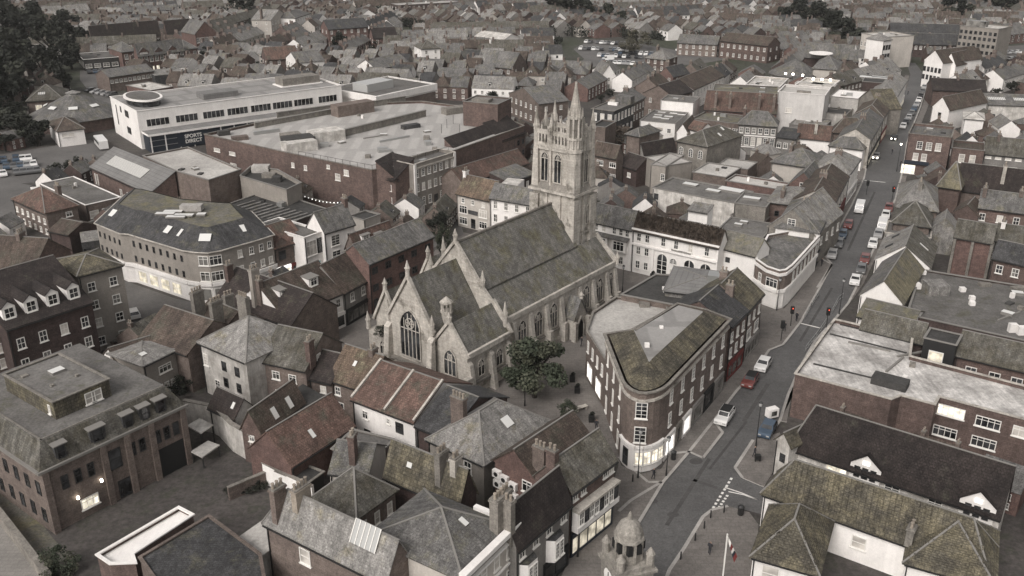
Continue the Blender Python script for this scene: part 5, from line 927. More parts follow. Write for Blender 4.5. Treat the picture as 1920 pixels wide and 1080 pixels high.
for u in (.385, .9):
    q = MB(); q.box(-.4, -.12, 0, .4, -.02, .5, 'lit_white'); q.obj('gablet_lamp', o, (u*L_, -.09*W20-.02, 5.05)); q = MB(); q.box(u*L_-1.8, -.09*W20+.01, 2.0, u*L_+1.8, 0, 4.2, 'white'); q.obj('bay', o)
    for k in (-.95, 0, .95): wv = win_mesh('dark', .7, 1.5); wf = put(wv[0], 'window', o, (u*L_+k, -.09*W20, 3.1)); put(wv[1], 'pane', wf)
B('small hipped porch roof with white weathered wall at the end of the black roof', (1456, 822), (1481, 836), d=7, h=5.2, r='gable', ax=1, rh=1.2, wall='white_stained', roof='moss_roof', name='porch', cat='building', ch=[], win=[(0, [.6], [2.4], 'dark', .8, 1.2)])
TILED = []
o = B('long white hall with thick mossy stone-tiled roof at the lower right', (1433, 919), (1850, 1066), rp=(1800, 963), h=5.0, r='hip', hr=True, rh=3.6, wall='white', roof='moss_roof', name='hall', cat='hall', ch=[(.68, -.02, -1.6, 2, 'stone_dark')], win=[(0, [.47], [1.8], 'blind', 1.6, 1.6)]); TILED.append(o)
o = B('left cross wing with dark mossy tiled hip at the lower right', (1412, 1040), (1533, 1074), c=(1590, 985), h=4.6, r='hip', ax=1, rh=3.2, wall='white', roof='moss_roof', name='wing', cat='hall', ch=[], win=[(0, [.3], [1.8], 'blind', 1.8, 2.0)]); TILED.append(o)
o = B('right cross wing with golden moss ridge tiles at the lower right', (1699, 1052), (1864, 1098), c=(1888, 1000), h=4.6, r='hip', ax=1, rh=3.4, wall='white', roof='moss_roof', name='wing', cat='hall', ch=[], win=[(0, [.4, .6], [2.0], 'dark', .8, 1.2)]); TILED.append(o)
# thick tiles laid one by one on the three mossy roofs: the nearest 300 as parts, the rest joined
tm = MB(); tm.box(-.27, -.22, 0, .27, .22, .055, 'moss_roof'); tile_mesh = tm.mesh('roof_tile')
random.seed(11)
for o in TILED:
    L_, W_, H_ = o['dim']; ax = 0 if o.name == 'hall' or 'hall' in o.name else 1
    rh_ = 3.6 if ax == 0 else (3.2 if o is TILED[1] else 3.4); half = (W_ if ax == 0 else L_)/2; s = rh_/half; an = math.atan(s); sl_ = hypot(half, rh_); rows = int(sl_/.46); n1 = 0; rest = MB()
    length = L_ if ax == 0 else W_
    faces = [0] if ax == 0 else [3, 1]
    end = [True] if ax == 0 else [True]
    cells = []
    for fc in faces:
        for r_ in range(rows):
            v = (r_+.5)/rows; x0 = v*half; x1 = length-v*half
            k = int((x1-x0)/.6)
            for i in range(k): cells.append((fc, x0+.3+(i+.5*(r_ % 2))*.6, v))
    # hip ends facing the street / viewer
    for r_ in range(rows):
        v = (r_+.5)/rows; wdt = (W_ if ax == 0 else L_); y0 = v*half; y1 = wdt-v*half
        for i in range(int((y1-y0)/.6)): cells.append((9, y0+.3+(i+.5*(r_ % 2))*.6, v))
    random.shuffle(cells)
    for (fc, a, v) in cells:
        zz = H_+v*rh_+.2+random.uniform(0, .02); jr = random.uniform(-.05, .05)
        if ax == 0 and fc == 0: p = Vector((a, v*half, zz)); R_ = Matrix.Rotation(jr*.5, 3, 'Z') @ Matrix.Rotation(an-.06, 3, 'X')
        elif ax == 0: p = Vector((v*half, a, zz)); R_ = Matrix.Rotation(-pi/2, 3, 'Z') @ Matrix.Rotation(an-.06, 3, 'X')
        elif fc == 3: p = Vector((v*half, W_-a, zz)); R_ = Matrix.Rotation(-pi/2, 3, 'Z') @ Matrix.Rotation(an-.06, 3, 'X')
        elif fc == 1: p = Vector((L_-v*half, a, zz)); R_ = Matrix.Rotation(pi/2, 3, 'Z') @ Matrix.Rotation(an-.06, 3, 'X')
        else: p = Vector((a, v*half, zz)); R_ = Matrix.Rotation(an-.06, 3, 'X')
        if n1 < 290: t_ = put(tile_mesh, 'roof_tile', o, p); t_.rotation_euler = R_.to_euler(); n1 += 1
        else:
            b0 = [p+R_ @ Vector(c) for c in ((-.27, -.22, 0), (.27, -.22, 0), (.27, .22, 0), (-.27, .22, 0))]; rest.hull(b0, [q_+R_ @ Vector((0, 0, .055)) for q_ in b0], 'moss_roof', base=False)
    if rest.v: rs = rest.obj('roof_tiles', o); rs['kind'] = 'stuff'
# --- flatiron corner block
o = PB('rounded brown brick corner building with white ground floor and mossy parapet roof', [(1137, 627), (1171, 714), (1177, 722), (1186, 729), (1198, 734), (1212, 735), (1228, 732), (1240, 727), (1250, 720), (1367, 598), (1322, 581), (1272, 570), (1196, 618)], 11.6, ipts=[(1188, 618), (1213, 670), (1215, 675), (1216, 677), (1217, 678), (1218, 678), (1219, 677), (1221, 675), (1223, 672), (1318, 585), (1317, 583), (1272, 572), (1192, 620)], roof='moss_roof', inner='deck_grey', wall='brick_brown', r='mansard', rm=3.2, rh=1.6, cop='stone_dark', name='corner_building', cat='shop',
   wins=[(0, 3, [7.9, 4.4], 'blind', .8, 2.2), (0, 3, [.6], 'blind', 1.0, 2.4), (4, [.5], [7.8, 4.3], 'sash', 1.5, 2.3), (8, 6, [7.9, 4.6], 'sash', .9, 2.0)], bands=[(None, 10.2, .3, .25, 'stone'), ([1, 2, 3, 4, 5, 6, 7], .0, 3.5, .12, 'white'), ([1, 2, 3, 4, 5, 6, 7], 3.5, .35, .35, 'white')],
   bx=[(1213, 650, .6, .6, .5, 'white'), (1240, 615, .5, .5, .3, 'white')])
loc0 = o.location; pts_ = [P(x, y, 11.6)-P(1137, 627, 11.6) for x, y in [(1171, 714), (1177, 722), (1186, 729), (1198, 734), (1212, 735), (1228, 732), (1240, 727), (1250, 720)]]
for i, (k_, w_, h_) in enumerate([('dark', 1.1, 2.5), ('litw', 1.1, 1.9), ('lit', 1.1, 1.9), ('litw', 1.2, 1.9), ('litw', 1.2, 1.9)]):
    i0 = [1, 3, 4, 5, 6][i]; a, b = pts_[i0], pts_[i0+1]; mid = (a+b)/2; an = atan2(b.y-a.y, b.x-a.x); dd = (b-a).normalized()
    window(o, mid.x+dd.y*.13, mid.y-dd.x*.13, .4 if k_ == 'dark' else 1.1, an, k_, w_, h_)
a = P(1250, 720, 11.6)-loc0; b = P(1367, 598, 11.6)-loc0; an = atan2(b.y-a.y, b.x-a.x); d_ = (b-a); d_.z = 0; ln = d_.length; d_.normalize(); nn = Vector((d_.y, -d_.x, 0))
for i, (u0, u1, fm, gk) in enumerate([(.02, .17, 'white', 'lit_white'), (.19, .27, 'stone_dark', 'glass'), (.29, .42, 'white', 'lit_white'), (.45, .62, 'render_grey', 'glass_mid'), (.64, .8, 'black', 'glass'), (.82, .98, 'render_grey', 'glass_mid')]):
    f = MB(); w_ = (u1-u0)*ln; f.box(-w_/2, -.28, 2.8, w_/2, 0, 3.4, fm); f.box(-w_/2, -.2, 0, w_/2, 0, .5, fm); f.box(-w_/2, -.25, .5, -w_/2+.3, 0, 2.8, fm); f.box(w_/2-.3, -.25, .5, w_/2, 0, 2.8, fm)
    p_ = a+d_*(u0+u1)/2*ln; s_ = f.obj('shopfront', o, (p_.x, p_.y, 0), an); g_ = MB(); g_.face([(-w_/2+.3, -.08, .5), (w_/2-.3, -.08, .5), (w_/2-.3, -.08, 2.8), (-w_/2+.3, -.08, 2.8)], gk); g_.obj('pane', s_)
PB('lower brick wing with pale flat roof and lit shop windows facing the church tree', [(1100, 620), (1135, 676), (1145, 640), (1250, 584), (1252, 569), (1156, 557), (1112, 586)], 7.6, roof='concrete', wall='brick_brown', par=.35, cop='stone_dark', name='shop_wing', cat='shop',
   wins=[(0, 4, [4.6], 'sash', .8, 1.8), (0, [.25, .72], [.5], 'shoplit', 2.6, 2.5)], bx=[(1208, 574, 1.6, 1.2, .6, 'stone_dark')])
PB('big grey flat roofed block between the corner building and the assembly hall', [(1165, 553), (1253, 570), (1330, 588), (1395, 548), (1340, 520), (1230, 515)], 8.2, roof='felt_dark', wall='brick_brown', par=.15, name='shop_block', cat='shop', bx=[(1255, 545, 2.2, 1.4, .5, 'white'), (1300, 572, .5, .5, .4, 'white')])
B('pale sloping grey roof with boxed lantern on the square', (1247, 545), (1372, 560), c=(1362, 512), h=9.0, z0=7.9, r='hip', rh=.9, wall='slate_light', roof='metal_roof', name='raised_roof', cat='roof structure', win=None, ch=[], pipes=False, bx=[(.7, .45, 2.4, 2.4, 2.0, 'metal', 'lantern')])
B('mossy gabled brick house joining the corner building on the high street', (1369, 612), (1401, 581), d=10, h=9.4, rh=2.8, wall='brick', roof='slate_dark', name='shop_building', cat='shop', ch=[(1.0, .3, .8, 2)], win=[(0, 3, [6.4, 3.8], 'sash', .9, 1.6)], shop=[(0, .05, .95, 3.0, 'red_paint', 'glass_mid')])
B('mossy roofed brick house with white bays nearest the white corner shop', (1402, 580), (1430, 549), d=9, h=9.2, rh=3.2, wall='brick_brown', roof='moss_roof', name='shop_building', cat='shop', ch=[(.5, .6, .8, 2)], win=[(0, 3, [6.2], 'blind', .9, 1.5), (0, 2, [3.4], 'case', 2.0, 1.8)], shop=[(0, .05, .95, 2.9, 'render_grey', 'glass_mid')])
# --- far right landmarks
B('beige six-storey block of flats at the top right', (1800, 48), (1873, 55), d=14, h=15, r='flat', par=.3, wall='beige', roof='white_stained', name='flats', cat='building', win=[(0, 8, [1.2, 4, 6.8, 9.6, 12], 'dark', 1.2, 1.4)], bx=[(.3, .4, 8, 4, 2.4, 'glass_mid')])
B('long dark slate terrace roof left of the beige flats', (1670, 62), (1800, 66), rp=(1800, 46), h=6, rh=4, wall='brick_dark', roof='slate_dark', name='terrace', cat='house', ch=[], win=[(0, 14, [3.5], 'blind', 1, 1.5)])
B('second long dark terrace below the beige flats', (1670, 80), (1795, 84), rp=(1795, 64), h=6, rh=4, wall='brick_dark', roof='slate_dark', name='terrace', cat='house', ch=[], win=[(0, 14, [3.5], 'mid', 1, 1.5)])
B('white double-gabled hall with dark windows near the street bend', (1733, 112), (1768, 118), c=(1782, 100), h=10, r='gable', ax=1, rh=4, wall='white', roof='tile_brown', ch=[], win=[(0, 5, [3, 6], 'dark', 1.1, 1.8)], name='hall', cat='hall')
B('white hall wing with second sharp gable beside the double-gabled hall', (1769, 119), (1792, 122), c=(1800, 105), h=9, r='gable', ax=1, rh=4, wall='white', roof='tile_brown', ch=[], win=None, name='hall', cat='hall')
B('pale stone terrace with round fronted end near the top right', (1615, 62), (1656, 70), d=16, h=13, r='flat', par=.4, wall='cream', roof='concrete', name='flats', cat='building', win=[(0, 6, [2, 5, 8], 'mid', 1.2, 1.8)])
B('white bow-fronted villa beside the pale stone terrace', (1657, 76), (1672, 74), d=8, h=13, r='hip', rh=2, wall='white', roof='slate_light', name='villa', cat='house', ch=[], win=[(0, 3, [2, 5.5, 9], 'dark', 1.4, 2)])
B('white gable house among the brown roofs right of the high street', (1748, 200), (1780, 206), c=(1790, 180), h=6.5, r='gable', ax=1, rh=3.4, wall='white', roof='tile_brown', ch=[], win=[(0, [.5], [4], 'dark', 1, 1.2)])
B('grey metal roofed workshop with white vent boxes at the right', (1852, 196), (1960, 200), d=16, h=5, r='gable', rh=2, wall='white_stained', roof='slate', name='workshop', cat='workshop', ch=[], win=None, sky=[(.2, .5, 5, 2), (.65, .5, 5, 2)])
B('long very dark hedge-like tiled roof above the white vents', (1748, 168), (1850, 172), d=10, h=5.5, r='gable', rh=3, wall='brick', roof='tile_black', name='terrace', cat='house', ch=[(.5, .5, .8, 3)], win=None)
B('white clad tank house with curved white walls at the right', (1808, 222), (1845, 225), d=10, h=6, r='hip', rh=1.2, wall='white', roof='white_stained', name='tank_house', cat='building', ch=[], win=None)
# --- upper middle landmarks
for lab, a, b, c_, h_, r_, ax_, rh_, wl, rf in [
  ('white gabled house standing alone above the glass roof box', (790, 92), (825, 90), None, 8.5, 'hip', 0, 2.6, 'white', 'slate_moss'),
  ('white long low house with bright lamp glow on its wall', (705, 130), (768, 118), None, 5, 'gable', 0, 3, 'white', 'slate'),
  ('red brick hall with wide reddish roof and white edged gables', (500, 112), (560, 108), None, 6, 'gable', 0, 4, 'brick', 'tile_red'),
  ('white house with tall plain gable among terraces', (536, 108), (558, 118), None, 7, 'gable', 1, 3, 'white', 'slate'),
  ('red brick house with black roof and slate wing near the top', (700, 72), (745, 70), None, 6, 'gable', 0, 4, 'brick_red', 'tile_black'),
  ('long brick range of flats with dark roof near the top left', (615, 55), (690, 50), None, 9, 'gable', 0, 3.5, 'brick_red', 'slate_dark'),
  ('cream tall house with white gable near the top left', (508, 38), (540, 30), None, 9, 'gable', 1, 4, 'cream', 'slate_light'),
  ('pale rendered villa near the top left behind the cream house', (553, 34), (582, 25), None, 9, 'hip', 0, 2.5, 'white', 'slate'),
  ('white warehouse with red door panel above the spire', (890, 68), (945, 75), None, 6, 'gable', 0, 2, 'white', 'white_stained'),
  ('big grey roof with five bright skylights left of the spire', (905, 122), (960, 128), None, 6, 'gable', 0, 5, 'brick_brown', 'slate'),
  ('brown brick flats with gabled bays near the top centre right', (1350, 76), (1440, 86), None, 7.5, 'gable', 0, 3, 'brick', 'tile_brown'),
  ('long slate roofed brick terrace behind the big car park', (1270, 80), (1345, 84), None, 5.5, 'gable', 0, 3, 'brick_brown', 'slate'),
  ('white gabled barn with flat pale workshop behind the spire', (1128, 143), (1155, 142), None, 5, 'gable', 1, 4, 'white', 'slate_light'),
  ('little brick house standing in the middle of the car park', (1210, 108), (1248, 112), None, 5, 'hip', 0, 3, 'brick', 'slate_light'),
  ('house with dull red painted side wall near the car park', (1234, 140), (1262, 144), None, 5.5, 'gable', 1, 3, 'brick_red', 'slate_dark'),
  ('white terrace along the street left of the great hall', (1300, 168), (1358, 142), None, 7, 'gable', 0, 3, 'white', 'tile_brown'),
  ('brown brick terrace with white windows left of the white terrace', (1262, 182), (1299, 170), None, 7.5, 'gable', 0, 3, 'brick_brown', 'tile_dark'),
  ('long pale flat warehouse roof at the very top centre', (745, 10), (860, 4), None, 7, 'flat', 0, 0, 'brick_dark', 'concrete'),
  ('brown gabled brick building left of the spire behind the store', (955, 175), (1010, 195), None, 7, 'gable', 1, 3.4, 'brick_brown', 'slate')]:
    B(lab, a, b, d=11, h=h_, r=r_, ax=ax_, rh=rh_, wall=wl, roof=rf, ch=[] if r_ == 'flat' else None, kind='mid', name='building' if 'house' not in lab else 'house', cat='building' if 'house' not in lab else 'house', par=.1, pipes=False)
# ================================================================ the church
a_ = P(960, 596, 8.5); b_ = P(1152, 494, 8.5); CA = atan2(b_.y-a_.y, b_.x-a_.x)
church = thing('church', 'large pale stone gothic church with tower, stair spire and mossy slate roofs', 'church', (b_.x, b_.y, 0), CA)
def cw(u, v, z=0): c, s = cos(CA), sin(CA); return Vector((b_.x+u*c-v*s, b_.y+u*s+v*c, z))
mark([cw(-43, -3), cw(3, -3), cw(3, 23), cw(-43, 23)], 1)
ST = 'stone'
q = MB()
# nave walls, aisles, chancel, chapels
q.box(-31, 4, 0, -6, 14.4, 12.9, ST, base=False)
q.obj('nave_wall', church)
q = MB(); q.face([(-31.05, 14.4, 12.9), (-31.05, 4, 12.9), (-31.05, 9.2, 19.0)], ST)
q.bar((-31.1, 3.8, 13.0), (-31.1, 9.2, 19.5), .55, ST, .45); q.bar((-31.1, 14.6, 13.0), (-31.1, 9.2, 19.5), .55, ST, .45); q.obj('nave_gable', church)
def roof_obj(pts, m='church_roof', name='roof', t=.22): z = MB(); z.slab(pts, t, m); return z.obj(name, church)
roof_obj([(-31, 3.7, 12.8), (-6.2, 3.7, 12.8), (-6.2, 9.2, 19.2), (-31, 9.2, 19.2)]); roof_obj([(-6.2, 14.7, 12.8), (-31, 14.7, 12.8), (-31, 9.2, 19.2), (-6.2, 9.2, 19.2)])
q = MB(); q.bar((-31.2, 9.2, 19.35), (-6.4, 9.2, 19.35), .4, 'stone_dark', .3); q.obj('ridge', church)
# south aisle
q = MB(); q.box(-31, 0, 0, .2, 4, 8.5, ST, base=False); q.face([(.2, 0, 8.5), (.2, 4, 8.5), (.2, 4, 12.6)], ST); q.face([(-31, 4, 8.5), (-31, 0, 8.5), (-31, 4, 12.4)], ST); q.obj('aisle_wall', church)
roof_obj([(-31, -.05, 8.45), (0, -.05, 8.45), (0, 4.0, 12.6), (-31, 4.0, 12.6)])
q = MB(); q.box(-31.1, -.35, 8.2, .4, .12, 9.0, ST); q.bar((.25, -.3, 9), (.25, 4.2, 13.1), .5, ST, .5); q.bar((-31.1, -.3, 9), (-31.1, 3.8, 13.0), .5, ST, .5); q.box(-31, 3.75, 12.5, -6.3, 4.02, 12.85, 'iron'); q.obj('parapet', church)
q = MB(); q.box(-31, 14.4, 0, 0, 19, 7.5, ST, base=False); q.obj('aisle_wall', church); roof_obj([(0, 19.2, 7.4), (-31, 19.2, 7.4), (-31, 14.4, 12.2), (0, 14.4, 12.2)])
for u in (-28.6, -24.4, -20.2, -16.2, -10.8, -6.8, -2.6, .0):
    q = MB(); q.hull([(u-.4, -1.4, 0), (u+.4, -1.4, 0), (u+.4, 0, 0), (u-.4, 0, 0)], [(u-.4, -1.4, 3.4), (u+.4, -1.4, 3.4), (u+.4, 0, 3.4), (u-.4, 0, 3.4)], ST); q.hull([(u-.38, -1.0, 3.4), (u+.38, -1.0, 3.4), (u+.38, 0, 3.4), (u-.38, 0, 3.4)], [(u-.38, -.3, 7.6), (u+.38, -.3, 7.6), (u+.38, 0, 7.8), (u-.38, 0, 7.8)], ST); q.obj('buttress', church)
q = MB(); q.box(-31, -.35, 2.2, 0, -.02, 2.5, 'stone_dark'); q.box(-31, -.5, 0, 0, -.02, .8, ST); q.obj('string_course', church)
WD = []
def gwin(kind, u, v, z, rz, w, h):
    m_ = win_mesh(kind, w, h); f = put(m_[0], 'window', church, (u, v, z), rz); put(m_[1], 'pane', f)
for u in (-26.5, -22.3, -18.2, -8.8, -4.7, -1.3): gwin('gothic3', u, -.03, 3.0, 0, 2.0 if u < -2 else 1.5, 4.2)
gwin('gothic3', .23, 2, 3.2, pi/2, 1.8, 4)
# porch
q = MB(); q.box(-15.2, -2.2, 0, -11.8, 0, 4.0, ST, base=False); q.face([(-15.2, -2.2, 4), (-11.8, -2.2, 4), (-13.5, -2.2, 6.9)], ST)
q.slab([(-15.5, -2.4, 3.9), (-13.5, -2.4, 7.2), (-13.5, 0, 7.2), (-15.5, 0, 3.9)], .2, 'slate'); q.slab([(-13.5, -2.4, 7.2), (-11.5, -2.4, 3.9), (-11.5, 0, 3.9), (-13.5, 0, 7.2)], .2, 'slate'); pr = q.obj('porch', church)
q = MB(); q.face([(-14.3, -2.24, 0), (-12.7, -2.24, 0), (-12.7, -2.24, 2.4), (-13.1, -2.24, 3.2), (-13.5, -2.24, 3.6), (-13.9, -2.24, 3.2), (-14.3, -2.24, 2.4)], 'black'); q.obj('doorway', pr)
q = MB()
for s_ in (-1, 1): q.bar((-13.5+s_*.95, -2.35, 0), (-13.5+s_*.95, -2.35, 2.5), .22, ST); q.bar((-13.5+s_*.95, -2.35, 2.4), (-13.5, -2.35, 3.9), .22, ST); q.box(-13.5+s_*1.9-.35, -2.9, 0, -13.5+s_*1.9+.35, -2.1, 3.4, ST)
q.obj('door_arch', pr)
# chancel with the great window
q = MB(); q.box(-41.5, 4.8, 0, -31, 13.6, 9.6, ST, base=False); q.face([(-41.5, 13.6, 9.6), (-41.5, 4.8, 9.6), (-41.5, 9.2, 16.6)], ST); q.obj('chancel_wall', church)
roof_obj([(-41.4, 4.6, 9.5), (-31, 4.6, 9.5), (-31, 9.2, 16.7), (-41.4, 9.2, 16.7)]); roof_obj([(-31, 13.8, 9.5), (-41.4, 13.8, 9.5), (-41.4, 9.2, 16.7), (-31, 9.2, 16.7)])
q = MB(); q.bar((-41.6, 4.4, 9.4), (-41.6, 9.2, 17.1), .6, ST, .4); q.bar((-41.6, 14.0, 9.4), (-41.6, 9.2, 17.1), .6, ST, .4); q.obj('coping', church)
gwin('gothic5', -41.55, 9.2, 4.0, -pi/2, 3.9, 7.6)
q = MB(); q.box(-42.1, 4.6, 2.9, -41.5, 13.8, 3.3, 'stone_dark'); q.box(-42.2, 4.6, 0, -41.5, 13.8, 1.0, ST)
for v in (4.8, 13.6):
    q.hull([(-42.9, v-.5, 0), (-41.5, v-.5, 0), (-41.5, v+.5, 0), (-42.9, v+.5, 0)][::1], [(-42.2, v-.5, 8), (-41.5, v-.5, 8.6), (-41.5, v+.5, 8.6), (-42.2, v+.5, 8)], ST)
q.obj('plinth', church)
# south chapel
q = MB(); q.box(-40.8, -1.2, 0, -31, 5.2, 7.1, ST, base=False); q.face([(-40.8, 5.2, 7.1), (-40.8, -1.2, 7.1), (-40.8, 2.0, 11.2)], ST); q.obj('chapel_wall', church)
roof_obj([(-40.7, -1.35, 7.0), (-30.9, -1.35, 7.0), (-30.9, 2.0, 11.3), (-40.7, 2.0, 11.3)]); roof_obj([(-30.9, 5.0, 7.4), (-40.7, 5.0, 7.4), (-40.7, 2.0, 11.3), (-30.9, 2.0, 11.3)])
q = MB(); q.bar((-40.9, -1.6, 6.9), (-40.9, 2.0, 11.7), .5, ST, .4); q.bar((-40.9, 5.3, 7.5), (-40.9, 2.0, 11.7), .5, ST, .4); q.box(-40.9, -1.65, 6.7, -31, -1.22, 7.5, ST); q.bar((-31, -1.6, 7.2), (-31, 2.0, 11.8), .5, ST, .5); q.obj('coping', church)
gwin('gothic3', -40.85, 2.0, 3.1, -pi/2, 2.2, 4.0); gwin('gothic', -37.8, -1.24, 2.9, 0, 1.3, 2.5); gwin('gothic', -33.6, -1.24, 2.9, 0, 1.4, 2.6)
q = MB(); q.box(-41.3, -1.7, 2.0, -31, -1.22, 2.35, 'stone_dark'); q.box(-41.4, -1.7, 2.0, -40.8, 5.2, 2.35, 'stone_dark')
for u in (-40.4, -35.6, -31.6): q.hull([(u-.4, -2.5, 0), (u+.4, -2.5, 0), (u+.4, -1.2, 0), (u-.4, -1.2, 0)], [(u-.4, -1.7, 5.6), (u+.4, -1.7, 5.6), (u+.4, -1.2, 6), (u-.4, -1.2, 6)], ST)
q.box(-42.1, -2.3, 0, -40.8, -1.2, 4.0, ST); q.obj('plinth', church)
q = MB(); q.cyl(-40.95, 4.9, 0, 7.2, .14, .14, 'iron', 6); q.box(-41.2, 4.7, 7.0, -40.8, 5.1, 7.6, 'iron'); q.obj('downpipe', church)
# north chapel and transept gables
q = MB(); q.box(-40.0, 13.6, 0, -31, 20, 5.0, ST, base=False); q.face([(-38.6, 19.6, 6.5), (-38.6, 14.4, 6.5), (-38.6, 17.0, 11.6)], ST); q.box(-38.6, 14.4, 5.0, -31, 19.6, 6.5, ST); q.slab([(-38.7, 14.2, 6.3), (-31, 14.2, 6.3), (-31, 17, 11.8), (-38.7, 17, 11.8)], .2, 'church_roof'); q.slab([(-31, 19.8, 6.3), (-38.7, 19.8, 6.3), (-38.7, 17, 11.8), (-31, 17, 11.8)], .2, 'church_roof'); q.bar((-38.8, 14, 6.3), (-38.8, 17, 12.1), .4, ST); q.bar((-38.8, 20, 6.3), (-38.8, 17, 12.1), .4, ST); q.obj('north_chapel', church)
gwin('gothic', -40.05, 16.8, 1.6, -pi/2, 1.1, 2.2)
q = MB(); q.box(-28, 14.4, 0, -22, 21, 8, ST, base=False); q.face([(-28.2, 20.6, 8), (-28.2, 14.8, 8), (-28.2, 17.7, 13.6)], ST); q.slab([(-28.2, 14.6, 7.9), (-22, 14.6, 7.9), (-22, 17.7, 13.8), (-28.2, 17.7, 13.8)], .2, 'church_roof'); q.slab([(-22, 20.8, 7.9), (-28.2, 20.8, 7.9), (-28.2, 17.7, 13.8), (-22, 17.7, 13.8)], .2, 'church_roof'); q.bar((-28.3, 14.6, 8), (-28.3, 17.7, 14.1), .4, ST); q.bar((-28.3, 20.8, 8), (-28.3, 17.7, 14.1), .4, ST); q.obj('transept', church)
def pinnacle(u, v, z0, h, r=.45, n=8):
    b = MB(); b.cyl(0, 0, 0, h*.5, r*.75, r*.7, ST, n); b.cyl(0, 0, h*.5, h*.55, r, r, ST, n); b.cyl(0, 0, h*.55, h, r*.8, .05, ST, n)
    for i in range(4): a = pi/2*i; b.cyl(r*.8*cos(a), r*.8*sin(a), h*.42, h*.68, r*.22, .03, ST, 4)
    return b.obj('pinnacle', church, (u, v, z0))
for u, v, z, h in [(-41.6, 9.2, 17, 2.6), (-41.6, 4.7, 9, 3.2), (-41.6, 13.7, 9, 3.2), (-31.1, 9.2, 19.3, 2.2), (-31.1, 3.9, 12.6, 3.4), (-31.1, 14.5, 12.6, 3.6), (-38.8, 17, 12, 2.0), (-31.2, -.5, 8, 4.2), (-40.9, 2, 11.5, 1.6), (.2, -.4, 8.4, 2.4), (-30.9, 11.9, 15, 4.6), (-28.3, 17.7, 14, 2.0), (-40, 20, 5, 3), (-13.5, -2.3, 7.1, 1.2)]: pinnacle(u, v, z, h)
q = MB(); q.cyl(0, 0, 0, 3.4, .75, .75, ST, 8); q.cyl(0, 0, 3.4, 3.7, .95, .95, ST, 8)
for i in range(8): a = 2*pi*i/8; q.cyl(.75*cos(a), .75*sin(a), 3.7, 4.9, .12, .12, ST, 4)
q.cyl(0, 0, 4.9, 5.1, 1.0, 1.0, ST, 8); q.cyl(0, 0, 5.1, 5.9, .95, .1, ST, 8); q.obj('chimney_turret', church, (-38.2, 4.9, 8))
# tower
T0, T1, V0, V1 = -6.4, -.6, 4.6, 13.0
q = MB(); q.box(T0, V0, 0, T1, V1, 21.6, ST, base=False)
for (u, v) in ((T0, V0), (T0, V1), (T1, V0), (T1, V1)):
    su = -1 if u == T0 else 1; sv = -1 if v == V0 else 1
    q.box(min(u, u+su*.5)-.0, min(v-sv*1.3, v+sv*.5), 0, max(u, u+su*.5), max(v-sv*1.3, v+sv*.5), 20.6, ST); q.box(min(u-su*1.3, u), min(v, v+sv*.5), 0, max(u-su*1.3, u), max(v, v+sv*.5), 20.6, ST)
q.hull([(T0-.7, V0-.7, 21.3), (T1+.7, V0-.7, 21.3), (T1+.7, V1+.7, 21.3), (T0-.7, V1+.7, 21.3)], [(T0-.7, V0-.7, 21.7), (T1+.7, V0-.7, 21.7), (T1+.7, V1+.7, 21.7), (T0-.7, V1+.7, 21.7)], ST)
q.hull([(T0-.55, V0-.55, 21.7), (T1+.55, V0-.55, 21.7), (T1+.55, V1+.55, 21.7), (T0-.55, V1+.55, 21.7)], [(T0+.5, V0+.5, 22.9), (T1-.5, V0+.5, 22.9), (T1-.5, V1-.5, 22.9), (T0+.5, V1-.5, 22.9)], 'stone_dark'); q.box(T0-.3, V0-.3, 14.0, T1+.3, V1+.3, 14.3, ST)
for v in (7.4, 10.2): q.box(T0-.25, v-.3, 0, T0, v+.3, 21.2, ST)
q.box(-3.8, V0-.25, 0, -3.2, V0, 21.2, ST); q.obj('tower', church)
for v in (8.8,): gwin('gothic', T0-.05, v, 15.2, -pi/2, 1.1, 3.4)
gwin('gothic', -2.2, V0-.05, 15.6, 0, 1.0, 3.2)
q = MB(); t0, t1, v0, v1 = T0+.4, T1-.4, V0+.4, V1-.4
q.box(t0, v0, 21.8, t1, v1, 28.6, ST)
for (u, v) in ((t0, v0), (t0, v1), (t1, v0), (t1, v1)):
    su = -1 if u == t0 else 1; sv = -1 if v == v0 else 1; q.hull([(u-.7, v-.7, 21.8), (u+.7, v-.7, 21.8), (u+.7, v+.7, 21.8), (u-.7, v+.7, 21.8)], [(u-.45, v-.45, 28.6), (u+.45, v-.45, 28.6), (u+.45, v+.45, 28.6), (u-.45, v+.45, 28.6)], ST)
q.box(t0-.35, v0-.35, 28.4, t1+.35, v1+.35, 28.75, ST); q.bar((t0-.2, (v0+v1)/2+.8, 22), (t0-.2, (v0+v1)/2+.8, 31), .35, ST); q.bar(((t0+t1)/2, v0-.2, 22), ((t0+t1)/2, v0-.2, 31), .35, ST)
q.obj('belfry', church)
for v in (10.9, 8.2):
    gwin('gothic', t0-.03, v, 23.0, -pi/2, 1.35, 4.9); q = MB(); q.face([(t0-.1, v+.35*cos(a), 27.05+.35*sin(a)*1.2) for a in [2*pi*i/8 for i in range(8)]][::-1], 'black'); q.obj('quatrefoil', church)
for u in (-2.6,): gwin('gothic', u, v0-.03, 23.0, 0, 1.2, 4.9)
for z in (18.5, 24.5, 27.2): q = MB(); q.box(t0-.07 if z > 20 else T0-.07, 5.6, z, t0 if z > 20 else T0-.01, 5.85, z+1.1, 'black'); q.obj('slit_window', church)
q = MB(); pz = 28.75    # pierced parapet
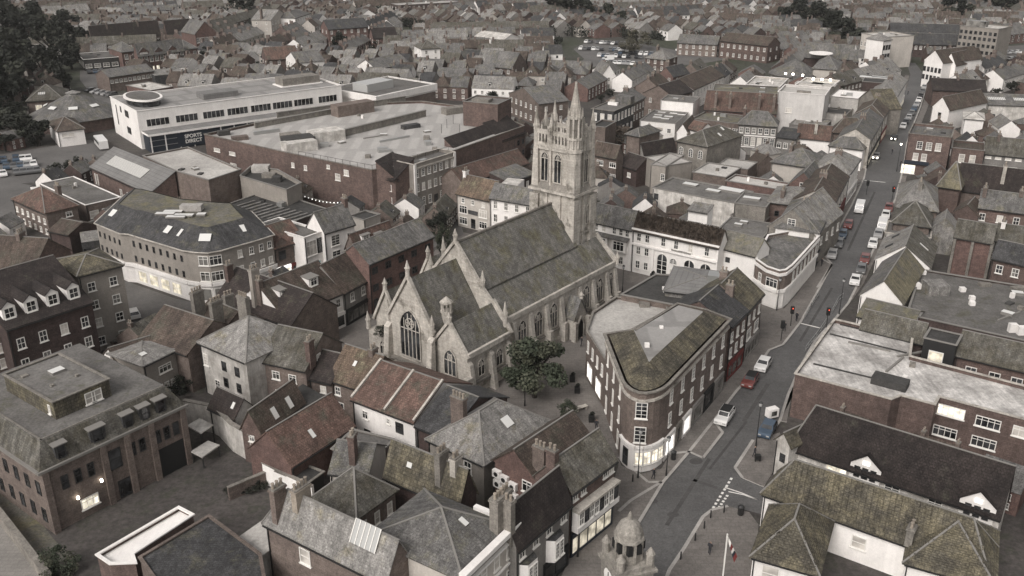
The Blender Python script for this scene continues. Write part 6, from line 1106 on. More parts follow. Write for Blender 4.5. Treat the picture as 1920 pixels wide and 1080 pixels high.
for (p0, p1) in (((t0-.2, v0-.2), (t1+.2, v0-.2)), ((t1+.2, v0-.2), (t1+.2, v1+.2)), ((t1+.2, v1+.2), (t0-.2, v1+.2)), ((t0-.2, v1+.2), (t0-.2, v0-.2))):
    a = Vector((*p0, pz)); b = Vector((*p1, pz)); q.bar(a+Vector((0, 0, .45)), b+Vector((0, 0, .45)), .24, ST, .9); q.bar(a+Vector((0, 0, 2.75)), b+Vector((0, 0, 2.75)), .26, ST, .6); q.bar(a+Vector((0, 0, .15)), b+Vector((0, 0, .15)), .3, ST, .3); q.bar(a+Vector((0, 0, 2.4)), b+Vector((0, 0, 2.4)), .28, ST, .28)
    for i in range(13):
        p = a.lerp(b, i/12); q.bar(p, p+Vector((0, 0, 2.4)), .3, ST)
        if i % 2 == 0: q.bar(p+Vector((0, 0, 2.4)), p+Vector((0, 0, 3.7)), .3, ST)
q.obj('tower_parapet', church)
q = MB(); q.box(t0, v0, 28.5, t1, v1, 28.8, 'slate_dark'); q.obj('tower_roof', church)
for (u, v, h) in ((t0-.1, v1+.1, 7.0), (t1+.1, v1+.1, 7.0), (t1+.1, v0-.1, 6.6), (t0-.1, (v0+v1)/2+.8, 6.2), ((t0+t1)/2, v0-.1, 5.6), ((t0+t1)/2, v1+.1, 6.2), (t1+.1, (v0+v1)/2, 6.0)): pinnacle(u, v, 28.6, h, .62)
q = MB(); q.cyl(0, 0, 0, 9.2, 1.3, 1.2, ST, 8); q.cyl(0, 0, 6.9, 7.3, 1.45, 1.45, ST, 8); q.cyl(0, 0, 9.2, 12.6, 1.05, 1.0, 'stone_dark', 8); q.cyl(0, 0, 9.0, 9.4, 1.4, 1.4, ST, 8); q.cyl(0, 0, 12.5, 13.0, 1.3, 1.3, ST, 8); q.cyl(0, 0, 13.0, 18.2, 1.0, .06, ST, 8); q.cyl(0, 0, 17.8, 18.4, .2, .2, ST, 6)
for i in range(8):
    a = 2*pi*i/8+pi/8; q.bar((1.14*cos(a), 1.14*sin(a), 7.6), (1.14*cos(a), 1.14*sin(a), 12.6), .3, ST); q.bar((.98*cos(a), .98*sin(a), 13.0), (.1*cos(a), .1*sin(a), 17.9), .14, ST); q.cyl(1.2*cos(a), 1.2*sin(a), 12.8, 14.3, .16, .03, ST, 4)
q.obj('stair_turret', church, (t0+.5, v0+.3, 21.8))
# ivy-like bush lodged on the chancel parapet is a loose plant: see trees

# ================================================================ trees and plants
TR = {}
def crown_mesh(seed, n, leaf, R, H, cl, m, flat=0.0):
    rnd = random.Random(seed); mb = MB(); mb.mi(m); v = []; f = []
    cs = []
    for i in range(cl):
        a = rnd.uniform(0, 2*pi); r = R*math.sqrt(rnd.random())*.78; z = rnd.uniform(.1, .95)*H; r *= math.sin(min(1, max(.12, z/H)*1.05)*pi)**.5 if not flat else 1
        cs.append((r*cos(a)*1.12, r*sin(a)*1.12, z*rnd.uniform(.85, 1.1), rnd.uniform(.13, .38)*R))
    for i in range(n):
        c = cs[i % cl]; d = Vector((rnd.gauss(0, 1), rnd.gauss(0, 1), rnd.gauss(0, .75))).normalized()*c[3]*(rnd.random()**.35)
        p = Vector(c[:3])+d; nn = (d.normalized()*.6+Vector((rnd.gauss(0, 1), rnd.gauss(0, 1), rnd.gauss(0, 1)+.6)).normalized()).normalized()
        t = nn.orthogonal().normalized(); t.rotate(Matrix.Rotation(rnd.uniform(0, 6.28), 3, nn)); w = nn.cross(t); s = leaf*rnd.uniform(.6, 1.3)
        mb.face([p-t*s, p-w*s*.6, p+t*s, p+w*s*.6], m if (i % cl) % 3 else m+'_b')
    me = mb.mesh('crown'); return me
def trunk_mesh(H, r, seed, R):
    rnd = random.Random(seed); b = MB(); b.cyl(0, 0, 0, H*.45, r, r*.7, 'bark', 7)
    for i in range(6):
        a = rnd.uniform(0, 6.28); b.bar((0, 0, H*(.3+.05*i)), (R*.55*cos(a), R*.55*sin(a), H*rnd.uniform(.6, .85)), r*.55, 'bark')
    return b.mesh('trunk')
def tree(label, p, R, H, kind='a', m='leaf', n=1500, group=None, name='tree', cat='tree', trunkh=.35):
    k = (kind, m, n, name)
    if k not in TR:
        sd = sum(ord(c) for c in kind+m)
        TR[k] = (crown_mesh(sd, n, (.42 if n == 2400 or n == 700 else .28) if n < 2500 else .22, 4.0, 6.0, 16 if n < 2500 else 26, m), trunk_mesh(6, .3, sd, 4.0))
    o = thing(name, label, cat, (p.x, p.y, p.z), random.uniform(0, 6.28), group)
    c = put(TR[k][0], 'crown', o, (0, 0, H*trunkh*.6)); c.scale = (R/4, R/4, (H*(1-trunkh*.6))/6.4)
    if name != 'bush': t = put(TR[k][1], 'trunk', o); t.scale = (R/4, R/4, H/6*.8)
    return o
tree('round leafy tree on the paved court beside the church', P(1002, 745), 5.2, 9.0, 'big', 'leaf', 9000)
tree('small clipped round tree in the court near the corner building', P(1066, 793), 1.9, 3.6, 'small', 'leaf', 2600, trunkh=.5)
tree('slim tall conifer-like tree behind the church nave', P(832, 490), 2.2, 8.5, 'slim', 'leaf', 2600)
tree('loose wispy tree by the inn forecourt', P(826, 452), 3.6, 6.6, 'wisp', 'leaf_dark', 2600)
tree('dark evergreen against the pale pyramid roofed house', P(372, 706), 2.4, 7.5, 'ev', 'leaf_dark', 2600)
tree('low dark shrub mass below the small beige house', P(335, 738), 2.6, 3.0, 'shr', 'leaf_dark', 1500, name='bush', cat='bush', trunkh=.05)
tree('dark bush at the foot of the beige tower house', P(170, 652), 2.0, 3.4, 'shr', 'leaf_dark', 1500, name='bush', cat='bush', trunkh=.05)
tree('feathery bush at the lower left beside the wall', P(116, 1078), 2.4, 3.6, 'shr2', 'leaf', 2600, name='bush', cat='bush', trunkh=.05)
tree('wind-sown bush growing on the chancel parapet', cw(-40.3, 16.5, 5.0), 1.6, 1.7, 'shr', 'leaf_dark', 1500, name='bush', cat='bush', trunkh=.02)
tree('second wind-sown bush in the chapel valley', cw(-40.3, 5.0, 7.6), .8, 1.1, 'shr', 'leaf_dark', 1500, name='bush', cat='bush', trunkh=.02)
for i, (x, y) in enumerate([(440, 915), (452, 912), (464, 908), (476, 905), (488, 902)]): tree('ivy clump %s along the low yard wall' % ['at the left end', 'second from the left', 'in the middle', 'second from the right', 'at the right end'][i], P(x, y+12), 1.3, 1.3, 'shr', 'leaf_dark', 1500, group='ivy clumps along the low yard wall', name='bush', cat='bush', trunkh=.02)
tree('heathery brown tree behind the tall narrow hipped house', P(1163, 285), 5, 8, 'he', 'heather', 2600)
tree('bare pinkish tree beside the big car park', P(1195, 92), 8, 9, 'br', 'leaf_dry', 1500)
tree('olive tree in the middle of the big car park', P(1180, 100), 7, 6, 'ol', 'leaf_dry', 1500)
random.seed(21)
big = [(20, 70, 17), (60, 60, 14), (100, 90, 15), (45, 120, 15), (5, 130, 16), (85, 135, 13), (120, 70, 12), (135, 105, 11), (25, 170, 15), (0, 215, 13), (110, 150, 9), (70, 40, 13), (15, 35, 14), (-30, 90, 16), (-30, 180, 15), (125, 40, 10), (155, 75, 9)]
wh = ['tallest dark tree at the upper left corner', 'dark spreading tree right of the tallest one', 'dark tree above the white classroom block', 'dark tree left of the community hall', 'dark tree touching the left edge high up', 'dark tree behind the community hall roof', 'dark tree beside the long school roof', 'dark tree next to the white classroom block', 'dark tree above the mossy community building', 'dark tree at the left edge beside the octagonal hall', 'small dark tree between the school and the hall', 'dark tree at the top left behind the others', 'dark tree at the top left corner', 'dark tree partly beyond the left edge near the top', 'dark tree partly beyond the left edge lower down', 'small dark tree at the top beside grey roofs', 'small dark tree at the end of the school range']
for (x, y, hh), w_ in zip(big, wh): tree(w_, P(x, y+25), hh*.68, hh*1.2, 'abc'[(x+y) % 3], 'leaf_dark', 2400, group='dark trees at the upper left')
for i, (x, y, r_, hh) in enumerate([(40, 262, 6.5, 8.5), (75, 265, 5.5, 7.5), (20, 245, 6, 8), (10, 275, 5, 5)]): tree(['round dark tree on the bank left of the bus', 'dark tree closest to the white walled building', 'dark tree behind the bank trees', 'low dark tree at the left edge by the car park road'][i], P(x, y+8), r_, hh, 'ab'[i % 2], 'leaf_dark', 2400, group='trees on the bank by the octagonal hall')
for i, (x, y, r_, hh) in enumerate([(150, 318, 3.2, 3.8), (128, 322, 3.0, 3.2), (108, 326, 3.0, 3.0)]): tree(['hedge bush nearest the brick hall', 'middle hedge bush by the left car park', 'hedge bush nearest the parked cars'][i], P(x, y), r_, hh, 'shr', 'leaf_dark', 1500, group='hedge bushes beside the left car park', name='bush', cat='bush', trunkh=.02)
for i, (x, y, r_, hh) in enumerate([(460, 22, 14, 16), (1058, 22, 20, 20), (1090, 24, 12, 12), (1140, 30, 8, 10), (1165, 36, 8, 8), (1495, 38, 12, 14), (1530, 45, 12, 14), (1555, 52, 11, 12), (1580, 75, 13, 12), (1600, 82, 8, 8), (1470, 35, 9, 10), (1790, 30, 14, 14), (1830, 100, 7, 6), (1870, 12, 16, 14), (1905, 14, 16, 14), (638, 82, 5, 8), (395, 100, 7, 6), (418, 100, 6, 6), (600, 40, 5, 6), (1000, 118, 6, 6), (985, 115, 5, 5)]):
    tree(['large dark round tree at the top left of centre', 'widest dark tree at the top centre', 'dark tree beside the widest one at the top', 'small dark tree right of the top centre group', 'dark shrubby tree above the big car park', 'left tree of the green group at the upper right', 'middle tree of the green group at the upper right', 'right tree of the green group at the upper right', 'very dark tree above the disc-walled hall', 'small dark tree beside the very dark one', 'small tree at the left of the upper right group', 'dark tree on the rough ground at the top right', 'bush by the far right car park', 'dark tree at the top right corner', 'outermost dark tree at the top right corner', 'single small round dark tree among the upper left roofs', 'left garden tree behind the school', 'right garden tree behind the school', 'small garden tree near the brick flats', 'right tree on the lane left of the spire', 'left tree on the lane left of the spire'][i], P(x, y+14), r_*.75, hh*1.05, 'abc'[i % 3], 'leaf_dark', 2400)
for x, y, z in [(1220, 440, 0)]: pass
# rough heather-like growth standing on the assembly hall roof
hb = thing('roof_growth', 'shaggy brown growth covering the assembly hall roof', 'plant', tuple(HALL.location), HALL.rotation_euler.z)

# ================================================================ vehicles
def car_parts(kind):
    L = dict(hatch=4.1, saloon=4.5, van=5.2, suv=4.4, bus=9.0)[kind]; W = 1.78 if kind not in ('van', 'bus') else (2.0 if kind == 'van' else 2.45)
    prof = dict(hatch=[(0, .35), (0, .75), (.06, .95), (.3, 1.02), (.45, 1.45), (.85, 1.48), (.98, 1.0), (1, .4)], saloon=[(0, .35), (0, .72), (.05, .9), (.28, .98), (.42, 1.4), (.75, 1.4), (.88, 1.0), (1, .95), (1, .4)],
                suv=[(0, .4), (0, .85), (.06, 1.05), (.28, 1.12), (.4, 1.62), (.9, 1.62), (.99, 1.1), (1, .45)], van=[(0, .4), (0, .95), (.1, 1.15), (.2, 1.9), (.26, 2.15), (.97, 2.2), (1, 2.0), (1, .45)], bus=[(0, .4), (0, 1.2), (.03, 2.5), (.06, 2.85), (.98, 2.9), (1, 2.7), (1, .45)])[kind]
    b = MB(); n = len(prof)
    def ring(y, inset_):
        out = []
        for (x, z) in prof:
            k = 1 if z < 1.12 or kind == 'bus' else (.84 if kind != 'van' else .93)
            out.append(((x-.5)*L, y*W/2*k, z))
        return out
    r0, r1 = ring(-1, 0), ring(1, 0)
    for i in range(n-1): b.face([r0[i], r0[i+1], r1[i+1], r1[i]], 'car_white')
    b.face([r0[-1], r0[0], r1[0], r1[-1]], 'black')
    lo = [i for i in range(n) if prof[i][1] < 1.13 or kind == 'bus']
    for r, fl in ((r0, 0), (r1, 1)): b.face(r if fl else r[::-1], 'car_white')
    g = MB()
    top = [(x, z) for x, z in prof if z > 1.2]
    if kind not in ('van', 'bus'):
        xa = [p for p in prof if p[1] <= 1.2 and p[0] < .5][-1]; xb = [p for p in prof if p[1] <= 1.2 and p[0] > .5][0]; ta, tb = top[0], top[-1]
        def pt(p, y, off=.0): k = 1 if p[1] < 1.12 else .84; return ((p[0]-.5)*L, y*W/2*k, p[1])
        for y in (-1, 1):
            a, c = Vector(pt(xa, y*.99)), Vector(pt(xb, y*.99)); d, e = Vector(pt(ta, y)), Vector(pt(tb, y)); off = Vector((0, y*.03, 0))
            P4 = [a.lerp(d, .12)+off+Vector((.15, 0, 0)), c.lerp(e, .12)+off-Vector((.15, 0, 0)), e.lerp(c, .12)+off, d.lerp(a, .12)+off]; g.face(P4 if y < 0 else P4[::-1], 'glass')
        for (lo_, hi_, s) in ((xa, ta, -1), (xb, tb, 1)):
            a, c = Vector(pt(lo_, -.86)), Vector(pt(lo_, .86)); d, e = Vector(pt(hi_, -.86)), Vector(pt(hi_, .86)); off = Vector((s*.03, 0, .03)); P4 = [a.lerp(d, .1)+off, c.lerp(e, .1)+off, e.lerp(c, .08)+off, d.lerp(a, .08)+off]; g.face(P4[::-1] if s < 0 else P4, 'glass')
    else:
        z0, z1 = (1.2, 1.8) if kind == 'van' else (1.5, 2.4)
        for y in (-1, 1):
            yy = y*(W/2*(.965 if kind == 'van' else 1)+.02); xs = (-.36*L, -.14*L) if kind == 'van' else (-.46*L, .46*L); P4 = [(xs[0], yy, z0), (xs[1], yy, z0), (xs[1], yy, z1), (xs[0]+.25, yy, z1)]; g.face(P4 if y < 0 else P4[::-1], 'glass')
        if kind == 'van': g.face([(-.395*L, -.8, 1.2), (-.31*L, -.8, 1.85), (-.31*L, .8, 1.85), (-.395*L, .8, 1.2)][::-1], 'glass')
        else: g.face([(-.505*L, -1, 1.3), (-.487*L, -1, 2.4), (-.487*L, 1, 2.4), (-.505*L, 1, 1.3)][::-1], 'glass')
    w = MB(); nn = 12
    def wheel():
        for i in range(nn): a, c = 2*pi*i/nn, 2*pi*(i+1)/nn; w.face([(.33*cos(a), -.11, .33*sin(a)), (.33*cos(c), -.11, .33*sin(c)), (.33*cos(c), .11, .33*sin(c)), (.33*cos(a), .11, .33*sin(a))][::-1], 'rubber')
        for y in (-.11, .11): w.face([(.33*cos(2*pi*i/nn), y, .33*sin(2*pi*i/nn)) for i in range(nn)], 'rubber'); w.face([(.2*cos(2*pi*i/nn), y*1.08, .2*sin(2*pi*i/nn)) for i in range(nn)], 'metal')
    wheel()
    h = MB(); h.box(-.06, -.2, -.08, .03, .2, .08, 'glass_sky')
    return b.mesh('body'), g.mesh('windows'), w.mesh('wheel'), h.mesh('headlight'), L, W
CP = {}; BM = {}
def car(label, p, heading, kind='hatch', col='car_white', roof=None, group=None, small=False, name='car', cat='car', lights=False):
    if kind not in CP: CP[kind] = car_parts(kind)
    b, g, w, h, L, W = CP[kind]
    if (kind, col) not in BM: c = b.copy(); c.materials[0] = M[col]; BM[(kind, col)] = c
    o = thing(name, label, cat, (p.x, p.y, .015), heading, group)
    put(BM[(kind, col)], 'body', o); put(g, 'window', o)
    if not small:
        for x in (-.3, .3):
            for y in (-1, 1): put(w, 'wheel', o, (x*L, y*(W/2-.1), .33))
        for y in (-1, 1): put(h, 'headlight', o, (-L/2, y*(W/2-.35), .7))
        if roof: q = MB(); z = 1.5 if kind != 'suv' else 1.65; q.box(-.08*L, -.7, z-.05, .38*L, .7, z+.02, roof); q.obj('roof_panel', o)
    if lights:
        for y in (-1, 1): q = MB(); q.cyl(0, 0, -.16, .16, .17, .17, 'lamp_glow', 8); q.obj('headlamp', o, (-L/2-.05, y*(W/2-.35), .72))
    return o
def hd(a, b): A_, B_ = P(*a), P(*b); return atan2(B_.y-A_.y, B_.x-A_.x)
H1 = hd((1357, 790), (1440, 665)); H2 = hd((1545, 520), (1610, 350))
G = 'cars parked along the high street'
for lab, (x, y), hh, k, c, rf in [
  ('white hatchback with black roof parked nearest on the high street', (1358, 788), H1, 'suv', 'car_white', 'black'), ('dark red hatchback with black roof behind the white and black car', (1406, 720), H1, 'hatch', 'car_red', 'black'), ('white hatchback parked above the dark red car', (1430, 690), H1, 'hatch', 'car_white', None),
  ('blue car with pale windscreen beside the white street box', (1438, 812), H1, 'hatch', 'car_blue', None),
  ('white car in the left parking bay below three dark cars', (1560, 482), H2, 'hatch', 'car_silver', None), ('dark car above the pale car in the left bay', (1572, 461), H2, 'hatch', 'car_grey', None), ('blue-black car in the middle of the left bay', (1579, 444), H2, 'hatch', 'car_blue', None), ('dull red car at the top of the left bay', (1590, 426), H2, 'hatch', 'car_red', None),
  ('white saloon lowest in the right-hand parking row', (1603, 530), H2, 'saloon', 'car_white', None), ('slate blue car above the lowest white saloon', (1614, 510), H2, 'hatch', 'car_grey', None), ('dark red car third up in the right-hand row', (1621, 491), H2, 'hatch', 'car_red', None), ('white small car fourth up in the right-hand row', (1636, 462), H2, 'hatch', 'car_white', None), ('silver car just below the white parked van', (1646, 444), H2, 'hatch', 'car_silver', None), ('white car between the van and the red car', (1660, 408), H2, 'hatch', 'car_white', None), ('red car at the traffic light on the right', (1666, 394), H2, 'hatch', 'car_red', None)]: car(lab, P(x, y), hh, k, c, rf, G)
car('white van driving down the middle of the high street', P(1611, 396), H2, 'van', 'car_white', name='van', cat='van'); car('white van parked in the right-hand row', P(1653, 430), H2, 'van', 'car_white', name='van', cat='van')
car('oncoming car with bright headlights at the crossing', P(1642, 297), hd((1630, 320), (1655, 270)), 'hatch', 'car_silver', lights=True); car('second car with headlights further up the street', P(1676, 262), hd((1665, 275), (1690, 235)), 'hatch', 'car_black', lights=True)
H3 = hd((1690, 250), (1735, 160)); cols = ['car_white', 'car_black', 'car_silver', 'car_grey', 'car_blue', 'car_silver', 'car_white', 'car_black', 'car_grey', 'car_silver', 'car_white']
ordn = ['first', 'second', 'third', 'fourth', 'fifth', 'sixth', 'seventh', 'eighth', 'ninth', 'tenth', 'eleventh', 'twelfth', 'thirteenth', 'fourteenth', 'fifteenth', 'sixteenth', 'seventeenth', 'eighteenth', 'nineteenth', 'twentieth', 'twenty-first', 'twenty-second', 'twenty-third', 'twenty-fourth']
cn = dict(car_white='white', car_black='black', car_silver='silver', car_grey='grey', car_blue='dark blue', car_red='red')
for i, c in enumerate(cols): t = i/10; car('%s car, %s from the crossing in the far street queue' % (cn[c], ordn[i]), P(1693+(1735-1693)*t+4*sin(t*3), 240+(158-240)*t), H3, 'hatch', c, group='cars parked on the upper high street', small=True)
random.seed(5)
def lot(rows, where, grp, skip=.12):
    for ri, (a, b, n) in enumerate(rows):
        A_, B_ = P(*a), P(*b); d = (B_-A_).normalized(); hh = atan2(d.y, d.x)+pi/2+.1
        for i in range(n):
            if random.random() < skip: continue
            c = random.choice(['car_white', 'car_silver', 'car_black', 'car_grey', 'car_blue', 'car_white', 'car_silver', 'car_grey'])
            car('%s car, %s from left in the %s row of %s' % (cn[c], ordn[i], ordn[ri], where), A_.lerp(B_, (i+.5)/n), hh+random.uniform(-.04, .04), random.choice(['hatch', 'saloon', 'suv', 'hatch']), c, group=grp, small=True)
lot([((1096, 80), (1190, 86), 13), ((1085, 93), (1180, 97), 12), ((1120, 106), (1205, 110), 11), ((1150, 100), (1245, 106), 10), ((1125, 118), (1215, 124), 11), ((1270, 98), (1340, 90), 7), ((1302, 100), (1350, 90), 5)], 'the big car park', 'cars in the big car park')
lot([((-10, 306), (60, 300), 6), ((-6, 318), (70, 311), 6), ((0, 330), (76, 322), 6)], 'the left car park', 'cars in the left car park', .05)
lot([((1828, 104), (1915, 100), 8), ((1835, 116), (1925, 112), 8)], 'the far right car park', 'cars in the far right car park')
lot([((162, 138), (196, 136), 3), ((165, 172), (215, 182), 5)], 'the school lane', 'cars in the school lane', 0)
car('cream bus waiting below the white retail block', P(191, 276), hd((180, 258), (207, 290)), 'bus', 'car_white', name='bus', cat='bus')
car('white car in the back street beside the beige tower house', P(251, 594), hd((240, 570), (262, 610)), 'hatch', 'car_white')
car('white van on the lane left of the spire', P(1140, 113), 0.1, 'van', 'car_white', name='van', cat='van', small=True)

# ================================================================ street furniture
def lamp_post(label, p, h=6, lit=False, dbl=False):
    o = thing('street_lamp', label, 'street lamp', (p.x, p.y, .12)); b = MB(); b.cyl(0, 0, 0, 1.0, .13, .09, 'iron', 8); b.cyl(0, 0, 1, h, .07, .045, 'iron', 8); b.obj('pole', o)
    b = MB(); b.cyl(0, 0, h, h+.15, .08, .22, 'iron', 8); b.cyl(0, 0, h+.15, h+.6, .2, .26, 'lamp_glow' if lit else 'glass_sky', 8); b.cyl(0, 0, h+.6, h+.85, .3, .05, 'iron', 8); b.obj('lantern', o); return o
for lab, x, y, h_, lit in [('tall black lamp in front of the lit corner window', 1196, 897, 6.4, False), ('black lamp post at the kerb beside the corner building', 1249, 893, 5, False), ('black lamp beside the oriel shop', 1083, 1045, 5.5, False), ('lamp post on the kerb of the right pavement island', 1417, 838, 6, False), ('short lamp under the church tree', 984, 762, 3.6, False), ('black lamp on the left pavement by the white corner shop', 1456, 583, 5.5, False), ('thin lamp post by the parking bay below the van', 1568, 430, 5, False), ('lit lamp at the crossing by the blue fascia shop', 1681, 322, 7, True), ('lit lamp on the upper high street pavement', 1655, 243, 5, True), ('second lit lamp on the upper high street', 1688, 198, 5, True), ('lamp post at the railing by the white-roofed hall', 1573, 590, 6, False), ('lamp on the paved court beside the assembly hall', 1167, 548, 4.5, False)]: lamp_post(lab, P(x, y), h_, lit)
def tlight(label, p, red=False):
    o = thing('traffic_light', label, 'traffic light', (p.x, p.y, .12)); b = MB(); b.cyl(0, 0, 0, 2.6, .07, .07, 'iron', 8); b.obj('pole', o)
    b = MB(); b.box(-.28, -.22, 2.3, .28, .22, 3.6, 'black'); b.obj('signal_head', o)
    for i in range(3): b = MB(); b.cyl(0, 0, -.04, .04, .1, .1, 'red_glow' if (i == 2 and red) else 'glass', 8); k = b.obj('lens', o, (0, -.24, 2.55+i*.38)); k.rotation_euler = (pi/2, 0, 0)
for lab, x, y, r_ in [('traffic light on the left pavement nearest the crossing line', 1464, 640, False), ('traffic light by the left kerb below the parking bay', 1482, 612, True), ('traffic light with red glow beside the zigzag railing', 1549, 615, True), ('traffic light at the upper crossing on the left', 1624, 366, False), ('traffic light at the upper crossing with red glow on the right', 1672, 378, True)]: tlight(lab, P(x, y), r_)
def rail(label, px, h=1.0):
    pts = [P(x, y) for x, y in px]; o = thing('railing', label, 'railing', tuple(pts[0]+Vector((0, 0, .12)))); r = MB()
    for a, b in zip(pts, pts[1:]):
        a = a-pts[0]; b = b-pts[0]
        for z in (.25, h): r.bar(a+Vector((0, 0, z)), b+Vector((0, 0, z)), .06, 'metal')
    r.obj('rail', o)
    for a, b in zip(pts, pts[1:]):
        n = max(1, int((b-a).length/1.5))
        for i in range(n+1): p = a.lerp(b, i/n)-pts[0]; t = MB(); t.bar((0, 0, 0), (0, 0, h+.05), .07, 'metal'); t.obj('rail_post', o, p)
rail('pale guard railing along the left kerb below the parking bay', [(1508, 600), (1520, 578), (1534, 556)]); rail('pale zigzag railing beside the white-roofed hall', [(1510, 660), (1535, 628), (1548, 608)]); rail('upper part of the pale railing by the moss-topped building', [(1560, 588), (1572, 566), (1580, 560)]); rail('guard railing at the upper crossing', [(1602, 352), (1618, 345)])
def bollard(label, p, h=.95, grp=None): b = MB(); b.cyl(0, 0, 0, h, .1, .08, 'iron', 8); b.cyl(0, 0, h, h+.12, .1, .02, 'iron', 8); tag(b.obj('bollard', loc=(p.x, p.y, .12)), label, 'bollard', grp)
for i, (x, y) in enumerate([(1186, 904), (1320, 992), (1303, 1015), (1276, 1050), (1357, 962), (1332, 972)]): bollard(['bollard in front of the oriel shop corner', 'second bollard down the square kerb', 'third bollard down the square kerb', 'lowest bollard on the square kerb', 'bollard by the give way lines', 'first bollard down the square kerb'][i], P(x, y), grp='bollards on the pavements')
def planter(label, p):
    o = thing('planter', label, 'planter', (p.x, p.y, .02)); b = MB(); b.box(-.4, -.4, 0, .4, .4, .9, 'black'); b.obj('tub', o); c = put(crown_mesh(3, 90, .2, .5, .7, 5, 'leaf_dark'), 'foliage', o, (0, 0, .75))
for lab, x, y in [('black planter nearest the lit shop wing', 1073, 715), ('black planter in the middle of the court', 1082, 736), ('black planter by the white windows of the corner building', 1109, 790), ('dark planter on the assembly hall forecourt', 1223, 522)]: planter(lab, P(x, y))
o = thing('bench', 'pale stone bench beside the small clipped tree', 'bench', tuple(P(1090, 768)), .5); q = MB(); q.box(-.9, -.35, .42, .9, .35, .55, 'stone'); q.obj('seat', o)
for x in (-.7, .7): q = MB(); q.box(-.12, -.3, 0, .12, .3, .42, 'stone'); q.obj('leg', o, (x, 0, 0))
o = thing('street_box', 'white notice box standing behind the blue car', 'notice box', (*P(1446, 786)[:2], 0), .4); q = MB(); q.box(-.8, -.5, .5, .8, .5, 1.8, 'white'); q.obj('box', o); q = MB(); q.box(-.45, -.52, .8, .45, -.505, 1.5, 'glass_mid'); q.obj('panel', o)
for x in (-.6, .6): q = MB(); q.box(-.05, -.05, 0, .05, .05, .5, 'iron'); q.obj('leg', o, (x, 0, 0))
o = thing('flag_pole', 'leaning white flag pole with limp flag at the bottom right', 'flag pole', tuple(P(1352, 1110))); top = P(1357, 1012, 7.5)-P(1352, 1110); q = MB(); q.bar((0, 0, 0), (0, 0, 7.5), .14, 'paint'); q.obj('pole', o)
q = MB(); prev = None
for i in range(7):
    t = i/6; a = Vector((.1+t*1.2, .12*sin(t*9), 7.2-t*2.6)); b = Vector((.1+t*.9, .1*sin(t*9+1), 6.8-t*2.9))
    if prev: q.face([prev[0], a, b, prev[1]], 'red_paint' if i in (3, 6) else ('navy' if i == 5 else 'paint'))
    prev = (a, b)
q.obj('flag', o)
for lab, x, y in [('dark litter bin at the end of the square kerb', 1388, 966), ('dark litter bin outside the corner building', 1262, 862)]:
    q = MB(); q.cyl(0, 0, 0, 1.1, .35, .38, 'iron', 10); q.cyl(0, 0, 1.1, 1.3, .42, .2, 'iron', 10); p = P(x, y); tag(q.obj('litter_bin', loc=(p.x, p.y, .12)), lab, 'bin')
# stone clock monument at the bottom edge
p = P(1176, 1098, 0); p = Vector((p.x, p.y, 0)); top = 13.2
# place so the finial sits where the photograph shows it
p = P(1182, 962, top); mo = thing('monument', 'octagonal stone clock monument with domed top and corner pinnacles', 'monument', (p.x, p.y, 0), .35)
q = MB(); q.box(-1.9, -1.9, 0, 1.9, 1.9, 8.0, 'stone_worn'); q.box(-2.2, -2.2, 7.2, 2.2, 2.2, 7.5, 'stone_worn'); q.obj('base', mo)
q = MB(); q.cyl(0, 0, 8.0, 10.6, 1.35, 1.25, 'stone_worn', 8)
for i in range(8): a = 2*pi*i/8; q.box(1.3*cos(a)-.14, 1.3*sin(a)-.14, 8.0, 1.3*cos(a)+.14, 1.3*sin(a)+.14, 10.5, 'stone_worn')
q.cyl(0, 0, 10.5, 10.8, 1.6, 1.5, 'stone_worn', 8); q.obj('lantern', mo)
q = MB()
for i in range(8): a = 2*pi*(i+.5)/8; q.bar((1.28*cos(a), 1.28*sin(a), 9.2), (1.28*cos(a), 1.28*sin(a), 10.2), .5, 'black')
q.obj('openings', mo)
q = MB(); rs = [(10.8, 1.4), (11.4, 1.3), (12.0, 1.0), (12.4, .55), (12.6, .2)]
for (z0, r0), (z1, r1) in zip(rs, rs[1:]): q.cyl(0, 0, z0, z1, r0, r1, 'stone_worn', 12)
q.cyl(0, 0, 12.5, 13.0, .3, .22, 'stone_worn', 8); q.cyl(0, 0, 13.0, 13.4, .22, .05, 'stone_worn', 8); q.obj('dome', mo)
for sx in (-1, 1):
    for sy in (-1, 1): q = MB(); q.cyl(0, 0, 0, 1.2, .42, .4, 'stone_worn', 8); q.cyl(0, 0, 1.2, 1.9, .5, .08, 'stone_worn', 8); q.obj('pinnacle', mo, (sx*1.6, sy*1.6, 8.0))
for i in range(4):
    a = pi/2*i; q = MB(); q.cyl(0, 0, -.08, .08, 1.0, 1.0, 'stone_worn', 16, mt='white'); k = q.obj('clock_face', mo, (1.95*sin(a), -1.95*cos(a), 6.0)); k.rotation_euler = (pi/2, 0, a)
    q = MB(); q.bar((0, 0, .1), (0, .7, .1), .08, 'black'); q.bar((0, 0, .1), (.45, -.1, .1), .1, 'black'); q.obj('clock_hands', k)
mo.scale = (1.0, 1.0, 1)
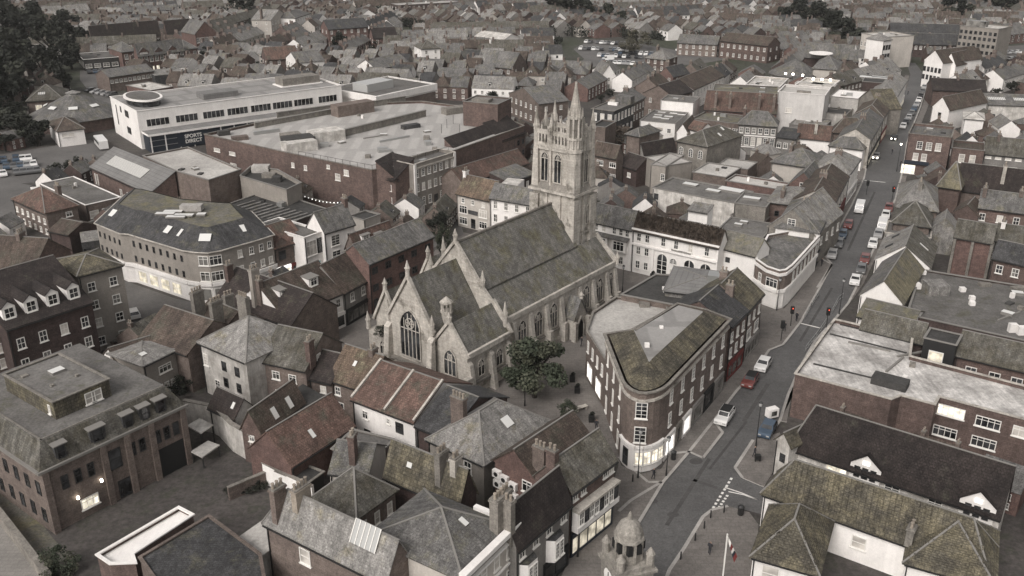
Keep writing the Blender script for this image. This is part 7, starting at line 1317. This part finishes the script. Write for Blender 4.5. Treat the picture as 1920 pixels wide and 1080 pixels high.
# walls and fences
def gwall(label, px, h, m, t=.35, name='garden_wall'):
    pts = [P(x, y) for x, y in px]; o0 = pts[0]; q = MB()
    for a, b in zip(pts, pts[1:]): q.bar(a-o0+Vector((0, 0, h/2)), b-o0+Vector((0, 0, h/2)), t, m, h)
    for a, b in zip(pts, pts[1:]): q.bar(a-o0+Vector((0, 0, h+.06)), b-o0+Vector((0, 0, h+.06)), t+.15, 'stone_dark', .12)
    for a, b in zip(pts, pts[1:]): mark([a, b, b+Vector((.5, .5, 0)), a+Vector((.5, .5, 0))], .5)
    return tag(q.obj(name, loc=(o0.x, o0.y, 0)), label, 'wall')
gwall('tall stained white yard wall below the skylight outbuilding', [(352, 800), (410, 812), (440, 845), (478, 868), (503, 850)], 4.2, 'white_stained', .5)
gwall('plain white garden wall running to the brown corner building', [(497, 905), (545, 930), (590, 952)], 3.0, 'white')
gwall('low brown brick wall with ivy in the office yard', [(430, 938), (500, 908)], 1.8, 'brick_brown')
gwall('long pale boundary wall beside the path at the lower left', [(-40, 925), (0, 975), (50, 1040), (95, 1100)], 1.6, 'stone_dark', .6)
gwall('brick wall with hanging festoon lights below the brick store', [(565, 392), (640, 410)], 3.2, 'brick')
q = MB(); a = P(565, 366, 5); b = P(640, 380, 5); o0 = a.copy()
for i in range(12):
    t = i/11; p_ = a.lerp(b, t)-o0; p_.z = -1.0*sin(t*pi)*.6; q.box(p_.x-.1, p_.y-.1, p_.z-.1, p_.x+.1, p_.y+.1, p_.z+.1, 'lit_white')
    if i: q.bar(pv, p_, .04, 'iron')
    pv = p_
tag(q.obj('festoon_lights', loc=o0), 'string of small white festoon lights below the brick store', 'string lights')
for i, (x, y, z) in enumerate([(1473, 138, 8), (1487, 139, 8), (1505, 141, 8), (1525, 148, 9.5), (1541, 149, 9.5), (1557, 150, 9.5)]):
    p = P(x, y, z); o = thing('terrace_lamp', '%s glowing lamp from left along the pale roof terrace' % ordn[i], 'lamp', (p.x, p.y, z-1.2), group='lamps along the roof terrace'); q = MB(); q.bar((0, 0, -.8), (0, 0, .9), .12, 'iron'); q.obj('post', o); q = MB(); q.cyl(0, 0, .9, 1.5, .4, .4, 'lamp_glow', 8); q.obj('globe', o)
# people
def person_mesh():
    me = bpy.data.meshes.new('body'); V = [(0, 0, .95), (0, 0, 1.2), (0, 0, 1.42), (0, -.02, 1.52), (0, -.03, 1.66), (.1, 0, .9), (.12, -.1, .48), (.12, .0, .07), (.12, -.14, .05), (-.1, 0, .9), (-.12, .1, .5), (-.12, .22, .1), (-.12, .1, .05), (.2, 0, 1.4), (.26, .05, 1.12), (.24, -.12, .9), (-.2, 0, 1.4), (-.26, -.05, 1.12), (-.24, -.2, .95)]
    E = [(0, 1), (1, 2), (2, 3), (3, 4), (0, 5), (5, 6), (6, 7), (7, 8), (0, 9), (9, 10), (10, 11), (11, 12), (2, 13), (13, 14), (14, 15), (2, 16), (16, 17), (17, 18)]
    R_ = [.15, .15, .16, .06, .1, .1, .07, .05, .045, .1, .07, .05, .045, .07, .05, .035, .07, .05, .035]
    me.from_pydata(V, E, []); o = bpy.data.objects.new('tmp', me); COL.objects.link(o); o.modifiers.new('s', 'SKIN'); sv = me.skin_vertices[0].data
    for i, r in enumerate(R_): sv[i].radius = (r, r)
    sv[0].use_root = True; o.modifiers.new('u', 'SUBSURF').levels = 1
    dg = bpy.context.evaluated_depsgraph_get(); m2 = bpy.data.meshes.new_from_object(o.evaluated_get(dg)); bpy.data.objects.remove(o); m2.name = 'body'
    m2.materials.clear(); m2.materials.append(M['cloth_dark']); m2.materials.append(M['skin'])
    for p in m2.polygons: p.material_index = 1 if p.center.z > 1.5 and p.center.y < .03 else 0
    return m2
PM = person_mesh()
for lab, x, y, r_ in [('person in dark coat pushing a small cart on the right pavement', 1414, 858, 1), ('person in dark clothes walking below the crossing on the left pavement', 1493, 603, 2.4), ('person in dark clothes standing by the inn door', 846, 402, .5), ('person in dark clothes crossing near the lit lamp', 1672, 290, 2), ('person in dark clothes on the upper high street pavement', 1702, 178, 1.2), ('person walking past the shop row in the back lane', 640, 600, 1.8), ('person in dark coat on the court beside the tall windows', 1118, 808, 3), ('person walking on the left pavement beside the parking bay', 1540, 500, 2), ('person by the lit corner shop under the blue fascia', 1688, 312, 1), ('person on the square near the bottom kerb', 1330, 1040, 2.5), ('person on the pavement below the rounded corner building', 1225, 900, .8), ('person waiting at the lower crossing on the left', 1470, 622, 3), ('person on the right pavement beside the pale hipped roof', 1668, 410, 1.2), ('person in the lane below the white dormer row', 668, 585, 1), ('person crossing the court toward the church porch', 1090, 650, 2), ('person standing outside the oriel shop', 1105, 1000, 1.9)]:
    p = P(x, y); tag(put(PM, 'person', None, (p.x, p.y, .1), r_), lab, 'person')
o = thing('hand_cart', 'small dark cart in front of the person on the right pavement', 'cart', (*P(1420, 866)[:2], .12)); q = MB(); q.box(-.35, -.3, .35, .35, .3, .95, 'black'); q.obj('basket', o)
for x in (-.3, .3): q = MB(); q.box(-.04, -.18, 0, .04, .18, .36, 'rubber'); q.obj('wheel', o, (x, 0, 0))
# shaggy growth on the hall roof: many blades on the slope
rb_ = random.Random(9); q = MB(); L_, W_, H_ = HALL['dim']
for i in range(4200):
    u = rb_.random()*L_; v = rb_.random()**.8*.97; side = rb_.random() < .3
    yy = v*W_/2; p = Vector((u, W_-yy if side else yy, H_+v*2.6+.15)); s = rb_.uniform(.25, .6); w_ = rb_.uniform(.12, .28); a = rb_.uniform(0, 3.14)
    q.face([p+Vector((cos(a)*w_, sin(a)*w_, 0)), p-Vector((cos(a)*w_, sin(a)*w_, 0)), p+Vector((rb_.gauss(0, .15), rb_.gauss(0, .15)-.1, s))], 'heather')
q.obj('blades', hb)

# ================================================================ small buildings that fill the yards and lanes, and the distant town
def proto(wall, roof, L, W, h, rh, kind, nwin, wk='mid', chs=1, ext=0, name='house'):
    root = thing(name, '', 'house', (0, 0, -500)); b = MB()
    R = [(0, 0), (L, 0), (L, W), (0, W)]
    for i in range(4):
        x0, y0 = R[i]; x1, y1 = R[(i+1) % 4]; pts = [(x0, y0, 0), (x1, y1, 0), (x1, y1, h), (x0, y0, h)]
        if kind == 'gable' and i in (1, 3): pts.insert(3, ((x0+x1)/2, (y0+y1)/2, h+rh))
        b.face(pts, wall)
    b.obj('wall', root); rb = roof_mesh(L, W, h, rh, kind, 0, roof, e=.3, g=.08 if kind == 'gable' else .1, t=.15); rb.obj('roof', root)
    fl = [h*.5+.4, .9] if h > 4.5 else [1.0]
    for z in fl:
        for x in rows_of(L, nwin):
            for (yy, rz) in ((0, 0), (W, pi)):
                fm, pm_ = win_mesh(wk, 1.1, 1.3); f = put(fm, 'window', root, (x, yy, z), rz); put(pm_, 'pane', f)
    if ext:
        q = MB(); q.box(L*.1, W, 0, L*.55, W+3.4, 3.2, wall); q.slab([(L*.1-.1, W, 4.3), (L*.1-.1, W+3.6, 3.2), (L*.55+.1, W+3.6, 3.2), (L*.55+.1, W, 4.3)][::-1], .14, roof); q.obj('extension', root)
    if ext == 2:
        q = MB(); q.box(L*.38, .9, h+.3, L*.38+1.5, 3.0, h+1.75, 'slate_dark', mt='slate_dark'); q.box(L*.38+.15, .85, h+.55, L*.38+1.35, .9, h+1.6, 'frame_white'); q.box(L*.38+.3, .82, h+.7, L*.38+1.2, .86, h+1.45, 'glass'); q.obj('dormer', root)
    if chs > 1: chimney(root, L*.94, W*.5, h+.2, h+rh+1.0, 2, 'brick_brown', rz=pi/2, pots=True)
    if chs: chimney(root, L*.06 if kind == 'gable' else L*.5, W*.5, h+.2, h+rh+1.0, 2, 'brick_brown', rz=pi/2, pots=True)
    return root, (L, W, h, rh)
protos = []
walls = ['brick', 'brick_brown', 'white', 'brick_red', 'cream', 'render_grey', 'brick_dark', 'white', 'brick_brown', 'brick']; roofs_ = ['slate', 'slate', 'slate_light', 'tile_brown', 'slate_moss', 'slate_light', 'slate_dark', 'slate', 'tile_brown', 'slate']
wname = dict(brick='brown brick', brick_brown='buff brick', white='white rendered', brick_red='red brick', cream='cream rendered', render_grey='grey rendered', brick_dark='dark brick')
rname = dict(slate='grey slate', tile_brown='brown tiled', tile_red='reddish tiled', slate_moss='mossy grey', slate_light='pale grey', slate_dark='dark slate', tile_dark='dark tiled')
for i in range(20):
    w_ = walls[i % 10]; r_ = roofs_[(i*3+i//10) % 10]; L = [6.5, 7.5, 9, 8, 11, 7, 6, 8.5, 17][i % 9]; W = [8.5, 9.5, 8.5, 10][i % 4]
    k = 'hip' if i % 5 == 4 else 'gable'
    rt, dm = proto(w_, r_, L, W, 5.0+.3*(i % 3), 2.8+.4*(i % 3), k, 2 if L < 9 else (3 if L < 12 else 6), chs=(0 if i % 7 == 3 else (2 if k == 'gable' and i % 3 == 1 else 1)), ext=(i % 3)); index_kids(rt); protos.append((rt, dm, w_, r_, k))
used_p = [False]*len(protos)
random.seed(33)
spots = []; GARD = []
def in_view(x, y, m=60):
    px_, py_ = toPx(x, y, 3); return -m < px_ < 1920+m and -25 < py_ < 1080+m
# rows of houses over the plan; each district has its own street direction
def district(x, y):
    gx, gy = math.floor((x+35*sin(y/90))/95), math.floor((y+25*sin(x/70))/80); r = random.Random(gx*92821+gy*68917); return r.choice([-.12, .1, .3, -.35, .75, 1.15, -.7, 1.4, -.2, .5, -1.1]), r
for gy in range(62, 0, -1): pass
step = 0
ys = np.arange(86, 760, 4.0)
for y0 in ys:
    for x0 in np.arange(-430, 430, 5.0):
        x = x0+random.uniform(-2, 2); y = y0+random.uniform(-1, 1)
        if not in_view(x, y): continue
        i = int((x-OX)/CELL); j = int((y-OY)/CELL)
        if i < 0 or j < 0 or i >= occ.shape[0] or j >= occ.shape[1] or occ[i, j]: continue
        th, r = district(x, y); far = y > 330
        if not far and random.random() < .0: continue
        nrow = random.choice([3, 4, 5, 6]) if far else 1
        pi_ = random.randrange(len(protos)); c, s = cos(th), sin(th); cx, cy = x, y; got = 0
        for k in range(nrow):
            if random.random() < .18: pi_ = random.randrange(len(protos))
            L, W, h, rh = protos[pi_][1]; sc = .88 if far else .62
            quad = [(cx, cy), (cx+L*sc*c, cy+L*sc*s), (cx+L*sc*c-W*sc*s, cy+L*sc*s+W*sc*c), (cx-W*sc*s, cy+W*sc*c)]
            if not free(quad): break
            spots.append((cx, cy, th, pi_, sc, quad)); got += 1
            cx += L*sc*c+.05; cy += L*sc*s+.05
        if got:
            gq = spots[-got][5]; q0 = gq[0]; q3 = gq[3]; lastq = spots[-1][5]
            mark([q0, lastq[1], lastq[2], q3], 1.2 if not far else .4)
            if far and random.random() < .75:      # garden behind, road in front
                dx, dy = -s, c; g_ = random.uniform(5, 14); GARD.append(((q0[0]+lastq[1][0])/2-dx*g_*.5+random.uniform(-4, 4), (q0[1]+lastq[1][1])/2-dy*g_*.5)); GARD.append((q0[0]-dx*g_*.6, q0[1]-dy*g_*.6))
                mark([(q0[0]-dx*g_, q0[1]-dy*g_), (lastq[1][0]-dx*g_, lastq[1][1]-dy*g_), lastq[1], q0], .3)
near = [s for s in spots if s[1] <= 330]; farl = sorted([s for s in spots if s[1] > 330], key=lambda s: s[1])
def region(x, y):
    px_, py_ = toPx(x, y, 4)
    colw = ['above the dark trees', 'above the octagonal hall', 'above the retail block left end', 'above the retail block middle', 'above the glass roof box', 'left of the spire', 'above the spire', 'around the big car park', 'above the white clinic', 'left of the disc-walled hall', 'above the upper high street', 'right of the high street', 'near the beige flats', 'at the far right edge'][max(0, min(13, int(px_/137.2)))]
    rw = ['very top', 'near top', 'high row', 'upper row', 'middle row', 'lower row', 'back yard'][max(0, min(6, int(py_/32)))]
    return colw, rw, px_
cnt = {}
def place_house(sp, grp):
    x, y, th, pi_, sc, _ = sp; rt, dm, w_, r_, k_ = protos[pi_]; o = copy_tree(rt); o.location = (x, y, 0); o.rotation_euler = (0, 0, th); o.scale = (sc, sc, sc*1.05) ; o['group'] = grp
    return o
near = near[:130]; allh = near+farl[:max(60, 225-len(near))]; farl = farl[max(60, 225-len(near)):]
byr = {}
for sp in allh:
    cw_, rw_, px_ = region(sp[0], sp[1]); byr.setdefault((cw_, rw_, sp[3]), []).append((px_, sp))
for (cw_, rw_, pi_), lst in byr.items():
    lst.sort(key=lambda t: t[0]); rt, dm, w_, r_, k_ = protos[pi_]
    for n_, (px_, sp) in enumerate(lst):
        o = place_house(sp, 'houses of the town')
        first = 'only' if len(lst) == 1 else ordn[min(n_, 23)]+' from left'
        sz = {6.5: 'narrow', 7.5: 'small', 9: 'wide', 8: 'square', 11: 'long', 7: 'short', 6: 'slim', 8.5: 'plain', 17: 'very long'}[dm[0]]
        o['label'] = '%s %s house %s %s%s' % (sz, wname[w_], rw_, cw_, '' if first == 'only' else ', '+first)
# the farthest houses read as one mass: one object
fm_ = MB(); 
for sp in farl:
    x, y, th, pi_, sc, _ = sp; L, W, h, rh = [v_*.88 for v_ in protos[pi_][1]]; w_, r_ = protos[pi_][2:4]; c, s = cos(th), sin(th)
    T_ = lambda a, b, z: (x+a*c-b*s, y+a*s+b*c, z)
    for (x0, y0, x1, y1, gb) in ((0, 0, L, 0, 0), (L, 0, L, W, 1), (L, W, 0, W, 0), (0, W, 0, 0, 1)):
        pts = [T_(x0, y0, 0), T_(x1, y1, 0), T_(x1, y1, h), T_(x0, y0, h)]
        if gb: pts.insert(3, T_((x0+x1)/2, (y0+y1)/2, h+rh))
        fm_.face(pts, w_)
    fm_.face([T_(-.1, -.4, h-.1), T_(L+.1, -.4, h-.1), T_(L+.1, W/2, h+rh+.1), T_(-.1, W/2, h+rh+.1)], r_); fm_.face([T_(L+.1, W+.4, h-.1), T_(-.1, W+.4, h-.1), T_(-.1, W/2, h+rh+.1), T_(L+.1, W/2, h+rh+.1)], r_)
    q_ = [T_(.1, W/2-.8, h+rh-.6), T_(.8, W/2-.8, h+rh-.6), T_(.8, W/2+.8, h+rh-.6), T_(.1, W/2+.8, h+rh-.6)]; fm_.hull(q_, [(a, b, z+1.8) for a, b, z in q_], 'brick_brown', base=False)
    for zz in (1.0, h*.5+.5):
        for k in range(2):
            a0 = L*(.2+.42*k); fm_.face([T_(a0, -.05, zz), T_(a0+1.2, -.05, zz), T_(a0+1.2, -.05, zz+1.3), T_(a0, -.05, zz+1.3)], 'frame_white'); fm_.face([T_(a0+.15, -.09, zz+.15), T_(a0+1.05, -.09, zz+.15), T_(a0+1.05, -.09, zz+1.15), T_(a0+.15, -.09, zz+1.15)], 'glass')
if fm_.v: tag(fm_.obj('far_houses'), 'mass of far terraced houses at the top of the view', 'houses', None, 'stuff')
for rt, *_ in protos:
    def kill(o):
        for c_ in list(o.children): kill(c_)
        bpy.data.objects.remove(o)
    kill(rt)
# garden trees in the gaps of the distant town: one loose mass of greenery plus single trees
random.seed(44); n_t = 0; gm = []
for y0 in np.arange(240, 760, 9.0):
    for x0 in np.arange(-420, 420, 10.0):
        x = x0+random.uniform(-4, 4); y = y0+random.uniform(-4, 4)
        if not in_view(x, y, 20) or random.random() > .5: continue
        i = int((x-OX)/CELL); j = int((y-OY)/CELL)
        if i < 1 or j < 1 or i >= occ.shape[0]-1 or j >= occ.shape[1]-1 or occ[i-1:i+2, j-1:j+2].any(): continue
        gm.append((x, y))
gm += [g_ for g_ in GARD if in_view(g_[0], g_[1], 20) and random.random() < .55]; gm.sort(key=lambda t: t[1]); rr = {}
for (x, y) in gm[:170]:
    cw_, rw_, px_ = region(x, y); rr.setdefault((cw_, rw_), []).append((px_, x, y))
for (cw_, rw_), lst in rr.items():
    lst.sort()
    for n_, (px_, x, y) in enumerate(lst):
        R_ = random.uniform(1.6, 3.4); tree('garden tree %s %s, %s' % (rw_, cw_, ordn[min(n_, 23)]+' from left' if len(lst) > 1 else 'standing alone'), Vector((x, y, 0)), R_, R_*random.uniform(1.2, 1.7), 'sml'+'abc'[n_ % 3], 'leaf_dark', 700, group='garden trees of the town')
lm = MB(); rnd = random.Random(8)
for (x, y) in gm[170:]:
    R_ = rnd.uniform(2, 4.5)
    for k in range(90):
        d = Vector((rnd.gauss(0, 1), rnd.gauss(0, 1), rnd.gauss(0, 1))).normalized()*R_*rnd.random()**.4; p = Vector((x, y, R_*.8))+Vector((d.x, d.y, d.z*.8)); t = Vector((rnd.gauss(0, 1), rnd.gauss(0, 1), rnd.gauss(0, 1))).normalized(); w_ = t.orthogonal().normalized(); s = rnd.uniform(.4, .9); lm.face([p-t*s, p-w_*s*.6, p+t*s, p+w_*s*.6], 'leaf_dark')
if lm.v: tag(lm.obj('far_gardens_foliage'), 'loose mass of far garden trees between the top rows', 'trees', None, 'stuff')
seen = {}
for o in bpy.data.objects:
    if 'label' in o and 'category' in o: seen.setdefault(o['label'], []).append(o)
for lb, os_ in seen.items():
    if len(os_) > 1:
        os_.sort(key=lambda o: o.location.y)
        for k_, o in enumerate(os_): o['label'] = lb+', '+(['nearer one', 'farther one'] if len(os_) == 2 else ['nearest', 'second nearest', 'third nearest', 'fourth nearest', 'farthest'])[min(k_, 4 if len(os_) > 2 else 1)]
for o in bpy.data.objects:
    if 'dim' in o: del o['dim']
    if 'top' in o: del o['top']
print('objects', len(bpy.data.objects))

# thin evening haze over the town
hz = MB(); hz.box(-900, -60, -1.5, 900, 1300, 74, 'black'); ho = hz.obj('haze'); ho['kind'] = 'stuff'; ho['label'] = 'thin evening haze over the town'
hm = bpy.data.materials.new('haze'); hm.use_nodes = True; hn = hm.node_tree; hn.nodes.clear(); ho_ = hn.nodes.new('ShaderNodeOutputMaterial'); pv_ = hn.nodes.new('ShaderNodeVolumePrincipled')
pv_.inputs['Color'].default_value = (.9, .9, .88, 1); pv_.inputs['Density'].default_value = .0001; pv_.inputs['Anisotropy'].default_value = .2; hn.links.new(pv_.outputs[0], ho_.inputs['Volume'])
ho.data.materials.clear(); ho.data.materials.append(hm); SC.cycles.volume_bounces = 0
